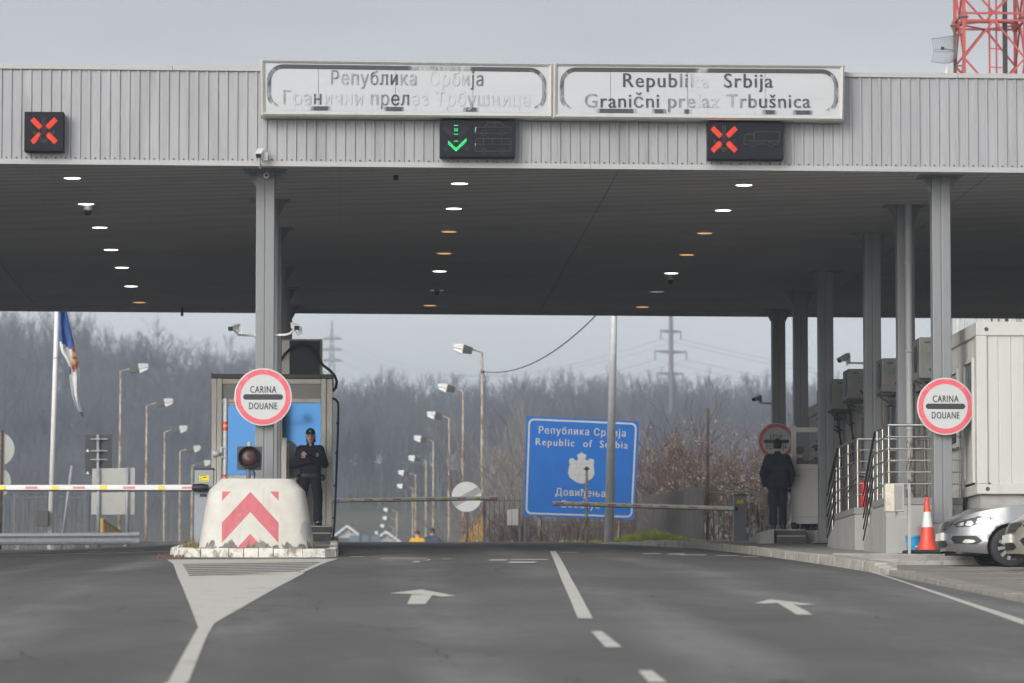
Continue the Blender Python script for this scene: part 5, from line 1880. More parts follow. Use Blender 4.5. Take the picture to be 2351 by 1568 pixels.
def make_car(label, body_mat, X0, Y0, Z0, yaw):
    """X0, Y0 = nose centre on the ground"""
    C_ = Car()
    ca, sa = math.cos(RAD(yaw)), math.sin(RAD(yaw))
    def Wd(p): return (X0 + p[0] * ca - p[1] * sa, Y0 + p[0] * sa + p[1] * ca, Z0 + p[2])
    t = thing("parked_car", label, "car", (X0 + 2.2 * ca, Y0 + 2.2 * sa, Z0), "cars parked at the right edge")
    wheels = [0.93, 3.55]
    RA = 0.352
    zw = 0.30
    C_.plan(0.1, 0)
    us = list(np.linspace(0, C_.ulen, 34)) + list(np.linspace(C_.ulen, C_.ulen + 3.5, 110))[1:]
    NZ = 26
    body = MB()
    for side in (-1, 1):
        idx = {}
        for i, u in enumerate(us):
            s0, y0 = C_.plan(u, 0.5)
            sh, lo = C_.prof(s0)
            for j in range(NZ + 1):
                z = lo + (sh - lo) * j / NZ
                p = C_.pt(u, z)
                for wx in wheels:                # cut the arch by pulling rim vertices onto it
                    dx, dz_ = p.x - wx, z - zw
                    r = math.hypot(dx, dz_)
                    if abs(p.y) > 0.45 and RA - 0.05 < r < RA + 0.012 and z > 0.05:
                        k = RA / r
                        p = Vector((wx + dx * k, p.y - 0.0, zw + dz_ * k))
                    if abs(p.y) > 0.6 and RA - 0.001 <= r < RA + 0.07:
                        p.y += 0.012 * (1 - (r - RA) / 0.07)
                idx[(i, j)] = len(body.v)
                body.v.append(Wd((p.x, p.y * side, p.z)))
        for i in range(len(us) - 1):
            for j in range(NZ):
                s0, y0 = C_.plan((us[i] + us[i + 1]) / 2, 0.5)
                sh, lo = C_.prof(s0)
                z = lo + (sh - lo) * (j + 0.5) / NZ
                if y0 > 0.45 and any(math.hypot(s0 - wx, z - zw) < RA - 0.012 for wx in wheels): continue
                body.f.append([idx[(i, j)], idx[(i + 1, j)], idx[(i + 1, j + 1)], idx[(i, j + 1)]])
                body.m.append(0)
    # bonnet: from shoulder over a raised crown to the windscreen base
    for side in (-1, 1):
        rows_ = []
        for i, u in enumerate(us):
            s0, y0 = C_.plan(u, 0.5)
            if s0 > 1.62: break
            sh, lo = C_.prof(s0)
            e = C_.pt(u, sh)
            row = []
            for k in range(11):
                f = k / 10
                yv = e.y * (1 - f)
                # forward part of bonnet follows the outline
                sv = e.x + 0.0 * f
                crown = 0.075 * math.sin(math.pi / 2 * min(1, f * 1.6)) * min(1, max(0.0, (s0 - 0.01) / 0.35))
                hz = sh + crown
                row.append(Wd((sv, yv * side, hz)))
            rows_.append(row)
        b = len(body.v)
        for r_ in rows_: body.v.extend(r_)
        for i in range(len(rows_) - 1):
            for k in range(10):
                body.f.append([b + i * 11 + k, b + i * 11 + k + 1, b + (i + 1) * 11 + k + 1, b + (i + 1) * 11 + k]); body.m.append(0)
    # roof and pillars as simple lofted greenhouse
    gh = [(1.60, 0.98, 0.80), (2.32, 1.40, 0.60), (2.9, 1.46, 0.585), (3.5, 1.40, 0.57), (4.15, 1.06, 0.72), (4.45, 1.0, 0.78)]
    b = len(body.v)
    for (s_, z_, hw) in gh:
        for k in range(9):
            f = -1 + 2 * k / 8
            body.v.append(Wd((s_, hw * f, z_ - 0.05 * f * f)))
    for i in range(len(gh) - 1):
        if i == 0 or i == 3: continue
        for k in range(8):
            body.f.append([b + i * 9 + k, b + i * 9 + k + 1, b + (i + 1) * 9 + k + 1, b + (i + 1) * 9 + k]); body.m.append(0)
    bo = body.build("body", body_mat, t, smooth=True, auto=35)
    mb = MB()
    for k in range(8):
        f0, f1 = -1 + 2 * k / 8, -1 + 2 * (k + 1) / 8
        mb.add([Wd((1.60, 0.80 * f0, 0.98 - 0.05 * f0 * f0)), Wd((1.60, 0.80 * f1, 0.98 - 0.05 * f1 * f1)), Wd((2.32, 0.6 * f1, 1.40 - 0.05 * f1 * f1)), Wd((2.32, 0.6 * f0, 1.40 - 0.05 * f0 * f0))], [(0, 1, 2, 3)])
        mb.add([Wd((3.5, 0.57 * f0, 1.40 - 0.05 * f0 * f0)), Wd((3.5, 0.57 * f1, 1.40 - 0.05 * f1 * f1)), Wd((4.15, 0.72 * f1, 1.06 - 0.05 * f1 * f1)), Wd((4.15, 0.72 * f0, 1.06 - 0.05 * f0 * f0))], [(0, 1, 2, 3)])
    mb.build("windscreen", m_wscreen, t, smooth=True)
    for s in (-1, 1):
        mb = MB()
        mb.add([Wd((1.62, 0.845 * s, 0.955)), Wd((2.34, 0.605 * s, 1.35)), Wd((2.9, 0.59 * s, 1.40)), Wd((3.5, 0.575 * s, 1.34)), Wd((4.1, 0.76 * s, 1.0)), Wd((3.0, 0.84 * s, 0.985))], [(0, 1, 2, 5), (5, 2, 3, 4)])
        mb.build("side_window", m_wscreen, t)
    MB().hexa([Wd(q) for q in ((0.15, -0.6, 0.2), (0.15, 0.6, 0.2), (4.3, 0.8, 0.2), (4.3, -0.8, 0.2), (0.2, -0.6, 0.3), (0.2, 0.6, 0.3), (4.3, 0.8, 0.3), (4.3, -0.8, 0.3))]).build("underbody", m_dark, t)
    mb = MB()
    for wx in wheels:
        mb.hexa([Wd(q) for q in ((wx - 0.36, -0.62, 0.3), (wx + 0.36, -0.62, 0.3), (wx + 0.36, 0.62, 0.3), (wx - 0.36, 0.62, 0.3), (wx - 0.36, -0.62, 0.68), (wx + 0.36, -0.62, 0.68), (wx + 0.36, 0.62, 0.68), (wx - 0.36, 0.62, 0.68))])
    mb.build("wheel_well", m_black, t)

    def patch(poly, off, name, mat, parent=None, side=-1, thick=0.0, n=5):
        """poly in (u, z) mapped onto the body skin; fan of subdivided quads"""
        us_ = [q[0] for q in poly]; zs_ = [q[1] for q in poly]
        # sample on a grid and clip by column scan
        mbp = MB()
        u0, u1 = min(us_), max(us_)
        m = 24
        top, bot = [], []
        for i in range(m + 1):
            u = u0 + (u1 - u0) * i / m
            hits = []
            for k in range(len(poly)):
                a, b_ = poly[k], poly[(k + 1) % len(poly)]
                if a[0] == b_[0]:
                    if abs(a[0] - u) < 1e-9: hits += [a[1], b_[1]]
                    continue
                f = (u - a[0]) / (b_[0] - a[0])
                if -1e-9 <= f <= 1 + 1e-9: hits.append(a[1] + f * (b_[1] - a[1]))
            lo_, hi_ = min(hits), max(hits)
            col = []
            for j in range(n + 1):
                z = lo_ + (hi_ - lo_) * j / n
                p = C_.pt(u, z, off)
                col.append(Wd((p.x, p.y * side, p.z)))
            base = len(mbp.v)
            mbp.v.extend(col)
        for i in range(m):
            for j in range(n):
                a = i * (n + 1) + j
                mbp.f.append([a, a + n + 1, a + n + 2, a + 1]); mbp.m.append(0)
        return mbp.build(name, mat, parent or t, smooth=True)

    UL = C_.ulen
    for side in (-1, 1):
        hl = patch([(0.52, 0.645), (0.62, 0.60), (0.85, 0.605), (1.10, 0.655), (1.235, 0.72), (1.2, 0.745), (1.0, 0.755), (0.75, 0.705)], 0.004, "headlight", m_lampglass, side=side)
        patch([(0.60, 0.63), (0.66, 0.615), (0.76, 0.625), (0.76, 0.675), (0.66, 0.66)], 0.008, "reflector", m_reflector, hl, side)
        patch([(0.79, 0.63), (0.83, 0.615), (0.90, 0.62), (0.93, 0.65), (0.90, 0.695), (0.82, 0.69)], 0.008, "reflector", m_reflector, hl, side)
        patch([(0.98, 0.66), (1.12, 0.69), (1.18, 0.72), (1.1, 0.735), (0.99, 0.725)], 0.008, "reflector", m_reflector, hl, side)
        fp = patch([(0.50, 0.42), (0.58, 0.345), (0.98, 0.335), (1.07, 0.385), (0.98, 0.465), (0.56, 0.47)], 0.004, "fog_lamp", m_black, side=side)
        patch([(0.75, 0.37), (0.82, 0.355), (0.93, 0.36), (0.97, 0.385), (0.93, 0.405), (0.8, 0.415)], 0.010, "reflector", m_reflector, fp, side)
        patch([(0.49, 0.425), (0.58, 0.342), (0.98, 0.332), (1.0, 0.341), (0.6, 0.353), (0.505, 0.43)], 0.007, "chrome_trim", m_chrome, fp, side)
    g = patch([(0.0, 0.55), (0.36, 0.55), (0.50, 0.645), (0.50, 0.69), (0.0, 0.695)], 0.004, "grille", m_black, side=-1)
    g2 = patch([(0.0, 0.55), (0.36, 0.55), (0.50, 0.645), (0.50, 0.69), (0.0, 0.695)], 0.004, "grille", m_black, side=1)
    for sd, gg in ((-1, g), (1, g2)):
        mbg = MB()
        for j in range(6):
            for i in range(14):
                u = 0.03 + i * 0.033 + (0.016 if j % 2 else 0)
                z = 0.562 + j * 0.023
                if u > 0.36 + (z - 0.55) * 1.4 or u > 0.49: continue
                a = C_.pt(u - 0.010, z, 0.010); b_ = C_.pt(u + 0.010, z, 0.010)
                mbg.bar(Wd((a.x, a.y * sd, a.z)), Wd((b_.x, b_.y * sd, b_.z)), 0.007, 0.006)
        mbg.build("chrome_stud", m_chrome, gg)
    patch([(0.0, 0.30), (0.30, 0.30), (0.42, 0.335), (0.34, 0.40), (0.0, 0.40)], 0.004, "lower_intake", m_black, side=-1)
    patch([(0.0, 0.30), (0.30, 0.30), (0.42, 0.335), (0.34, 0.40), (0.0, 0.40)], 0.004, "lower_intake", m_black, side=1)
    p0 = C_.pt(0, 0.47)
    MB().hexa([Wd(q) for q in ((p0.x - 0.035, -0.26, 0.41), (p0.x - 0.035, 0.26, 0.41), (p0.x + 0.02, 0.26, 0.41), (p0.x + 0.02, -0.26, 0.41),
                               (p0.x - 0.025, -0.26, 0.525), (p0.x - 0.025, 0.26, 0.525), (p0.x + 0.02, 0.26, 0.525), (p0.x + 0.02, -0.26, 0.525))]).build("number_plate", m_whitedirty, t)
    # shut lines
    mb = MB()
    def line(pts, w=0.006):
        for side in (-1, 1):
            q = [C_.pt(u, z, 0.002) for u, z in pts]
            mb.tube([Wd((p.x, p.y * side, p.z)) for p in q], w / 2, 4)
    line([(1.235, 0.72), (1.33, 0.66), (1.42, 0.60)])
    line([(0.50, 0.70), (0.75, 0.712), (1.0, 0.762), (1.2, 0.752)], 0.007)
    mb.build("shut_line", m_dark, t)
    # wipers
    mb = MB()
    for y_ in (-0.35, 0.25):
        mb.bar(Wd((1.55, y_ - 0.3, 0.975)), Wd((1.66, y_ + 0.28, 1.01)), 0.02, 0.015)
        mb.bar(Wd((1.50, y_ - 0.33, 0.985)), Wd((1.57, y_ - 0.25, 1.0)), 0.035, 0.03)
    mb.bar(Wd((1.30, -0.72, 0.945)), Wd((1.33, -0.70, 0.965)), 0.03)
    mb.build("wiper", m_black, t)
    # wheels
    for wx in wheels:
        for side in (-1, 1):
            yc = side * 0.79
            w = MB()
            prof_ = [(0.20, -0.10), (0.275, -0.10), (0.295, -0.085), (0.302, -0.05), (0.302, 0.05), (0.295, 0.085), (0.275, 0.10), (0.20, 0.10)]
            nn = 40
            vs = []
            for r_, h in prof_:
                for k in range(nn):
                    a = 2 * math.pi * k / nn
                    vs.append(Wd((wx + r_ * math.cos(a), yc + h, 0.30 + r_ * math.sin(a))))
            fs = [(i * nn + k, i * nn + (k + 1) % nn, (i + 1) * nn + (k + 1) % nn, (i + 1) * nn + k) for i in range(len(prof_) - 1) for k in range(nn)]
            w.add(vs, fs)
            wh = w.build("wheel", m_rubber, t, smooth=True, auto=40)
            rm = MB()
            yo = yc + side * 0.085
            def ringv(r_, y_): return [Wd((wx + r_ * math.cos(2 * math.pi * k / nn), y_, 0.30 + r_ * math.sin(2 * math.pi * k / nn))) for k in range(nn)]
            rr = ringv(0.222, yo + side * 0.005) + ringv(0.208, yo + side * 0.012) + ringv(0.198, yo - side * 0.02) + ringv(0.19, yo - side * 0.12)
            rm.add(rr, [(i * nn + k, i * nn + (k + 1) % nn, (i + 1) * nn + (k + 1) % nn, (i + 1) * nn + k) for i in range(3) for k in range(nn)])
            for k in range(10):                   # ten paired spokes
                a = 2 * math.pi * (k + 0.25) / 10
                def sp(r_, da, dy): return Wd((wx + r_ * math.cos(a + da), yo + side * dy, 0.30 + r_ * math.sin(a + da)))
                rm.hexa([sp(0.05, -0.4, -0.03), sp(0.05, 0.4, -0.03), sp(0.203, 0.14, -0.03), sp(0.203, -0.14, -0.03), sp(0.05, -0.35, 0.0), sp(0.05, 0.35, 0.0), sp(0.203, 0.13, 0.006), sp(0.203, -0.13, 0.006)])
            hub = ringv(0.062, yo - side * 0.02) + ringv(0.06, yo + side * 0.006) + ringv(0.03, yo + side * 0.012)
            rm.add(hub, [(i * nn + k, i * nn + (k + 1) % nn, (i + 1) * nn + (k + 1) % nn, (i + 1) * nn + k) for i in range(2) for k in range(nn)] + [tuple(2 * nn + k for k in range(nn))])
            rm.build("rim", m_rim, wh)
            bk = MB()
            bk.add(ringv(0.205, yo - side * 0.06), [tuple(range(nn))])
            bk.build("brake_disc", m_dark, wh)
    return t


def car_ground(X, Y): return G(X, Y) + 0.022
xn = P(2162.5, 1240, 65.9).x
make_car("silver saloon car with its nose beside the traffic cone", m_silver, xn - 0.02, 65.95, car_ground(9.8, 65.2), 1.0)
xn2 = P(2313, 1240, 62.4).x
make_car("champagne car nearer the camera, only its nose inside the picture", m_champ, xn2, 62.4, car_ground(9.8, 62), 2.0)

# ------------------------------------------------------------------ things beyond the canopy, left
m_back = M("sign back grey", (0.40, 0.40, 0.38), 0.5, 0.3, 0.08, 3, (0.3, 0.29, 0.26), 3)
m_backw = M("sign back pale", (0.5, 0.5, 0.47), 0.5, 0.2, 0.07, 3, (0.33, 0.32, 0.29), 3, (0.5, 0.8))
m_backd = M("sign back dark", (0.055, 0.057, 0.062), 0.5, 0.2, 0.07, 3)
m_rustpole = M("rusty painted pole", (0.42, 0.39, 0.31), 0.7, 0, 0.12, 3, (0.17, 0.085, 0.04), 5, (0.46, 0.6), (3, 3, 0.8))
m_rustpole2 = M("rusty pole", (0.14, 0.085, 0.06), 0.8, 0, 0.3, 4, (0.06, 0.05, 0.045), 5, (0.45, 0.6), (3, 3, 0.6))
m_fence = M("fence grey steel", (0.12, 0.125, 0.13), 0.55, 0.3, 0.1, 3)
m_ygl = M("yellow ochre rail paint", (0.42, 0.25, 0.055), 0.6, 0, 0.1, 2, (0.2, 0.12, 0.05), 4, (0.55, 0.8))

YB2 = 111.0
gz = lambda vx, Y=YB2: G(P(vx, 1250, Y).x, Y) - 0.45 if Y > 112 else G(P(vx, 1250, Y).x, Y)
# flagpole and flag
t = thing("flagpole", "tall white flagpole leaning slightly at the far left", "flagpole", (P(115, 0, YB2).x, YB2, gz(115) - 0.1))
a, b = P(114.5, 1262, YB2), P(135, 560, YB2)
MB().tube([(a.x, YB2, gz(115) - 0.1), tuple(b)], [0.075, 0.05], 14).build("pole", m_white, t, smooth=True)
mb = MB()
mb.lathe(P(128.5, 822, YB2), [(0.075, -0.012), (0.075, 0.012)], 10)
mb.lathe(b, [(0.07, 0), (0.09, 0.06), (0.05, 0.12), (0.0, 0.14)], 12)
mb.build("fitting", m_galv, t)
bx = P(107, 1190, YB2 - 0.15)
MB().box(P(95, 0, YB2).x, P(122, 0, YB2).x, YB2 - 0.28, YB2 - 0.09, P(0, 1209, YB2).z, P(0, 1172, YB2).z).build("control_box", M("dark grey box", (0.08, 0.08, 0.075), 0.6), t, bevel=0.01)
prof_f = [(560, 136, 196), (640, 136, 176), (700, 136, 152), (712, 136, 153), (740, 136, 159), (770, 136.5, 166), (800, 138, 172), (812, 143, 174), (822, 150, 177), (835, 157, 180), (850, 160, 182), (865, 160, 183.5), (880, 161, 183), (900, 164, 181), (915, 168, 181), (930, 173, 184), (942, 179, 187), (957, 190, 193)]
mb = MB()
nw = 22
ysamp = np.linspace(560, 957, 70)
for vy in ysamp:
    l = np.interp(vy, [q[0] for q in prof_f], [q[1] for q in prof_f])
    r = np.interp(vy, [q[0] for q in prof_f], [q[2] for q in prof_f])
    for k in range(nw + 1):
        f = k / nw
        p = P(l + (r - l) * f, vy, YB2)
        fold = math.sin(f * 9 + vy * 0.013) * 0.10 + math.sin(f * 17 - vy * 0.03) * 0.04
        mb.v.append((p.x, YB2 + fold * min(1, 0.25 + f * 2), p.z))
for i in range(len(ysamp) - 1):
    for k in range(nw):
        a = i * (nw + 1) + k
        vy = (ysamp[i] + ysamp[i + 1]) / 2
        f = (k + 0.5) / nw
        l = np.interp(vy, [q[0] for q in prof_f], [q[1] for q in prof_f]); r = np.interp(vy, [q[0] for q in prof_f], [q[2] for q in prof_f])
        x = l + (r - l) * f
        edge = 783 + (x - 136) * 0.75                     # blue above, white below
        topb = 690 + (x - 136) * 0.9
        m = 1 if vy > edge else (0 if vy > topb else 2)
        ex, ey = (x - 171.5) / 9.5, (vy - 822) / 30
        if vy > edge - 20 and ex * ex + ey * ey < 1 and x > 166: m = 2 if ex * ex + ey * ey > 0.35 or (int(vy / 4) % 2) else 3
        if vy > 945 and x > 184: m = 0
        if 842 < vy < 858 and f < 0.12: m = 0
        mb.f.append([a, a + 1, a + nw + 2, a + nw + 1]); mb.m.append(m)
fl = mb.build("flag", [M("flag blue", (0.03, 0.09, 0.27), 0.7), M("flag white", (0.62, 0.62, 0.62), 0.75, 0, 0.05, 8), M("flag red", (0.38, 0.06, 0.06), 0.7), M("flag gold", (0.6, 0.38, 0.08), 0.6)], base=True, smooth=True)
tag(fl, "limp blue and white flag with a red emblem hanging from the flagpole", "flag")

def post_tube(mb, vx, vy0, vy1, Y, r, n=10, vx1=None):
    mb.tube([tuple(P(vx, vy0, Y)), tuple(P(vx if vx1 is None else vx1, vy1, Y))], r, n)


def flat_panel(mb, corners, Y, th):
    q = [P(x, y, Y) for x, y in corners]
    mb.prism([(p.x, Y, p.z) for p in q], (0, th, 0))


def bottom_y(vx, Y): return 1543 - (gz(vx, Y) - 0.05) / Y * 1e4


# dark direction sign seen from behind and the pale one below it
t = thing("road_sign", "dark grey board seen from behind, above the pale board at the left", "road sign", (P(225, 0, 110).x, 110, gz(225, 110)))
mb = MB(); flat_panel(mb, [(196, 999), (257, 998), (257, 1089), (195.5, 1090)], 110.05, 0.03); mb.build("panel", m_backd, t)
mb = MB()
for vy in (1008, 1035, 1055):
    mb.bar(P(208, vy, 110.02), P(247, vy, 110.02), 0.03, 0.03)
    mb.bar(P(220, vy, 109.95), P(230, vy, 109.95), 0.09, 0.05)
mb.build("clamp", m_galv, t)
mb = MB(); post_tube(mb, 225, 998, bottom_y(225, 110), 109.98, 0.035); mb.build("post", m_galv, t, smooth=True)
mb = MB()
for (x, y) in ((201, 1034), (201, 1085)):
    q = [P(x - 4, y + 3, 110.0), P(x + 4, y + 3, 110.0), P(x, y - 4, 110.0)]
    mb.prism([(p.x, 110.045, p.z) for p in q], (0, -0.01, 0))
mb.build("triangle_mark", m_white, t)
t = thing("road_sign", "pale board of two sections seen from behind on two posts at the left", "road sign", (P(260, 0, 107).x, 107, gz(260, 107)))
for q in ([(212, 1076), (310, 1074), (310, 1128), (211, 1129)], [(210, 1131), (310, 1130), (309, 1182), (209, 1182)]):
    mb = MB(); flat_panel(mb, q, 107.05, 0.04); mb.build("panel", m_backw, t, bevel=0.012)
for vx in (226, 292):
    mb = MB(); post_tube(mb, vx, 1074, bottom_y(vx, 107), 107.0, 0.045); mb.build("post", m_galv, t, smooth=True)
t = thing("road_sign", "two round sign backs one above the other at the left picture edge", "road sign", (P(-3, 0, 106).x, 106, gz(-3, 106)))
for (cx_, cy_, r_) in ((-6, 1031, 39), (-12, 1107, 37)):
    mb = MB(); mb.lathe(P(cx_, cy_, 106.05), [(r_ * .0106, 0.0), (r_ * .0106, 0.03), (0.0, 0.03)], 32, 'y'); mb.build("disc", m_backw, t)
mb = MB(); post_tube(mb, 4, 988, bottom_y(4, 106), 106.0, 0.035, 10, 0); mb.build("post", m_rustpole2, t, smooth=True)
# leaning thin pole
mb = MB(); post_tube(mb, 165, 1069, bottom_y(140, 109), 109, 0.035, 10, 139)
tag(mb.build("thin_pole", m_galv, smooth=True), "thin grey pole leaning over in front of the left fence", "pole")

# railing fence at the left with hooped tops
def bar_fence(x0, x1, ytop, Y, label, gap=0.125, hoop=True, mat=None, Y1=None, bottom=None, ytop1=None, rbar=0.013):
    Y1 = Y if Y1 is None else Y1
    a, b = P(x0, ytop, Y), P(x1, ytop if ytop1 is None else ytop1, Y1)
    L = math.hypot(b.x - a.x, b.y - a.y)
    n = int(L / gap)
    zb = lambda p: (G(p.x, p.y) - 0.1 if p.y < 112 else zr(p.y) - 0.3) if bottom is None else bottom
    t = thing("bar_fence", label, "fence", ((a.x + b.x) / 2, (a.y + b.y) / 2, zb(a.lerp(b, 0.5))), "steel bar fences")
    mb = MB()
    for i in range(n + 1):
        p = a.lerp(b, i / n)
        z0 = zb(p) + 0.12
        if hoop and i % 2 == 0 and i < n:
            p2 = a.lerp(b, (i + 1) / n)
            m_ = [Vector((p.x, p.y, z0)), Vector((p.x, p.y, p.z - 0.08))]
            for k in range(1, 6):
                f = 0.5 - 0.5 * math.cos(math.pi * k / 6)
                q = p.lerp(p2, f)
                m_.append(Vector((q.x, q.y, q.z - 0.08 + 0.07 * math.sin(math.pi * k / 6))))
            m_ += [Vector((p2.x, p2.y, p2.z - 0.08)), Vector((p2.x, p2.y, z0))]
            mb.tube(m_, rbar, 5)
        elif not hoop:
            mb.tube([(p.x, p.y, z0), (p.x, p.y, p.z)], rbar, 5)
    mb.build("bars", mat or m_fence, t)
    mb = MB()
    mb.bar(a - Vector((0, 0, 0.10)), b - Vector((0, 0, 0.10)), 0.04, 0.03)
    za, zb_ = Vector((a.x, a.y, zb(a) + 0.15)), Vector((b.x, b.y, zb(b) + 0.15))
    mb.bar(za, zb_, 0.04, 0.03)
    mb.build("rail", mat or m_fence, t)
    k = max(1, int(round(L / 2.4)))
    for i in range(k + 1):
        p = a.lerp(b, i / k)
        MB().box(p.x - 0.03, p.x + 0.03, p.y - 0.03, p.y + 0.03, zb(p) - 0.2, p.z + 0.02).build("post", mat or m_fence, t)
    return t


bar_fence(-130, 196, 1133, 116, "dark grey hooped bar fence behind the flagpole")
bar_fence(196, 227, 1113, 116.2, "short taller fence panel of straight bars beside the pale board's post", hoop=False, gap=0.1)

# guard rail
Yg = 105.0
t = thing("guard_rail", "galvanised W-beam guard rail crossing the left background", "guard rail", (P(150, 0, Yg).x, Yg, gz(150, Yg)))
prof_g = [(0.155, 0.0), (0.13, -0.03), (0.075, -0.045), (0.045, -0.02), (0.015, 0.0), (-0.015, 0.0), (-0.045, -0.02), (-0.075, -0.045), (-0.13, -0.03), (-0.155, 0.0)]
mb = MB()
pa, pb = P(-150, 1238.5, Yg), P(320, 1236, Yg)
vs = []
for p in (pa, pb):
    for (dz_, dy_) in prof_g: vs.append((p.x, Yg + dy_, p.z + dz_ * 0.92))
n = len(prof_g)
mb.add(vs, [(k, k + 1, n + k + 1, n + k) for k in range(n - 1)])
mb.build("beam", m_galv, t)
mb = MB()
vs = []
for p in (P(303, 1236.2, Yg - 0.012), pb):
    for (dz_, dy_) in prof_g: vs.append((p.x, Yg + dy_ - 0.015, p.z + dz_ * 0.98))
mb.add(vs, [(k, k + 1, n + k + 1, n + k) for k in range(n - 1)])
mb.build("end_plate", m_galv, t)
for vx in (-90, 40, 120, 200, 287):
    p = P(vx, 1225, Yg + 0.06)
    MB().box(p.x - 0.04, p.x + 0.04, Yg + 0.01, Yg + 0.1, gz(vx, Yg) - 0.1, p.z).build("post", m_galv, t)

# street lamps on both sides of the bridge
m_lhead = M("lamp head grey", (0.50, 0.51, 0.50), 0.45, 0.1, 0.08, 6)
m_lbowl = M("lamp bowl", (0.62, 0.62, 0.58), 0.2, 0, 0.05, 6)


def street_lamp(px_, hx, hy, Y, label, side, zbase=None):
    """side -1: head hangs to the left of the pole"""
    H = P(hx, hy, Y)
    xp = P(px_, hy, Y).x
    t = thing("street_lamp", label, "street lamp", (xp, Y, zbase), "street lamps along the bridge")
    zt = H.z - 0.12
    MB().tube([(xp, Y, zbase), (xp, Y, zt - 2.4), (xp, Y, zt)], [0.05, 0.045, 0.032], 10).build("pole", m_rustpole, t, smooth=True)
    dx = H.x - xp
    MB().tube([(xp, Y, zt - 0.05), (xp, Y, zt + 0.01), (xp + dx * 0.32, Y, zt + 0.075), (xp + dx * 0.55, Y, zt + 0.11)], 0.026, 8).build("arm", m_rustpole, t, smooth=True)
    u = Vector((side, 0, 0.20)).normalized()
    w_ = Vector((-u.z * side, 0, abs(u.x)))
    def bx(l0, l1, hw0, hw1, h0, h1, h0b, h1b):
        vs = []
        for (l, hw, ha, hb) in ((l0, hw0, h0, h1), (l1, hw1, h0b, h1b)):
            for (yy, hh) in ((-hw, ha), (hw, ha), (hw, hb), (-hw, hb)):
                vs.append(H + u * l + w_ * hh + Vector((0, yy, 0)))
        return [vs[0], vs[1], vs[5], vs[4], vs[3], vs[2], vs[6], vs[7]]
    MB().hexa(bx(-0.30, -0.02, 0.09, 0.12, -0.10, 0.09, -0.12, 0.14)).build("gear_box", M_gear, t, bevel=0.012)
    MB().hexa(bx(-0.019, 0.31, 0.13, 0.08, -0.03, 0.16, -0.02, 0.10)).build("canopy", m_lhead, t, bevel=0.02)
    MB().hexa(bx(-0.015, 0.28, 0.11, 0.06, -0.17, -0.031, -0.09, -0.021)).build("bowl", m_lbowl, t, bevel=0.02)
    return t


M_gear = M("lamp gear box", (0.05, 0.052, 0.055), 0.5)
ords = ["nearest", "second", "third", "fourth", "fifth", "sixth", "seventh", "eighth", "ninth", "tenth", "eleventh", "twelfth"]
LR = [(1107, 1062, 801, 131), (1063, 1025, 891, 152), (1031, 997, 954, 173), (995, 965, 1008, 199), (978, 951, 1053, 221), (954, 926, 1086, 250), (947.5, 923, 1117, 264), (911, 889, 1171, 342), (910, 887, 1190, 350), (903, 881, 1208, 372), (889, 867, 1224, 425), (880, 860, 1239, 450)]
for i, (px_, hx, hy, Y) in enumerate(LR):
    street_lamp(px_, hx, hy, Y, "%s street lamp of the right row, head pointing left" % ords[i] + (", tied to a slack cable" if i == 0 else ""), -1, 3.6 if Y < 300 else (1543 - 1262) / 1e4 * Y)
LL = [(277, 320, 846, 141), (337, 379, 925, 160), (378, 414, 986, 180), (413.5, 446, 1031, 200), (441, 470, 1064, 218)]
for i, (px_, hx, hy, Y) in enumerate(LL):
    street_lamp(px_, hx, hy, Y, "%s street lamp of the left row, head pointing right" % ords[i] + (", partly behind the booth" if i == 4 else ""), 1, 3.6)

# slack cable from the nearest right lamp to the pole by the blue board
a, b = P(1110, 853, 131), P(1400, 690, 100)
pts = []
for k in range(25):
    f = k / 24
    q = a.lerp(b, f)
    pts.append(q - Vector((0, 0, 1.05 * 4 * f * (1 - f) * 0.5)))
mb = MB().tube(pts, 0.016, 6)
mb.tube([a, a + Vector((0.06, 0, -0.25)), a + Vector((0.02, 0, -0.6))], 0.016, 6)
mb.lathe(a - Vector((0.03, 0, 0)), [(0.06, -0.03), (0.06, 0.03)], 10)
tag(mb.build("slack_cable", m_fence, smooth=True), "slack black cable rising from the nearest right street lamp", "cable")

# yellow bridge parapets
def parapet(X, y0, y1, ztop, label):
    t = thing("bridge_parapet", label, "parapet", (X, (y0 + y1) / 2, zr(y0)), "yellow bridge parapets")
    mb = MB()
    y = y0
    while y < y1:
        e = min(y + 2.0, y1)
        mb.box(X - 0.02, X + 0.02, y + 0.03, e - 0.03, zr(y) + 0.08, ztop - 0.05)
        y = e
    mb.build("panel", m_ygl, t)
    MB().box(X - 0.05, X + 0.05, y0, y1, ztop - 0.049, ztop).build("hand_rail", m_ygl, t)
    mb = MB()
    y = y0
    while y <= y1:
        mb.box(X - 0.045, X + 0.045, y - 0.028, y + 0.028, zr(y) - 0.5, ztop - 0.05)
        y += 2.0
    mb.build("posts", m_ygl, t)
parapet(4.1, 125, 255, 4.45, "yellow parapet of the bridge at the right of the walkers")
parapet(-6.85, 126, 255, 4.42, "yellow parapet of the bridge behind the pale board")

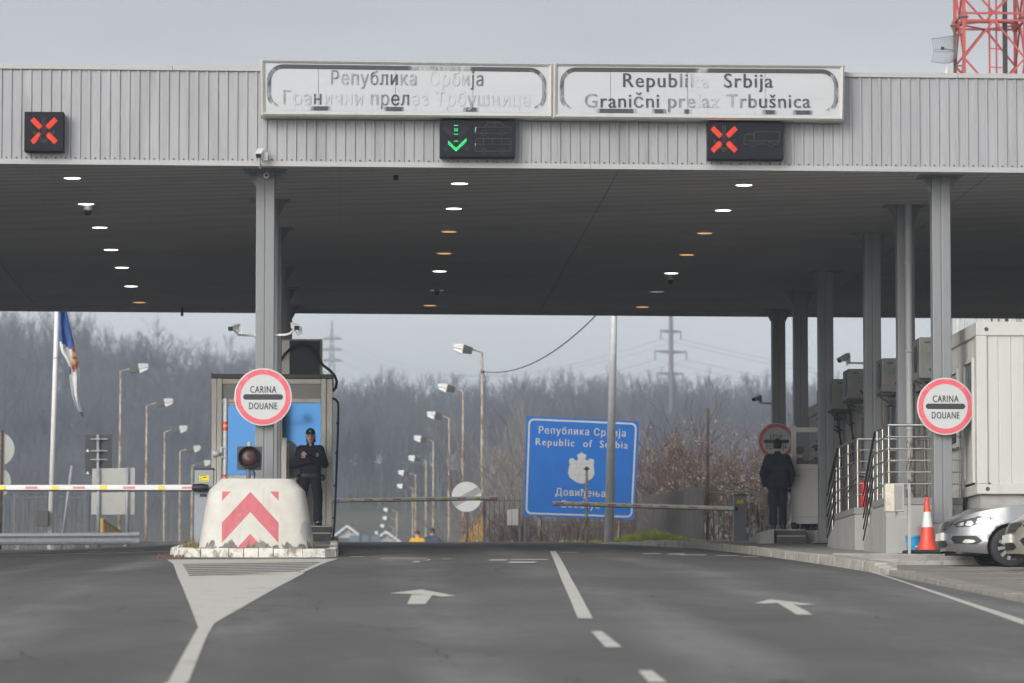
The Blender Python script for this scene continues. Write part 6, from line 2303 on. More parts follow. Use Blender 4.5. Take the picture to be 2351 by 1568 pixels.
# ------------------------------------------------------------------ things beyond the canopy, right
# end of restrictions sign
t = thing("round_sign", "white disc with grey diagonal stripes behind the middle barrier arm", "road sign", (P(1071, 0, 116).x, 116, zr(116) - 0.3), None)
c = P(1071, 1140.5, 116)
r = 34.5 * 0.0116
MB().lathe(c, [(r, 0.0), (r, 0.03), (0, 0.03)], 44, 'y').build("disc", m_signwhite, t)
mb = MB()
dirv = Vector((0.87, 0, 0.49)); nv = Vector((-0.49, 0, 0.87))
for k in range(5):
    o = (k - 2) * 0.036
    hl = math.sqrt(max(0, (r * 0.97) ** 2 - o * o))
    p0, p1 = c + nv * o - dirv * hl, c + nv * o + dirv * hl
    q = [p0 - nv * 0.009, p1 - nv * 0.009, p1 + nv * 0.009, p0 + nv * 0.009]
    mb.prism([(p.x, 115.998, p.z) for p in q], (0, -0.003, 0))
mb.build("stripes", M("stripe grey", (0.10, 0.10, 0.10), 0.6), t)
mb = MB(); post_tube(mb, 1072, 1175, 1262, 116.05, 0.035); mb.build("post", m_rustpole2, t, smooth=True)

# dark box on post
t = thing("meter_box", "dark grey box on a bent steel post left of the blue board", "box", (P(1194, 0, 108).x, 108, G(4.5, 108)), None)
MB().box(P(1165, 0, 108).x, P(1176, 0, 108).x, 107.98, 108.25, P(0, 1205, 108).z, P(0, 1168, 108).z).build("case", m_panelgrey, t, bevel=0.02)
MB().box(P(1176.2, 0, 108).x, P(1190, 0, 108).x, 107.95, 108.25, P(0, 1205, 108).z, P(0, 1167, 108).z).build("door", m_back, t, bevel=0.01)
mb = MB()
mb.bar(P(1193, 1165, 108), P(1193, 1262, 108), 0.045)
mb.bar(P(1180, 1207.5, 108), P(1193, 1207.5, 108), 0.04)
mb.build("post", m_fence, t)

# tall galvanised pole
sp_ = MB().tube([(P(1397.5, 1258, 100).x, 100, pv_top(6.2, 100) - 0.1), tuple(P(1409, 760, 100)), tuple(P(1412, 640, 100)), tuple(P(1416, 520, 100))], [0.115, 0.075, 0.068, 0.06], 18).build("steel_pole", m_galv2, smooth=True)
tag(sp_, "tall plain galvanised pole standing in front of the blue board", "pole")

# thin capped post in front of the board
t = thing("thin_post", "thin cream post with a dark cap in front of the white crest", "pole", (P(1347, 0, 101).x, 101, pv_top(6, 101) - 0.05), None)
mb = MB(); post_tube(mb, 1347, 1075, 1262, 101, 0.032); mb.build("post", m_rustpole, t, smooth=True)
mb = MB(); mb.lathe(P(1347, 1076, 101), [(0.036, -0.03), (0.07, -0.02), (0.07, 0.01), (0.04, 0.015), (0.035, 0.05)], 10); mb.build("cap", m_fence, t)
t = thing("rusty_post", "tall rusty dark post in front of the tufted shrub", "pole", (P(1625, 0, 102).x, 102, pv_top(8, 102) - 0.05), None)
mb = MB(); mb.tube([P(1624, 1262, 102), P(1624.5, 1040, 102), P(1625.5, 938, 102)], [0.034, 0.032, 0.03], 10); mb.build("post", m_rustpole2, t, smooth=True)
mb = MB(); mb.bar(P(1617, 1043, 101.95), P(1634, 1043, 101.95), 0.05); mb.build("bracket", m_rustpole2, t)

# big blue board
YBB = 106.0
TL, TR, BR, BL = (1209, 955.5), (1467.5, 967), (1456, 1193.5), (1201.5, 1184.5)
q = [P(x, y, YBB) for x, y in (TL, TR, BR, BL)]
t = thing("border_sign", "big tilted blue board with white lettering and a blank white crest", "road sign", ((q[2].x + q[3].x) / 2, YBB, G(5.5, YBB)), None)
m_sblue = M("sign blue", (0.010, 0.130, 0.47), 0.35, 0, 0.08, 1.5, (0.02, 0.16, 0.50), 2.0, (0.55, 0.8))
mb = MB(); mb.prism([(p.x, YBB, p.z) for p in q], (0, 0.05, 0)); mb.build("board", m_sblue, t)
ux = (q[1] - q[0]); uz = (q[0] - q[3])
def bp(u, v, d=0.004):
    """u 0..1 along, v 0..1 up"""
    top = q[0].lerp(q[1], u); bot = q[3].lerp(q[2], u)
    p = bot.lerp(top, v)
    return Vector((p.x, YBB - d, p.z))
def fr_uv(cx_, cy_):
    """pixel of the zoomed survey crop to board coordinates"""
    px2, py2 = (2030 + cx_ / 3.4837) * .58775, (1600 + cy_ / 3.4837) * .58775
    p = P(px2, py2, YBB)
    return p
mb = MB()
def rr(inset, rad):
    w_, h_ = ux.length, uz.length
    pts = []
    for (cu, cv, a0) in ((1 - inset - rad, 1 - inset * w_ / h_ - rad * w_ / h_, 90), (1 - inset - rad, inset * w_ / h_ + rad * w_ / h_, 0), (inset + rad, inset * w_ / h_ + rad * w_ / h_, -90), (inset + rad, 1 - inset * w_ / h_ - rad * w_ / h_, 180)):
        for k in range(9):
            a = RAD(a0 - 90 * k / 8)
            pts.append(bp(cu + rad * math.cos(a), cv + rad * w_ / h_ * math.sin(a)))
    return pts
o_, i_ = rr(0.018, 0.05), rr(0.034, 0.036)
n = len(o_)
mb.add(o_ + i_, [(k, (k + 1) % n, n + (k + 1) % n, n + k) for k in range(n)])
mb.build("border", m_signwhite, t)
capm = 101 / 3.4837 * .58775 * YBB / FPX
for (s_, xa, ya, xb, yb, cp, sp) in (("Република Србија", 261, 323, 1440, 370, 101, 1.2), ("Republic  of  Serbia", 219, 482, 1470, 531, 101, 1.2),
                                     ("Довиђења!", 487, 1166, 1205, 1192, 101, 1.15), ("Goodbye", 549, 1330, 1083, 1348, 105, 1.12)):
    a, b = fr_uv(xa, ya), fr_uv(xb, yb)
    a.y = b.y = YBB - 0.0
    lettering(s_, a, b, cp / 3.4837 * .58775 * YBB / FPX, (0, -1, 0), m_signwhite, t, 0.008, sp, heavy=0.035)
crest = [(838, 577), (847, 574), (853, 590), (866, 598), (900, 610), (910, 628), (905, 648), (893, 660), (897, 680), (917, 694), (938, 688), (940, 674), (960, 668), (992, 672), (1012, 690), (1014, 720), (1004, 745), (1008, 780), (1014, 810), (1012, 840), (1019, 865), (1014, 885), (1001, 897), (998, 920), (972, 945), (945, 955), (925, 975), (890, 998),
         (850, 1009), (815, 1004), (770, 985), (730, 962), (728, 950), (705, 948), (690, 925), (672, 915), (674, 890), (655, 872), (664, 835), (668, 800), (674, 765), (686, 745), (672, 725), (670, 695), (680, 672), (712, 658), (740, 664), (752, 688), (772, 694), (790, 680), (795, 655), (782, 640), (780, 622), (795, 606), (828, 597), (832, 588)]
pts = [fr_uv(x, y) for x, y in crest]
mb = MB(); mb.add([(p.x, YBB - 0.004, p.z) for p in pts], [tuple(range(len(pts)))]); mb.build("crest", m_signwhite, t)
cr_ = [[(770, 690), (772, 735), (790, 790), (830, 800), (828, 840), (805, 880), (800, 975)], [(672, 800), (720, 800), (740, 815), (790, 795)], [(684, 735), (770, 738), (1000, 735)], [(797, 655), (893, 657)], [(672, 875), (760, 885), (1010, 885)]]
mb = MB()
for pl in cr_:
    mb.tube([Vector((fr_uv(x, y).x, YBB - 0.0055, fr_uv(x, y).z)) for x, y in pl], 0.0045, 4)
mb.build("crack", M("crack grey", (0.4, 0.4, 0.38), 0.7), t)
for vx in (1240, 1421):
    mb = MB(); post_tube(mb, vx, 1000, bottom_y(vx, 106), YBB + 0.1, 0.05); mb.build("post", m_rustpole, t, smooth=True)

# fences at the right
m_f2 = M("fence weathered steel", (0.085, 0.08, 0.076), 0.6, 0.2, 0.12, 3, (0.07, 0.05, 0.04), 4)
bar_fence(1112, 1205, 1141, 117, "low bar fence in front of the birch saplings", mat=m_f2, hoop=False, gap=0.13)
bar_fence(1205, 1462, 1190, 112, "dark fence of straight bars under the blue board", mat=m_f2, hoop=False, gap=0.12)
bar_fence(1466, 1612, 1140, 114, "fence of tall close bars running back, right of the blue board", mat=m_f2, hoop=False, gap=0.09, Y1=105, ytop1=1118, rbar=0.026)
bar_fence(1614, 1900, 1120, 106, "hooped bar fence in front of the tufted shrub", mat=m_f2, gap=0.125)

# ------------------------------------------------------------------ lattice tower with a grid dish
YT = 105.0
m_tred = M("tower red paint", (0.42, 0.075, 0.065), 0.5, 0, 0.12, 2)
m_twht = M("tower white paint", (0.6, 0.6, 0.58), 0.5, 0, 0.08, 2)
tz = lambda vy: P(2213, vy, YT).z
tx0, tx1 = P(2213, 100, YT).x, P(2353, 100, YT).x
tw = tx1 - tx0
t = thing("lattice_tower", "red and white lattice mast rising behind the canopy at the right", "tower", ((tx0 + tx1) / 2, YT + tw / 2, G(9, 105)))
zbot = G(9, 105)
lev = [zbot] + [tz(38) + (k - 4) * 1.95 for k in range(1, 8)]
lev = [zbot] + [z for z in lev if z > zbot + 0.8]
zwhite = tz(560)
corn = [(tx0, YT), (tx1, YT), (tx1, YT + tw), (tx0, YT + tw)]
legs_r, legs_w, br_r, br_w, ring_r, ring_w, gus = MB(), MB(), MB(), MB(), MB(), MB(), MB()
for (x, y) in corn:
    legs_w.box(x - 0.04, x + 0.04, y - 0.04, y + 0.04, zbot, zwhite)
    legs_r.box(x - 0.04, x + 0.04, y - 0.04, y + 0.04, zwhite + 0.001, lev[-1])
for i in range(len(lev) - 1):
    z0, z1 = lev[i], lev[i + 1]
    b_, r_ = (br_w, MB()) if z1 < zwhite else (br_r, MB())
    for k in range(4):
        A, B = Vector((*corn[k], 0)), Vector((*corn[(k + 1) % 4], 0))
        mid = (A + B) / 2
        zt1, zm = z1 - 0.08, z0 + (z1 - z0) * 0.48
        up_ = lambda v, z: Vector((v.x, v.y, z))
        b_.bar(up_(mid, zt1), up_(A, zm), 0.045)
        b_.bar(up_(mid, zt1), up_(B, zm), 0.045)
        b_.bar(up_(A, zm), up_(mid, z0 + 0.1), 0.045)
        b_.bar(up_(B, zm), up_(mid, z0 + 0.1), 0.045)
        r_.bar(up_(A, z1 - 0.09), up_(B, z1 - 0.09), 0.05)
        r_.bar(up_(A, z1 + 0.09), up_(B, z1 + 0.09), 0.05)
        opp = Vector((*corn[(k + 2) % 4], 0))
        r_.bar(up_(mid, z1 - 0.09), up_((B + opp) / 2, z1 - 0.09), 0.035)
    r_.build("ring", m_twht if z1 < zwhite else m_tred, t)
    for (x, y) in corn:
        gus.box(x - 0.11, x + 0.11, y - 0.11, y + 0.11, z1 - 0.012, z1 + 0.012)
        for s in (-1, 1):
            gus.prism([(x + s * 0.041, y - 0.045, z1 + 0.013), (x + s * 0.10, y - 0.045, z1 + 0.013), (x + s * 0.041, y - 0.045, z1 + 0.17)], (0, 0.09, 0))
            gus.prism([(x + s * 0.041, y - 0.045, z1 - 0.013), (x + s * 0.10, y - 0.045, z1 - 0.013), (x + s * 0.041, y - 0.045, z1 - 0.17)], (0, 0.09, 0))
legs_r.build("leg", m_tred, t); legs_w.build("leg", m_twht, t)
br_r.build("bracing", m_tred, t); br_w.build("bracing", m_twht, t)
gus.build("flange", M("tower flange", (0.25, 0.10, 0.09), 0.6), t)
lx0, lx1 = P(2272, 100, YT + 0.4).x, P(2304, 100, YT + 0.4).x
mb = MB()
for x in (lx0, (lx0 + lx1) / 2, lx1): mb.box(x - 0.022, x + 0.022, YT + 0.4, YT + 0.44, zbot, lev[-1])
z = zbot + 0.3
while z < lev[-1]:
    mb.bar((lx0, YT + 0.42, z), (lx1, YT + 0.42, z - 0.02), 0.025); z += 0.46
mb.build("ladder", m_tred, t)
cx_ = P(2308, 100, YT + 0.3).x
mb = MB()
for k in range(4): mb.tube([(cx_ - 0.04 + k * 0.028, YT + 0.33, zbot), (cx_ - 0.04 + k * 0.028, YT + 0.33, lev[-1])], 0.016, 6)
mb.build("cable_run", M("dark cable run", (0.05, 0.048, 0.045), 0.6), t)
# mounting pipe and grid dish
mpx = P(2191.5, 100, YT + 0.2).x
mb = MB()
mb.tube([(mpx, YT + 0.2, tz(168)), (mpx, YT + 0.2, tz(59))], 0.032, 10)
for vy in (77, 80): mb.bar((mpx, YT + 0.2, tz(vy)), (tx0, YT, tz(vy)), 0.03)
mb.bar((mpx, YT + 0.2, tz(150)), (tx0, YT, tz(150)), 0.03)
mb.build("mast_pipe", m_rustpole2, t)
d = thing("grid_dish", "grey wire grid dish antenna on the left of the red lattice mast", "antenna", (mpx - 0.1, YT + 0.15, tz(114)))
c = Vector((mpx - 0.05, YT + 0.12, tz(114)))
fx = Vector((-0.80, -0.60, 0.05)).normalized()      # looks left and towards the camera
sx = fx.cross(Vector((0, 0, 1))).normalized()
ux_ = sx.cross(fx)
m_py0 = M("dish wire", (0.16, 0.165, 0.16), 0.5)
mb, mb2 = MB(), MB()
Wd_, Hd_ = 0.40, 0.33
def dishp(u, v): return c + sx * (u * Wd_) + ux_ * (v * Hd_) + fx * (0.26 * (u * u) + 0.12 * (v * v))
for i in range(25):
    u = -1 + i / 12
    h = 1.0 - 0.16 * u * u
    mb.tube([dishp(u, h * (-1 + k / 5)) for k in range(11)], 0.0055, 5)
for v in (-1, 1):
    mb2.tube([dishp(-1 + k / 10, v * (1.0 - 0.16 * (-1 + k / 10) ** 2)) for k in range(21)], 0.009, 6)
for v in (-0.06, 0.10): mb2.tube([dishp(-1 + k / 10, v) for k in range(21)], 0.007, 6)
mb.build("grid", m_py0, d); mb2.build("rim", m_py0, d)
mb = MB(); mb.tube([c, c + fx * 0.36], 0.014, 8); mb.build("feed_arm", m_galv, d)
mb = MB(); mb.bar(c + fx * 0.36 - sx * 0.03, c + fx * 0.36 + sx * 0.03, 0.05, 0.07); mb.build("feed", m_black, d)
mb = MB(); mb.bar(c, Vector((mpx, YT + 0.2, c.z)), 0.05); mb.build("clamp", m_galv, d)
# pale pointed post cap just showing over the roof edge
tp = P(2174, 151, 104.0)
t = thing("pointed_post", "slender cream post tip just above the canopy beside the red mast", "pole", (tp.x, 104.0, G(9, 104)))
MB().tube([(tp.x, 104.0, G(9, 104)), (tp.x, 104.0, tp.z - 0.35)], [0.09, 0.08], 10).build("post", m_cream, t)
MB().lathe((tp.x, 104.0, tp.z - 0.349), [(0.12, 0.0), (0.01, 0.34), (0.0, 0.35)], 8).build("tip", m_cream, t)

# ------------------------------------------------------------------ far power pylons and lines
m_py = M("pylon steel", (0.16, 0.165, 0.17), 0.6)
Yp_ = 520.0
t = thing("power_pylon", "slender pole pylon with three tapered crossarms on the ridge", "pylon", tuple(P(1541, 905, Yp_)))
MB().tube([P(1541, 960, Yp_), P(1540, 640, Yp_)], [0.34, 0.2], 10).build("mast", m_py, t)
tips = []
for (vy, l, r) in ((760, 1516, 1564), (807, 1503, 1577), (857, 1508, 1569)):
    mb = MB()
    for xx in (l, r):
        a, b = P(1540, vy + 2, Yp_), P(xx, vy - 1.5 if xx < 1540 else vy + 1, Yp_)
        mb.prism([a + Vector((0, -0.2, -0.22)), b + Vector((0, -0.1, -0.06)), b + Vector((0, -0.1, 0.05)), a + Vector((0, -0.2, 0.26))], (0, 0.4, 0))
    mb.build("crossarm", m_py, t)
    for xx in (l + 1, r - 1):
        b = P(xx, vy, Yp_)
        mb = MB().tube([b, b - Vector((0, 0, 1.0))], 0.07, 6)
        mb.build("insulator", m_py, t)
        tips.append(b - Vector((0, 0, 1.0)))
Yq = 900.0
t = thing("power_pylon", "faint hazy lattice pylon rising right of the customs booth roof", "pylon", tuple(P(762, 890, Yq)))
mb = MB()
hw0, hw1 = 9 * Yq / FPX, 2.0 * Yq / FPX
zA, zB_ = P(762, 900, Yq).z, P(760, 735, Yq).z
xA = P(762, 800, Yq).x
L8 = 9
for s in (-1, 1):
    for d_ in (-1, 1):
        mb.bar((xA + s * hw0, Yq + d_ * hw0, zA), (xA, Yq, zB_), 0.22)
for k in range(L8):
    f0, f1 = k / L8, (k + 1) / L8
    w0, w1 = hw0 * (1 - f0), hw0 * (1 - f1)
    z0, z1 = zA + (zB_ - zA) * f0, zA + (zB_ - zA) * f1
    mb.bar((xA - w0, Yq - w0, z0), (xA + w1, Yq - w1, z1), 0.14); mb.bar((xA + w0, Yq - w0, z0), (xA - w1, Yq - w1, z1), 0.14)
mb.build("mast", m_py, t)
tips2 = []
for vy in (778, 803, 828):
    mb = MB()
    a, b = P(741, vy, Yq), P(785, vy, Yq)
    mb.bar(a, b, 0.3, 0.35); mb.bar(a, P(762, vy - 8, Yq), 0.15); mb.bar(b, P(762, vy - 8, Yq), 0.15)
    mb.build("crossarm", m_py, t)
    tips2 += [a, b]
for i in range(6):
    a, b = tips[i], tips2[i]
    for (A, B, nm) in ((a, b, "to the hazy pylon"), (a, a + Vector((140, 120, 1.5)), "running right off the pole pylon")):
        pts = []
        for k in range(20):
            f = k / 19
            q_ = A.lerp(B, f) - Vector((0, 0, 6.0 * 4 * f * (1 - f)))
            pts.append(q_)
        o = MB().tube(pts, 0.016, 4, cap=False).build("power_line", m_py)
        tag(o, "power line %s from the %s crossarm's %s end" % (nm, ("top", "middle", "lowest")[i // 2], ("left", "right")[i % 2]), "power line", "power lines in the sky")

# ------------------------------------------------------------------ houses beyond the river
m_hw = M("house wall", (0.45, 0.43, 0.40), 0.8)
m_hr = M("snowy roof", (0.62, 0.63, 0.66), 0.7, 0, 0.1, 1)
m_hrb = M("blue grey roof", (0.12, 0.17, 0.21), 0.7)


def house(vx0, vx1, vye, vyr, Y, depth, label, roof, axis='x'):
    a, b = P(vx0, vye, Y), P(vx1, vye, Y)
    zr_ = P(vx0, vyr, Y).z
    zb = T(a.x, Y) - 0.5
    t = thing("house", label, "house", ((a.x + b.x) / 2, Y + depth / 2, zb), "houses beyond the bridge")
    MB().box(a.x, b.x, Y, Y + depth, zb, a.z).build("wall", m_hw, t)
    if axis == 'y':                               # gable towards the camera
        m_ = (a.x + b.x) / 2
        MB().prism([(a.x, Y + 0.02, a.z), (b.x, Y + 0.02, a.z), (m_, Y + 0.02, zr_ - 0.12)], (0, depth - 0.04, 0)).build("gable", m_hw, t)
        mb = MB()
        for (xa, xb) in ((a.x - 0.6, m_), (b.x + 0.6, m_)):
            mb.hexa([(xa, Y - 0.5, a.z - 0.35), (xb, Y - 0.5, zr_), (xb, Y + depth + 0.5, zr_), (xa, Y + depth + 0.5, a.z - 0.35), (xa, Y - 0.5, a.z - 0.1), (xb, Y - 0.5, zr_ + 0.25), (xb, Y + depth + 0.5, zr_ + 0.25), (xa, Y + depth + 0.5, a.z - 0.1)])
        mb.build("roof", roof, t)
    else:
        mb = MB()
        mb.hexa([(a.x - 0.5, Y - 0.6, a.z - 0.2), (b.x + 0.5, Y - 0.6, a.z - 0.2), (b.x + 0.5, Y + depth / 2, zr_), (a.x - 0.5, Y + depth / 2, zr_), (a.x - 0.5, Y - 0.6, a.z), (b.x + 0.5, Y - 0.6, a.z), (b.x + 0.5, Y + depth / 2, zr_ + 0.25), (a.x - 0.5, Y + depth / 2, zr_ + 0.25)])
        mb.hexa([(a.x - 0.5, Y + depth / 2, zr_), (b.x + 0.5, Y + depth / 2, zr_), (b.x + 0.5, Y + depth + 0.6, a.z - 0.2), (a.x - 0.5, Y + depth + 0.6, a.z - 0.2), (a.x - 0.5, Y + depth / 2, zr_ + 0.25), (b.x + 0.5, Y + depth / 2, zr_ + 0.25), (b.x + 0.5, Y + depth + 0.6, a.z), (a.x - 0.5, Y + depth + 0.6, a.z)])
        mb.build("roof", roof, t)
    w = (b.x - a.x)
    for k in range(2):
        x = a.x + w * (0.2 + 0.45 * k)
        MB().box(x, x + w * 0.16, Y - 0.05, Y + 0.03, zb + 1.0, zb + 2.2).build("window", m_glassdark, t)


house(772, 822, 1232, 1211, 440, 9, "pale gabled house with snowy roof right of the booth's foot", m_hr, 'y')
house(815, 862, 1247, 1232, 425, 8, "low house with blue grey roof between the booth and the small lamps", m_hrb)
house(858, 914, 1246, 1224, 432, 9, "gabled house with white roof behind the row of small lamps", m_hr, 'y')
house(925, 975, 1248, 1232, 445, 9, "low snowy roofed house behind the yellow jacket walker", m_hr)
house(1008, 1050, 1250, 1235, 450, 9, "low blue roofed house right of the dark jacket walker", m_hrb)
# ------------------------------------------------------------------ vegetation
class Segs:
    """three sided twigs collected with numpy"""
    def __init__(self): self.a, self.b, self.r0, self.r1 = [], [], [], []
    def add(self, a, b, r0, r1): self.a.append(tuple(a)); self.b.append(tuple(b)); self.r0.append(r0); self.r1.append(r1)
    def arrays(self): return np.array(self.a), np.array(self.b), np.array(self.r0), np.array(self.r1)


def seg_mesh(A, B, r0, r1):
    d = B - A
    d /= np.maximum(np.linalg.norm(d, axis=1, keepdims=True), 1e-9)
    ref = np.where(np.abs(d[:, 2:3]) < 0.9, np.array([[0, 0, 1.0]]), np.array([[0, 1.0, 0]]))
    s = np.cross(d, ref); s /= np.linalg.norm(s, axis=1, keepdims=True)
    u = np.cross(d, s)
    vs = []
    for (C, r) in ((A, r0), (B, r1)):
        for k in range(3):
            an = 2 * math.pi * k / 3
            vs.append(C + (s * math.cos(an) + u * math.sin(an)) * r[:, None])
    V = np.stack(vs, 1).reshape(-1, 3)
    n = len(A)
    base = np.arange(n)[:, None] * 6
    q = np.array([[0, 1, 4, 3], [1, 2, 5, 4], [2, 0, 3, 5]])
    F = (base[:, None, :] + q[None]).reshape(-1, 4)
    return V, F


def np_obj(name, V, F, mat, base=True, parent=None):
    me = bpy.data.meshes.new(name)
    off = np.zeros(3)
    if parent is not None: off = np.array(wloc(parent))
    elif base: off = np.array([V[:, 0].mean(), V[:, 1].mean(), V[:, 2].min()])
    W_ = (V - off).astype(np.float32)
    k = F.shape[1]
    me.vertices.add(len(W_)); me.vertices.foreach_set("co", W_.ravel())
    me.loops.add(F.size); me.loops.foreach_set("vertex_index", F.ravel().astype(np.int32))
    me.polygons.add(len(F)); me.polygons.foreach_set("loop_start", (np.arange(len(F)) * k).astype(np.int32))
    me.materials.append(mat)
    me.update(calc_edges=True)
    me.validate()
    o = bpy.data.objects.new(name, me)
    COL.objects.link(o)
    if parent is not None: o.parent = parent
    else: o.location = off
    return o


def grow(S, p, d, L, r, depth, rnd, spread=0.5, up=0.15, kids=(3, 5), rmin=0.004, bend=0.25):
    p = Vector(p); d = Vector(d).normalized()
    n = 3 if depth > 0 else 2
    q = p
    pts = [p]
    for i in range(n):
        d = (d + Vector((rnd.gauss(0, bend), rnd.gauss(0, bend), rnd.gauss(0, bend) + up)) * 0.5).normalized()
        q2 = q + d * (L / n)
        S.add(q, q2, max(rmin, r * (1 - 0.6 * i / n)), max(rmin, r * (1 - 0.6 * (i + 1) / n)))
        q = q2
        pts.append(q)
    if depth > 0:
        for k in range(rnd.randint(*kids)):
            f = rnd.uniform(0.25, 1.0)
            i = min(n - 1, int(f * n))
            a = pts[i].lerp(pts[i + 1], f * n - i)
            e = (d + Vector((rnd.gauss(0, spread), rnd.gauss(0, spread), rnd.gauss(0, spread * 0.6) + up))).normalized()
            grow(S, a, e, L * rnd.uniform(0.45, 0.7), r * 0.5, depth - 1, rnd, spread, up, kids, rmin, bend)
    return q


m_bark = M("bare forest bark", (0.125, 0.13, 0.152), 0.9, 0, 0.2, 0.3, (0.15, 0.135, 0.135), 0.03, (0.48, 0.7))
m_bark2 = M("sapling bark", (0.17, 0.13, 0.11), 0.85, 0, 0.3, 2)
m_birch = M("pale sapling bark", (0.30, 0.27, 0.23), 0.85, 0, 0.3, 3)
m_twig = M("red brown twigs", (0.125, 0.075, 0.062), 0.9, 0, 0.3, 3)
m_tuft = M("pale seed tufts", (0.27, 0.235, 0.19), 0.95, 0, 0.25, 6)

# one bare forest tree in a few shapes, about 14 m tall
protos = []
for k in range(7):
    rnd = random.Random(100 + k)
    S = Segs()
    H = rnd.uniform(11.5, 15)
    lean = Vector((rnd.gauss(0, 0.04), rnd.gauss(0, 0.04), 1))
    q = Vector((0, 0, -1)); r = 0.15
    pts = [q]
    for i in range(5):
        q2 = q + Vector((lean.x + rnd.gauss(0, 0.05), lean.y + rnd.gauss(0, 0.05), 1)) * (H / 5)
        S.add(q, q2, r * (1 - 0.17 * i), r * (1 - 0.17 * (i + 1)))
        q = q2; pts.append(q)
    for b in range(15):
        f = rnd.uniform(0.33, 0.99)
        i = min(4, int(f * 5))
        a = pts[i].lerp(pts[i + 1], f * 5 - i)
        an = rnd.uniform(0, 2 * math.pi)
        grow(S, a, (math.cos(an) * 0.62, math.sin(an) * 0.62, rnd.uniform(0.6, 1.3)), H * 0.30 * (1.25 - f * 0.75), 0.05, 2, rnd, 0.42, 0.22, (3, 4), 0.016, 0.2)
    protos.append(S.arrays())

rnd = random.Random(77)
VV, FF, nb = [], [], 0
cnt = 0
tries = 0
while cnt < 3600 and tries < 60000:
    tries += 1
    Y = rnd.uniform(395, 725)
    X = rnd.uniform(-105, 150) * (0.75 + 0.25 * Y / 700)
    vx = 779 + X / Y * 1e4
    z = T(X, Y)
    vy = 1543 - z / Y * 1e4
    if vx > 640 and vx < 1130 and vy > 1175: continue
    if Y < 480 and vx > 520 and rnd.random() < 0.6: continue
    if Y < 450 and vx < 520 and rnd.random() < 0.3: continue
    k = rnd.randrange(len(protos))
    A, B, r0, r1 = protos[k]
    s = rnd.uniform(0.62, 0.95)
    if Y < 480: s *= 0.75
    an = rnd.uniform(0, 6.283)
    Rz = np.array([[math.cos(an), -math.sin(an), 0], [math.sin(an), math.cos(an), 0], [0, 0, 1]]) * s
    o = np.array([X, Y, z])
    V, F = seg_mesh(A @ Rz.T + o, B @ Rz.T + o, r0 * s, r1 * s)
    VV.append(V); FF.append(F + nb); nb += len(V)
    cnt += 1
wood = np_obj("hillside_wood", np.concatenate(VV), np.concatenate(FF), m_bark, base=False)
tag(wood, "hazy grey mass of bare winter trees covering the far hills", "wood", kind="stuff")
del VV, FF


def single_tree(vx, vy_top, Y, label, k, ztop=None):
    X = P(vx, 1000, Y).x
    z0 = T(X, Y)
    H = P(vx, vy_top, Y).z - z0
    rnd = random.Random(900 + k)
    t = thing("bare_tree", label, "tree", (X, Y, z0), "single bare trees")
    S, C2 = Segs(), Segs()
    q = Vector((X, Y, z0 - 0.5)); pts = [q]
    for i in range(5):
        q2 = q + Vector((rnd.gauss(0, 0.04), rnd.gauss(0, 0.04), 1)) * ((H * 0.8 + 0.5) / 5)
        S.add(q, q2, 0.26 * (1 - 0.17 * i), 0.26 * (1 - 0.17 * (i + 1)))
        q = q2; pts.append(q)
    for b in range(20):
        f = rnd.uniform(0.4, 1.0)
        i = min(4, int(f * 5))
        a = pts[i].lerp(pts[i + 1], f * 5 - i)
        an = rnd.uniform(0, 2 * math.pi)
        grow(C2, a, (math.cos(an) * 0.9, math.sin(an) * 0.9, rnd.uniform(0.4, 1.1)), H * 0.33 * (1.2 - f * 0.6), 0.09, 3, rnd, 0.5, 0.15, (3, 4), 0.016, 0.25)
    np_obj("trunk", *seg_mesh(*S.arrays()), m_bark, parent=t)
    np_obj("crown", *seg_mesh(*C2.arrays()), m_bark, parent=t)


single_tree(366, 748, 640, "spreading bare tree standing clear of the left ridge line", 1)
single_tree(1075, 868, 660, "bare tree topping the ridge behind the nearest right lamp's pole", 2)
single_tree(1205, 862, 650, "tall bare tree on the ridge above the blue board", 3)


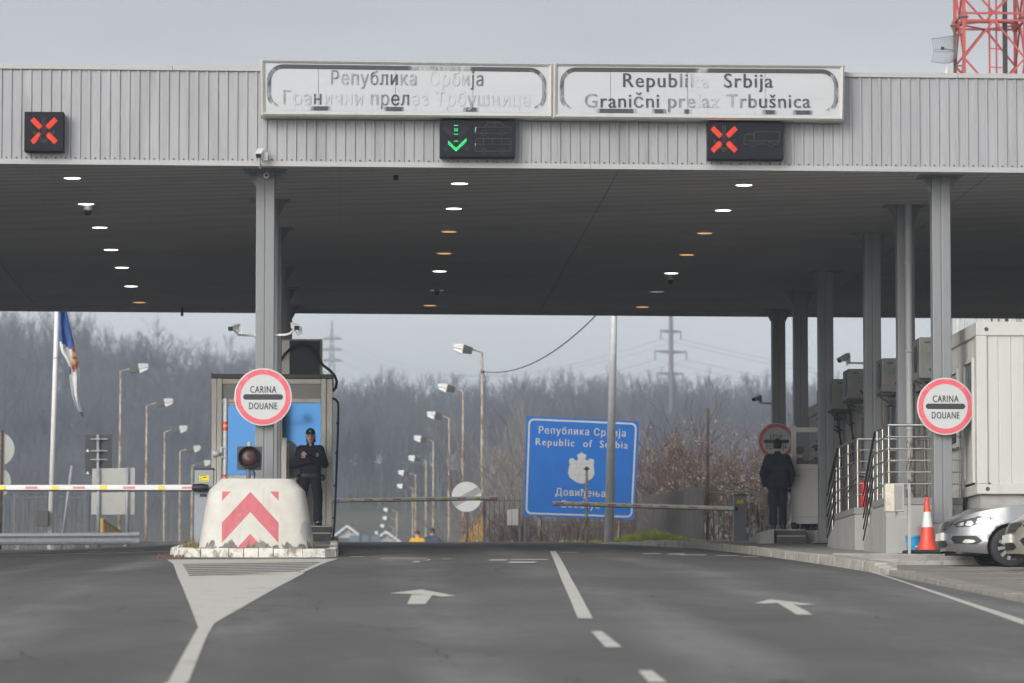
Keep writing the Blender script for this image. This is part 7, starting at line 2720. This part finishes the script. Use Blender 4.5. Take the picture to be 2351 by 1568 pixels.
def shrub(name, label, cat, vx, vy_top, Y, n, spread, depth, mat, seed, group, lean=(0, 0), r=0.02, tufts=0, zb=None, width=0.3, tuft_region=None, up=0.15, kids=(3, 5)):
    rnd = random.Random(seed)
    X = P(vx, 1200, Y).x
    z0 = zb if zb is not None else (G(X, Y) - 0.1 if Y < 112 else zr(Y) - 0.6)
    H = P(vx, vy_top, Y).z - z0
    S = Segs()
    for k in range(n):
        a = rnd.uniform(0, 6.283)
        rr_ = rnd.uniform(0, width)
        tilt = rnd.uniform(0.1, spread)
        grow(S, (X + math.cos(a) * rr_, Y + math.sin(a) * rr_, z0), (math.cos(a) * tilt + lean[0], math.sin(a) * tilt + lean[1], 1), H * rnd.uniform(0.6, 0.95), r, depth, rnd, 0.45, up, kids, 0.004, 0.16)
    A, B, r0, r1 = S.arrays()
    k = H / (np.percentile(B[:, 2], 99.3) - z0)  # bring the whole plant to its surveyed height
    o_ = np.array([X, Y, z0])
    kv = np.array([math.sqrt(k), math.sqrt(k), k])
    A, B = o_ + (A - o_) * kv, o_ + (B - o_) * kv
    if not tufts:
        return tag(np_obj(name, *seg_mesh(A, B, r0, r1), mat), label, cat, group)
    t = thing(name, label, cat, (X, Y, z0), group)
    np_obj("branches", *seg_mesh(A, B, r0, r1), mat, parent=t)
    if tufts:
        V, F = [], []
        nbv = 0
        cand = B[rnd.sample(range(len(B)), min(len(B), tufts * 3))]
        got = 0
        for c in cand:
            if got >= tufts: break
            if tuft_region and not tuft_region(c): continue
            got += 1
            for j in range(5):
                n_ = np.array([rnd.gauss(0, 1) for _ in range(3)]); n_ /= np.linalg.norm(n_)
                s_ = np.cross(n_, [0.3, 0.5, 0.8]); s_ /= np.linalg.norm(s_)
                u_ = np.cross(n_, s_)
                w = rnd.uniform(0.012, 0.03)
                o = c + np.array([rnd.gauss(0, 0.035) for _ in range(3)])
                V += [o - s_ * w - u_ * w, o + s_ * w - u_ * w * 0.6, o + s_ * w * 0.7 + u_ * w, o - s_ * w * 0.8 + u_ * w * 0.7]
                F.append([nbv, nbv + 1, nbv + 2, nbv + 3]); nbv += 4
        np_obj("seed_tufts", np.array(V), np.array(F), m_tuft, parent=t)
    return t


gs = "bare saplings behind the fence"
spec = [(1118, 985, 121, 4, 0.25, 2, 11, (-0.15, 0), "thin bare sapling at the right lamp's pole, behind the box"), (1150, 930, 122, 5, 0.3, 3, 12, (0.05, 0), "pale stemmed sapling between the box and the nearest lamp"),
        (1176, 905, 120, 5, 0.28, 3, 13, (0.06, 0), "tallest pale sapling left of the blue board"), (1196, 960, 119, 5, 0.3, 3, 14, (-0.05, 0), "twiggy sapling touching the blue board's left edge"),
        (1090, 1010, 124, 4, 0.5, 2, 15, (-0.55, 0), "leaning bare shrub reaching left over the striped disc"), (1270, 915, 120, 4, 0.3, 2, 16, (0, 0), "bare twigs rising above the blue board's left half"),
        (1365, 905, 121, 4, 0.3, 2, 17, (0.1, 0), "bare twigs rising above the blue board beside the pole"), (1440, 930, 121, 4, 0.3, 3, 18, (0.05, 0), "bare twigs above the blue board's right corner")]
for (vx, vy, Y, n, sp, dp, seed, lean, lab) in spec:
    shrub("sapling", lab, "sapling", vx, vy, Y, n, sp, dp, m_birch if seed in (12, 13, 18) else m_bark2, seed, gs, lean, 0.022, width=0.5)
gb = "brushwood under the blue board"
for i, vx in enumerate((1128, 1165, 1205, 1250, 1290, 1330, 1372, 1410, 1450, 1490, 1530)):
    shrub("brush", "%s clump of low brown brushwood from the left, behind the fence bars" % ords[i], "brush", vx, 1165 - (i % 3) * 14, 119, 12, 0.5, 2, m_twig, 40 + i, gb, (0, 0), 0.012, width=0.55)
gt = "tufted shrubs right of the blue board"
shrub("tufted_shrub", "large red brown shrub with pale seed tufts right of the blue board", "shrub", 1600, 935, 116, 24, 0.75, 3, m_twig, 60, gt, (0.05, 0), 0.022, 420, width=0.9)
shrub("tufted_shrub", "densely tufted shrub behind the rusty post", "shrub", 1680, 985, 111, 20, 0.7, 3, m_twig, 61, gt, (0.08, 0), 0.022, 520, width=0.8)
shrub("tufted_shrub", "low tufted shrub behind the right barrier cabinet", "shrub", 1730, 1085, 108, 14, 0.7, 3, m_twig, 62, gt, (0, 0), 0.018, 420, width=0.7)
shrub("tufted_shrub", "low tufted shrub beside the police officer's steps", "shrub", 1790, 1080, 108.5, 14, 0.7, 3, m_twig, 63, gt, (0, 0), 0.018, 420, width=0.7)
shrub("tufted_shrub", "thin arching shrub between the blue board and the big tufted shrub", "shrub", 1520, 990, 117, 9, 0.7, 3, m_twig, 64, gt, (-0.05, 0), 0.02, 120, width=0.6)
shrub("arching_bush", "long bare arching branch leaning left over the tufted shrub", "shrub", 1560, 900, 112, 4, 0.35, 2, m_bark2, 65, None, (-0.1, 0), 0.03, width=0.4)
shrub("arching_bush", "bare branch with hanging leaves reaching up right over the tufted shrub", "shrub", 1640, 890, 111.5, 3, 0.3, 2, m_bark2, 66, None, (0.08, 0), 0.03, 20, width=0.3)

# grass on the verge and weeds on the island
def grass(name, label, spots, n, mat, h0, h1, seed):
    rnd = random.Random(seed)
    V, F = [], []
    nb_ = 0
    for _ in range(n):
        X, Y, z, k = spots(rnd)
        h = rnd.uniform(h0, h1) * k
        a = rnd.uniform(0, 6.283)
        w = rnd.uniform(0.005, 0.009)
        dx, dy = math.cos(a) * w, math.sin(a) * w
        lx, ly = rnd.gauss(0, 0.35) * h, rnd.gauss(0, 0.35) * h
        V += [(X - dx, Y - dy, z), (X + dx, Y + dy, z), (X + dx * .7 + lx * .45, Y + dy * .7 + ly * .45, z + h * 0.62), (X - dx * .7 + lx * .45, Y - dy * .7 + ly * .45, z + h * 0.62),
              (X + lx, Y + ly, z + h), (X + lx + 0.001, Y + ly, z + h)]
        F += [[nb_, nb_ + 1, nb_ + 2, nb_ + 3], [nb_ + 3, nb_ + 2, nb_ + 5, nb_ + 4]]
        nb_ += 6
    return tag(np_obj(name, np.array(V), np.array(F), mat, base=False), label, "grass", kind="stuff")


m_grass = M("fresh grass", (0.33, 0.38, 0.07), 0.8, 0, 0.35, 1.5, (0.42, 0.38, 0.15), 3, (0.5, 0.75))
m_weed = M("dry weed", (0.20, 0.14, 0.06), 0.9, 0, 0.35, 3)


def spot_v(rnd):
    while True:
        Y = rnd.uniform(97.5, 105)
        X = rnd.uniform(5.2, 9.2)
        if X < kx(Y) + 0.25: continue
        vx = 779 + X / Y * 1e4
        e = math.exp(-((vx - 1495) / 70) ** 2)
        if rnd.random() > 0.18 + e: continue
        return X, Y, pv_top(X, Y) - 0.01, 0.28 + 0.80 * e


grass("verge_grass", "bright green grass tuft on the verge under the right barrier arm", spot_v, 6500, m_grass, 0.05, 0.30, 5)
def spot_i(rnd):
    X = rnd.gauss(-2.33, 0.09); Y = rnd.uniform(67.2, 69.8)
    return max(-2.5, X), Y, G(-2.3, Y) + KH - 0.005, 1.0
grass("island_weeds", "dry brown weeds at the island's left corner", spot_i, 110, m_weed, 0.02, 0.14, 6)
def spot_k(rnd):
    X = rnd.uniform(-2.75, -2.35); Y = rnd.uniform(66.25, 66.75)
    return X, Y, G(X, Y) + 0.0, 1.0
grass("kerb_weeds", "reddish dry weeds at the foot of the island kerb", spot_k, 110, M("red weed", (0.18, 0.07, 0.04), 0.9), 0.02, 0.07, 7)

# ------------------------------------------------------------------ people
class Field:
    def __init__(self, lo, hi, h):
        self.lo, self.h = np.array(lo, float), h
        self.n = np.ceil((np.array(hi) - self.lo) / h).astype(int) + 1
        self.V = np.full(self.n, 1.0, np.float32)
    def win(self, lo, hi):
        a = np.maximum(0, np.floor((np.array(lo) - self.lo) / self.h).astype(int))
        b = np.minimum(self.n, np.ceil((np.array(hi) - self.lo) / self.h).astype(int) + 1)
        if np.any(b <= a): return None
        g = [self.lo[i] + self.h * np.arange(a[i], b[i]) for i in range(3)]
        return (slice(a[0], b[0]), slice(a[1], b[1]), slice(a[2], b[2])), np.meshgrid(*g, indexing='ij')
    def comb(self, sl, d, k):
        a = self.V[sl]
        if k > 0:
            q = np.maximum(k - np.abs(a - d), 0) / k
            self.V[sl] = np.minimum(a, d) - q * q * k * 0.25
        else: self.V[sl] = np.minimum(a, d)
    def cap(self, p0, p1, r0, r1, k=0.02):
        p0, p1 = np.array(p0, float), np.array(p1, float)
        m = max(r0, r1) + 3 * k + 0.03
        w = self.win(np.minimum(p0, p1) - m, np.maximum(p0, p1) + m)
        if w is None: return self
        sl, (X, Y, Z) = w
        d = p1 - p0
        L = max(1e-9, d @ d)
        t = np.clip(((X - p0[0]) * d[0] + (Y - p0[1]) * d[1] + (Z - p0[2]) * d[2]) / L, 0, 1)
        D = np.sqrt((X - p0[0] - t * d[0]) ** 2 + (Y - p0[1] - t * d[1]) ** 2 + (Z - p0[2] - t * d[2]) ** 2) - (r0 + (r1 - r0) * t)
        self.comb(sl, D.astype(np.float32), k)
        return self
    def ell(self, c, r, k=0.02, sub=False, zmin=None, zmax=None):
        c, r = np.array(c, float), np.array(r, float)
        m = r + 3 * k + 0.03
        w = self.win(c - m, c + m)
        if w is None: return self
        sl, (X, Y, Z) = w
        q = np.sqrt(((X - c[0]) / r[0]) ** 2 + ((Y - c[1]) / r[1]) ** 2 + ((Z - c[2]) / r[2]) ** 2)
        D = (q - 1) * r.min()
        if zmin is not None: D = np.maximum(D, zmin - Z)
        if zmax is not None: D = np.maximum(D, Z - zmax)
        if sub: self.V[sl] = np.maximum(self.V[sl], -D)
        else: self.comb(sl, D.astype(np.float32), k)
        return self
    def nets(self):
        V = self.V
        s = V < 0
        c = [s[i:V.shape[0] - 1 + i, j:V.shape[1] - 1 + j, k:V.shape[2] - 1 + k] for i in (0, 1) for j in (0, 1) for k in (0, 1)]
        tot = sum(x.astype(np.int8) for x in c)
        mix = (tot > 0) & (tot < 8)
        I = np.argwhere(mix)
        idm = np.full(mix.shape, -1, np.int64)
        idm[mix] = np.arange(len(I))
        off = np.array([(i, j, k) for i in (0, 1) for j in (0, 1) for k in (0, 1)])
        val = np.stack([V[I[:, 0] + o[0], I[:, 1] + o[1], I[:, 2] + o[2]] for o in off], 1)
        acc = np.zeros((len(I), 3)); cn = np.zeros(len(I))
        for a in range(8):
            for b in range(a + 1, 8):
                if np.abs(off[a] - off[b]).sum() != 1: continue
                va, vb = val[:, a], val[:, b]
                x = (va < 0) != (vb < 0)
                t = np.where(x, va / np.where(x, va - vb, 1), 0)
                acc += np.where(x[:, None], off[a] + (off[b] - off[a]) * t[:, None], 0)
                cn += x
        P_ = (I + acc / cn[:, None]) * self.h + self.lo
        F = []
        for ax in range(3):
            o1, o2 = [(0, 1, 0), (0, 0, 1)] if ax == 0 else ([(0, 0, 1), (1, 0, 0)] if ax == 1 else [(1, 0, 0), (0, 1, 0)])
            sl0 = [slice(1, -1)] * 3; sl1 = [slice(1, -1)] * 3
            sl0[ax] = slice(0, -1); sl1[ax] = slice(1, None)
            A, B = s[tuple(sl0)], s[tuple(sl1)]
            E = np.argwhere(A != B)
            base = np.array([1, 1, 1]); base[ax] = 0
            fl = A[tuple(E.T)]
            E = E + base
            o1, o2 = np.array(o1), np.array(o2)
            q = np.stack([idm[tuple((E - o1 - o2).T)], idm[tuple((E - o2).T)], idm[tuple(E.T)], idm[tuple((E - o1).T)]], 1)
            q[~fl] = q[~fl][:, ::-1]
            F.append(q)
        F = np.concatenate(F)
        return P_, F[(F >= 0).all(1)]


def body_obj(fld, name, mats, parent, yaw, loc, scale, face=False):
    V, F = fld.nets()
    c, s = math.cos(RAD(yaw)), math.sin(RAD(yaw))
    mi = None
    if face:
        C = V[F].mean(1)
        mi = np.zeros(len(F), np.int32)
        for sx in (-1, 1):
            e = ((C[:, 0] - sx * 0.032) / 0.013) ** 2 + ((C[:, 2] - 1.632) / 0.008) ** 2 < 1
            b = ((C[:, 0] - sx * 0.034) / 0.021) ** 2 + ((C[:, 2] - 1.653) / 0.006) ** 2 < 1
            mi[(e | b) & (C[:, 1] < -0.05)] = 1
        l = (np.abs(C[:, 0]) < 0.024) & (np.abs(C[:, 2] - 1.565) < 0.006) & (C[:, 1] < -0.07)
        mi[l] = 2
    Wv = V * scale
    Wv = np.stack([Wv[:, 0] * c - Wv[:, 1] * s, Wv[:, 0] * s + Wv[:, 1] * c, Wv[:, 2]], 1) + np.array(loc)
    o = np_obj(name, Wv, F, mats[0], parent=parent)
    for m in mats[1:]: o.data.materials.append(m)
    if mi is not None: o.data.polygons.foreach_set("material_index", mi)
    o.data.polygons.foreach_set("use_smooth", [True] * len(F))
    o.data.update()
    return o


m_lip = M("lips", (0.30, 0.12, 0.10), 0.5)
m_eye = M("eyes and brows", (0.03, 0.02, 0.018), 0.4)


def hand(f, wrist, d, curl, side, h):
    """palm, four unequal fingers, thumb; d = direction of the hand, curl = direction fingers bend"""
    w, d, cu = np.array(wrist, float), np.array(d, float), np.array(curl, float)
    d /= np.linalg.norm(d)
    cu -= d * (cu @ d); cu /= np.linalg.norm(cu)
    ax = np.cross(d, cu) * side
    for o in (-0.022, 0.0, 0.022): f.cap(w + ax * o * 0.7, w + d * 0.085 + ax * o, 0.017, 0.016, 0.012)
    for i, (o, L) in enumerate(((-0.033, 0.062), (-0.011, 0.078), (0.011, 0.083), (0.033, 0.073))):
        k0 = w + d * 0.088 + ax * o
        k1 = k0 + (d * 0.8 + cu * 0.6) * L * 0.55
        k2 = k1 + (d * 0.25 + cu * 0.95) * L * 0.5
        f.cap(k0, k1, 0.0095, 0.0088, 0.004); f.cap(k1, k2, 0.0088, 0.0078, 0.004)
    t0 = w + d * 0.03 + ax * 0.03
    t1 = t0 + (d * 0.7 + ax * 0.7) * 0.045
    t2 = t1 + (d * 0.9 + ax * 0.15 + cu * 0.5) * 0.036
    f.cap(t0, t1, 0.013, 0.011, 0.006); f.cap(t1, t2, 0.011, 0.009, 0.004)


def person(label, loc, yaw, scale, pose, jm, tm, h=0.009, cap=True, bulk=0.0, group=None, extras=None, headturn=(0, 0), hairm=None):
    t = thing("person", label, "person", loc, group)
    lo, hi = (-0.62, -0.55, -0.03), (0.62, 0.55, 1.86)
    B = Field(lo, hi, h)
    hx, hy = headturn
    sh, el, wr = pose["sh"], pose["el"], pose["wr"]
    hip, kn, an, toe = pose["hip"], pose["kn"], pose["an"], pose["toe"]
    # continuous body
    B.cap((-0.07, 0.01, 0.95), (0.07, 0.01, 0.95), 0.085, 0.085, 0.05).cap((0, 0.01, 0.98), (0, 0.01, 1.25), 0.085, 0.095, 0.05)
    B.cap((-0.10, 0, 1.33), (0.10, 0, 1.33), 0.095, 0.095, 0.06).cap((0, 0.01, 1.36), (hx * .6, hy * .6 + 0.005, 1.55), 0.056, 0.052, 0.03)
    for i in (0, 1):
        B.cap(sh[i], el[i], 0.050, 0.042, 0.03).cap(el[i], wr[i], 0.042, 0.027, 0.02)
        B.cap(hip[i], kn[i], 0.078, 0.055, 0.02).cap(kn[i], an[i], 0.055, 0.038, 0.02).cap(an[i], toe[i], 0.042, 0.03, 0.02)
        hand(B, wr[i], pose["hd"][i], pose["hc"][i], 1 if i else -1, h)
    o = np.array([hx, hy, 0.0])
    B.ell(o + (0, 0.012, 1.655), (0.078, 0.097, 0.108), 0.02).cap(o + (0, -0.035, 1.555), o + (0, -0.055, 1.545), 0.05, 0.04, 0.03)
    B.cap(o + (0, -0.086, 1.635), o + (0, -0.105, 1.598), 0.010, 0.014, 0.012)
    for s in (-1, 1):
        B.ell(o + (s * 0.078, 0.015, 1.622), (0.011, 0.024, 0.034), 0.006)
        B.ell(o + (s * 0.033, -0.092, 1.632), (0.017, 0.012, 0.010), 0.0, sub=True)
        B.cap(o + (s * 0.015, -0.085, 1.652), o + (s * 0.055, -0.07, 1.654), 0.010, 0.008, 0.012)
    B.cap(o + (-0.02, -0.085, 1.568), o + (0.02, -0.085, 1.568), 0.009, 0.009, 0.008)
    body_obj(B, "body", [m_skin, m_eye, m_lip], t, yaw, loc, scale, face=True)
    # jacket
    J = Field(lo, hi, h)
    b = bulk
    J.cap((-0.085, 0, 0.90), (0.085, 0, 0.90), 0.118 + b, 0.118 + b, 0.04).cap((-0.075, 0, 1.06), (0.075, 0, 1.06), 0.112 + b, 0.112 + b, 0.06)
    J.cap((-0.10, -0.005, 1.27), (0.10, -0.005, 1.27), 0.125 + b, 0.125 + b, 0.06).cap((-0.14, 0.005, 1.39), (0.14, 0.005, 1.39), 0.078 + b * .6, 0.078 + b * .6, 0.06)
    J.cap((0, 0.015, 1.42), (0, 0.012, 1.49), 0.074, 0.066, 0.03)
    for i in (0, 1):
        J.cap(sh[i], el[i], 0.076 + b * .5, 0.066 + b * .5, 0.03).cap(el[i], wr[i], 0.064 + b * .4, 0.048 + b * .3, 0.02)
    # collar opening, hem
    J.ell((0, -0.10, 1.50), (0.035, 0.07, 0.075), 0, sub=True)
    V = J.V
    zz = J.lo[2] + J.h * np.arange(J.n[2])
    J.V = np.maximum(V, (pose.get("hem", 0.86) - zz)[None, None, :].astype(np.float32))
    xx = J.lo[0] + J.h * np.arange(J.n[0])
    rr_ = np.random.RandomState(len(label))
    body_obj(J, "jacket", [jm], t, yaw, loc, scale)
    # trousers and boots
    Tr = Field(lo, hi, h)
    Tr.cap((-0.075, 0.0, 0.95), (0.075, 0.0, 0.95), 0.112, 0.112, 0.04)
    for i in (0, 1):
        Tr.cap(hip[i], kn[i], 0.104, 0.080, 0.03).cap(kn[i], np.array(an[i]) + (0, 0.005, 0.03), 0.080, 0.074, 0.03)
        m_ = (np.array(hip[i]) + np.array(kn[i])) / 2 + np.array([(1 if i else -1) * 0.075, 0.01, -0.08])
        Tr.ell(m_, (0.03, 0.055, 0.085), 0.02)
        Tr.cap(np.array(an[i]) + (0, 0, 0.09), np.array(an[i]) + (0, 0, 0.05), 0.083, 0.078, 0.02)
    Tr.V = np.maximum(Tr.V, (0.10 - zz)[None, None, :].astype(np.float32))
    body_obj(Tr, "trousers", [tm], t, yaw, loc, scale)
    Bo = Field(lo, hi, h)
    for i in (0, 1):
        Bo.cap(an[i], np.array(an[i]) + (0, 0, 0.12), 0.058, 0.056, 0.02).cap(np.array(an[i]) + (0, 0.01, -0.045), np.array(toe[i]) + (0, 0, 0.008), 0.047, 0.040, 0.02)
    Bo.V = np.maximum(Bo.V, (0.0 - zz)[None, None, :].astype(np.float32))
    body_obj(Bo, "boots", [m_leather], t, yaw, loc, scale)
    if cap:
        Cp = Field(o + (-0.2, -0.26, 1.6), o + (0.2, 0.2, 1.86), min(h, 0.007))
        Cp.ell(o + (0, 0.012, 1.675), (0.090, 0.110, 0.108), 0.01, zmin=1.668)
        Cp.ell(o + (0, -0.095, 1.672), (0.076, 0.095, 0.011), 0.008)
        body_obj(Cp, "cap", [m_navy], t, yaw, loc, scale)
    Hr = Field(o + (-0.2, -0.2, 1.5), o + (0.2, 0.2, 1.86), min(h, 0.007))
    if cap: Hr.ell(o + (0, 0.022, 1.64), (0.083, 0.098, 0.075), 0, zmax=1.669)
    else: Hr.ell(o + (0, 0.022, 1.675), (0.088, 0.104, 0.100), 0)
    yy = Hr.lo[1] + Hr.h * np.arange(Hr.n[1])
    front = (-0.045 + hy) if not cap else (0.005 + hy)
    zz2 = Hr.lo[2] + Hr.h * np.arange(Hr.n[2])
    lim = np.where(zz2 > 1.70, -0.2, front)[None, None, :] - yy[None, :, None]
    Hr.V = np.maximum(Hr.V, lim.astype(np.float32))
    body_obj(Hr, "hair", [hairm or m_hair], t, yaw, loc, scale)
    if extras: extras(t, yaw, loc, scale)
    return t


def loc_tf(yaw, loc, scale):
    c, s = math.cos(RAD(yaw)), math.sin(RAD(yaw))
    def f(p): return (loc[0] + scale * (p[0] * c - p[1] * s), loc[1] + scale * (p[0] * s + p[1] * c), loc[2] + scale * p[2])
    return f


m_patch = M("badge grey", (0.22, 0.23, 0.25), 0.5, 0.3, 0.3, 60)
m_patchs = M("grey piping", (0.10, 0.10, 0.11), 0.6)


def officer_kit(t, yaw, loc, scale):
    f = loc_tf(yaw, loc, scale)
    def blob(c, r, name, mat):
        mb = MB()
        n1, n2 = 10, 6
        pr = [(math.sin(math.pi * k / n2), -math.cos(math.pi * k / n2)) for k in range(n2 + 1)]
        for (a, b) in pr:
            for k in range(n1):
                an = 2 * math.pi * k / n1
                e = 0.7
                mb.v.append(f((c[0] + r[0] * a * math.copysign(abs(math.cos(an)) ** e, math.cos(an)), c[1] + r[1] * a * math.copysign(abs(math.sin(an)) ** e, math.sin(an)), c[2] + r[2] * math.copysign(abs(b) ** e, b))))
        mb.f = [[i * n1 + k, i * n1 + (k + 1) % n1, (i + 1) * n1 + (k + 1) % n1, (i + 1) * n1 + k] for i in range(n2) for k in range(n1)]
        mb.m = [0] * len(mb.f)
        mb.build(name, mat, t, smooth=True)
    # belt with pouch and holster
    mb = MB()
    n = 28
    rg = lambda z, g: [f(((0.085 if math.cos(2 * math.pi * k / n) > 0 else -0.085) * min(1, abs(math.cos(2 * math.pi * k / n)) * 3) + (0.122 + g) * math.cos(2 * math.pi * k / n), (0.124 + g) * math.sin(2 * math.pi * k / n), z)) for k in range(n)]
    rings = [rg(0.90, 0.0), rg(0.90, 0.010), rg(0.945, 0.010), rg(0.945, 0.0)]
    mb.add([p for r in rings for p in r], [(i * n + k, i * n + (k + 1) % n, ((i + 1) % 4) * n + (k + 1) % n, ((i + 1) % 4) * n + k) for i in range(4) for k in range(n)])
    mb.build("belt", m_leather, t)
    blob((0.225, -0.02, 0.885), (0.045, 0.05, 0.06), "pouch", m_leather)
    blob((-0.222, 0.0, 0.86), (0.032, 0.045, 0.09), "holster", m_leather)
    # badge, shoulder patch, name strip, piping
    mb = MB()
    pl = [(0.115, -0.150, 1.325), (0.155, -0.142, 1.325), (0.163, -0.139, 1.30), (0.153, -0.143, 1.262), (0.132, -0.150, 1.245), (0.112, -0.153, 1.262), (0.105, -0.153, 1.30)]
    mb.prism([f(p) for p in pl], (0, -0.006, 0)); mb.build("badge", m_patch, t)
    mb = MB()
    mb.prism([f(p) for p in ((-0.14, -0.148, 1.262), (-0.075, -0.155, 1.262), (-0.075, -0.155, 1.275), (-0.14, -0.148, 1.275))], (0, -0.004, 0)); mb.build("name_strip", m_patchs, t)
    mb = MB()
    for s in (-1, 1): mb.tube([f((s * 0.13, -0.118, 1.40)), f((s * 0.19, -0.11, 1.345)), f((s * 0.225, -0.085, 1.33))], 0.004, 5)
    mb.build("piping", m_patchs, t)
    mb = MB()
    mb.lathe(f((-0.275, -0.05, 1.235)), [(0.035, -0.006), (0.038, 0.0), (0.03, 0.006)], 14, 'x')
    mb.build("sleeve_patch", m_patch, t)
    mb = MB(); mb.prism([f(p) for p in ((-0.018, -0.112, 1.735), (0.018, -0.112, 1.735), (0.014, -0.116, 1.705), (0.0, -0.118, 1.698), (-0.014, -0.116, 1.705))], (0, -0.006, 0)); mb.build("cap_badge", m_patch, t)


stand = dict(hip=[(-0.09, 0, 0.90), (0.09, 0, 0.90)], sh=[(-0.175, 0.0, 1.39), (0.175, 0.0, 1.39)])
crossed = dict(stand, kn=[(-0.15, -0.015, 0.50), (0.14, -0.02, 0.50)], an=[(-0.20, 0.02, 0.085), (0.135, 0.015, 0.085)], toe=[(-0.235, -0.13, 0.04), (0.185, -0.14, 0.04)],
               el=[(-0.262, -0.05, 1.125), (0.262, -0.05, 1.125)], wr=[(0.08, -0.175, 1.205), (-0.035, -0.225, 1.255)], hd=[(0.8, 0.75, -0.05), (-0.85, 0.05, 0.55)], hc=[(0.3, 1, 0.0), (-0.4, 1, 0.3)], hem=0.87)
lo1 = P(712, 1208, 79.35)
person("officer in dark uniform and cap standing with arms crossed before the booth", (lo1.x, 79.35, zst + 0.002), -3, 1.012, crossed, m_navy, m_navy2, 0.0075, True, 0.005, "police officers", officer_kit)
back = dict(stand, kn=[(-0.10, -0.02, 0.50), (0.085, -0.01, 0.50)], an=[(-0.10, 0.03, 0.085), (0.09, 0.02, 0.085)], toe=[(-0.13, -0.13, 0.04), (0.13, -0.14, 0.04)],
            el=[(-0.275, -0.01, 1.10), (0.275, 0.0, 1.10)], wr=[(-0.235, -0.14, 0.885), (0.245, -0.13, 0.89)], hd=[(0.25, -0.55, -0.8), (-0.2, -0.5, -0.8)], hc=[(1, -0.2, 0), (-1, -0.2, 0)], hem=0.77)
lo2 = P(1786, 1217, 86.2)
person("officer in dark jacket and cap seen from behind on the steps by the white door", (lo2.x, 86.22, zpl + 0.002), 176, 1.02, back, m_navy, m_navy2, 0.0085, True, 0.022, "police officers")
idle = dict(stand, kn=[(-0.10, -0.02, 0.50), (0.10, -0.01, 0.50)], an=[(-0.11, 0.02, 0.085), (0.11, 0.02, 0.085)], toe=[(-0.13, -0.13, 0.04), (0.14, -0.14, 0.04)],
            el=[(-0.27, 0.01, 1.11), (0.27, 0.01, 1.11)], wr=[(-0.25, -0.10, 0.87), (0.25, -0.10, 0.87)], hd=[(0.1, -0.3, -0.95), (-0.1, -0.3, -0.95)], hc=[(1, -0.2, 0), (-1, -0.2, 0)], hem=0.84)
lo3 = P(1838, 1200, 88.2)
person("dark clothed person behind the white door's glass, the left of two", (lo3.x, 88.2, zpl + 0.002), 165, 1.0, idle, m_navy, m_navy2, 0.011, False, 0.01, "people behind the white door")
lo4 = P(1872, 1200, 87.7)
person("dark clothed person behind the white door's glass, at the column's edge", (lo4.x, 87.7, zpl + 0.002), -70, 1.0, idle, m_navy, m_navy2, 0.011, False, 0.01, "people behind the white door")
walk = dict(stand, kn=[(-0.09, -0.12, 0.50), (0.09, 0.02, 0.48)], an=[(-0.09, -0.14, 0.085), (0.09, 0.22, 0.12)], toe=[(-0.10, -0.28, 0.04), (0.10, 0.08, 0.04)],
            el=[(-0.275, 0.05, 1.12), (0.275, -0.06, 1.12)], wr=[(-0.25, -0.05, 0.90), (0.25, -0.2, 0.92)], hd=[(0.1, -0.3, -0.95), (-0.1, -0.3, -0.95)], hc=[(1, -0.2, 0), (-1, -0.2, 0)], hem=0.80)
m_yj = M("yellow jacket", (0.55, 0.30, 0.02), 0.7, 0, 0.2, 8)
m_bj = M("blue quilted jacket", (0.035, 0.055, 0.095), 0.7, 0, 0.25, 8)
m_brown = M("brown hair", (0.07, 0.045, 0.03), 0.8)
person("walker in yellow jacket seen from behind on the bridge", (P(958.5, 1200, 149.4).x, 149.4, zr(149.4) + 0.01), 180, 1.0, walk, m_yj, m_navy2, 0.012, False, 0.03, "walkers on the bridge", hairm=m_brown)
person("taller walker in dark blue jacket seen from behind on the bridge", (P(993, 1200, 150).x, 150, zr(150) + 0.01), 180, 1.06, walk, m_bj, m_navy2, 0.012, False, 0.06, "walkers on the bridge")

# ------------------------------------------------------------------ haze: the air between here and the hills
hz = MB().box(-1200, 1200, -60, 2300, -8, 110)
ho = hz.build("haze", bpy.data.materials.new("haze air"), base=False)
hm = ho.data.materials[0]
hm.use_nodes = True
hm.node_tree.nodes.clear()
vo = hm.node_tree.nodes.new("ShaderNodeVolumePrincipled")
vo.inputs["Color"].default_value = (0.72, 0.84, 1.0, 1)
vo.inputs["Density"].default_value = 0.00048
vo.inputs["Anisotropy"].default_value = 0.2
mo = hm.node_tree.nodes.new("ShaderNodeOutputMaterial")
hm.node_tree.links.new(vo.outputs[0], mo.inputs["Volume"])
tag(ho, "pale blue winter haze in front of the far hills", "haze", kind="stuff")
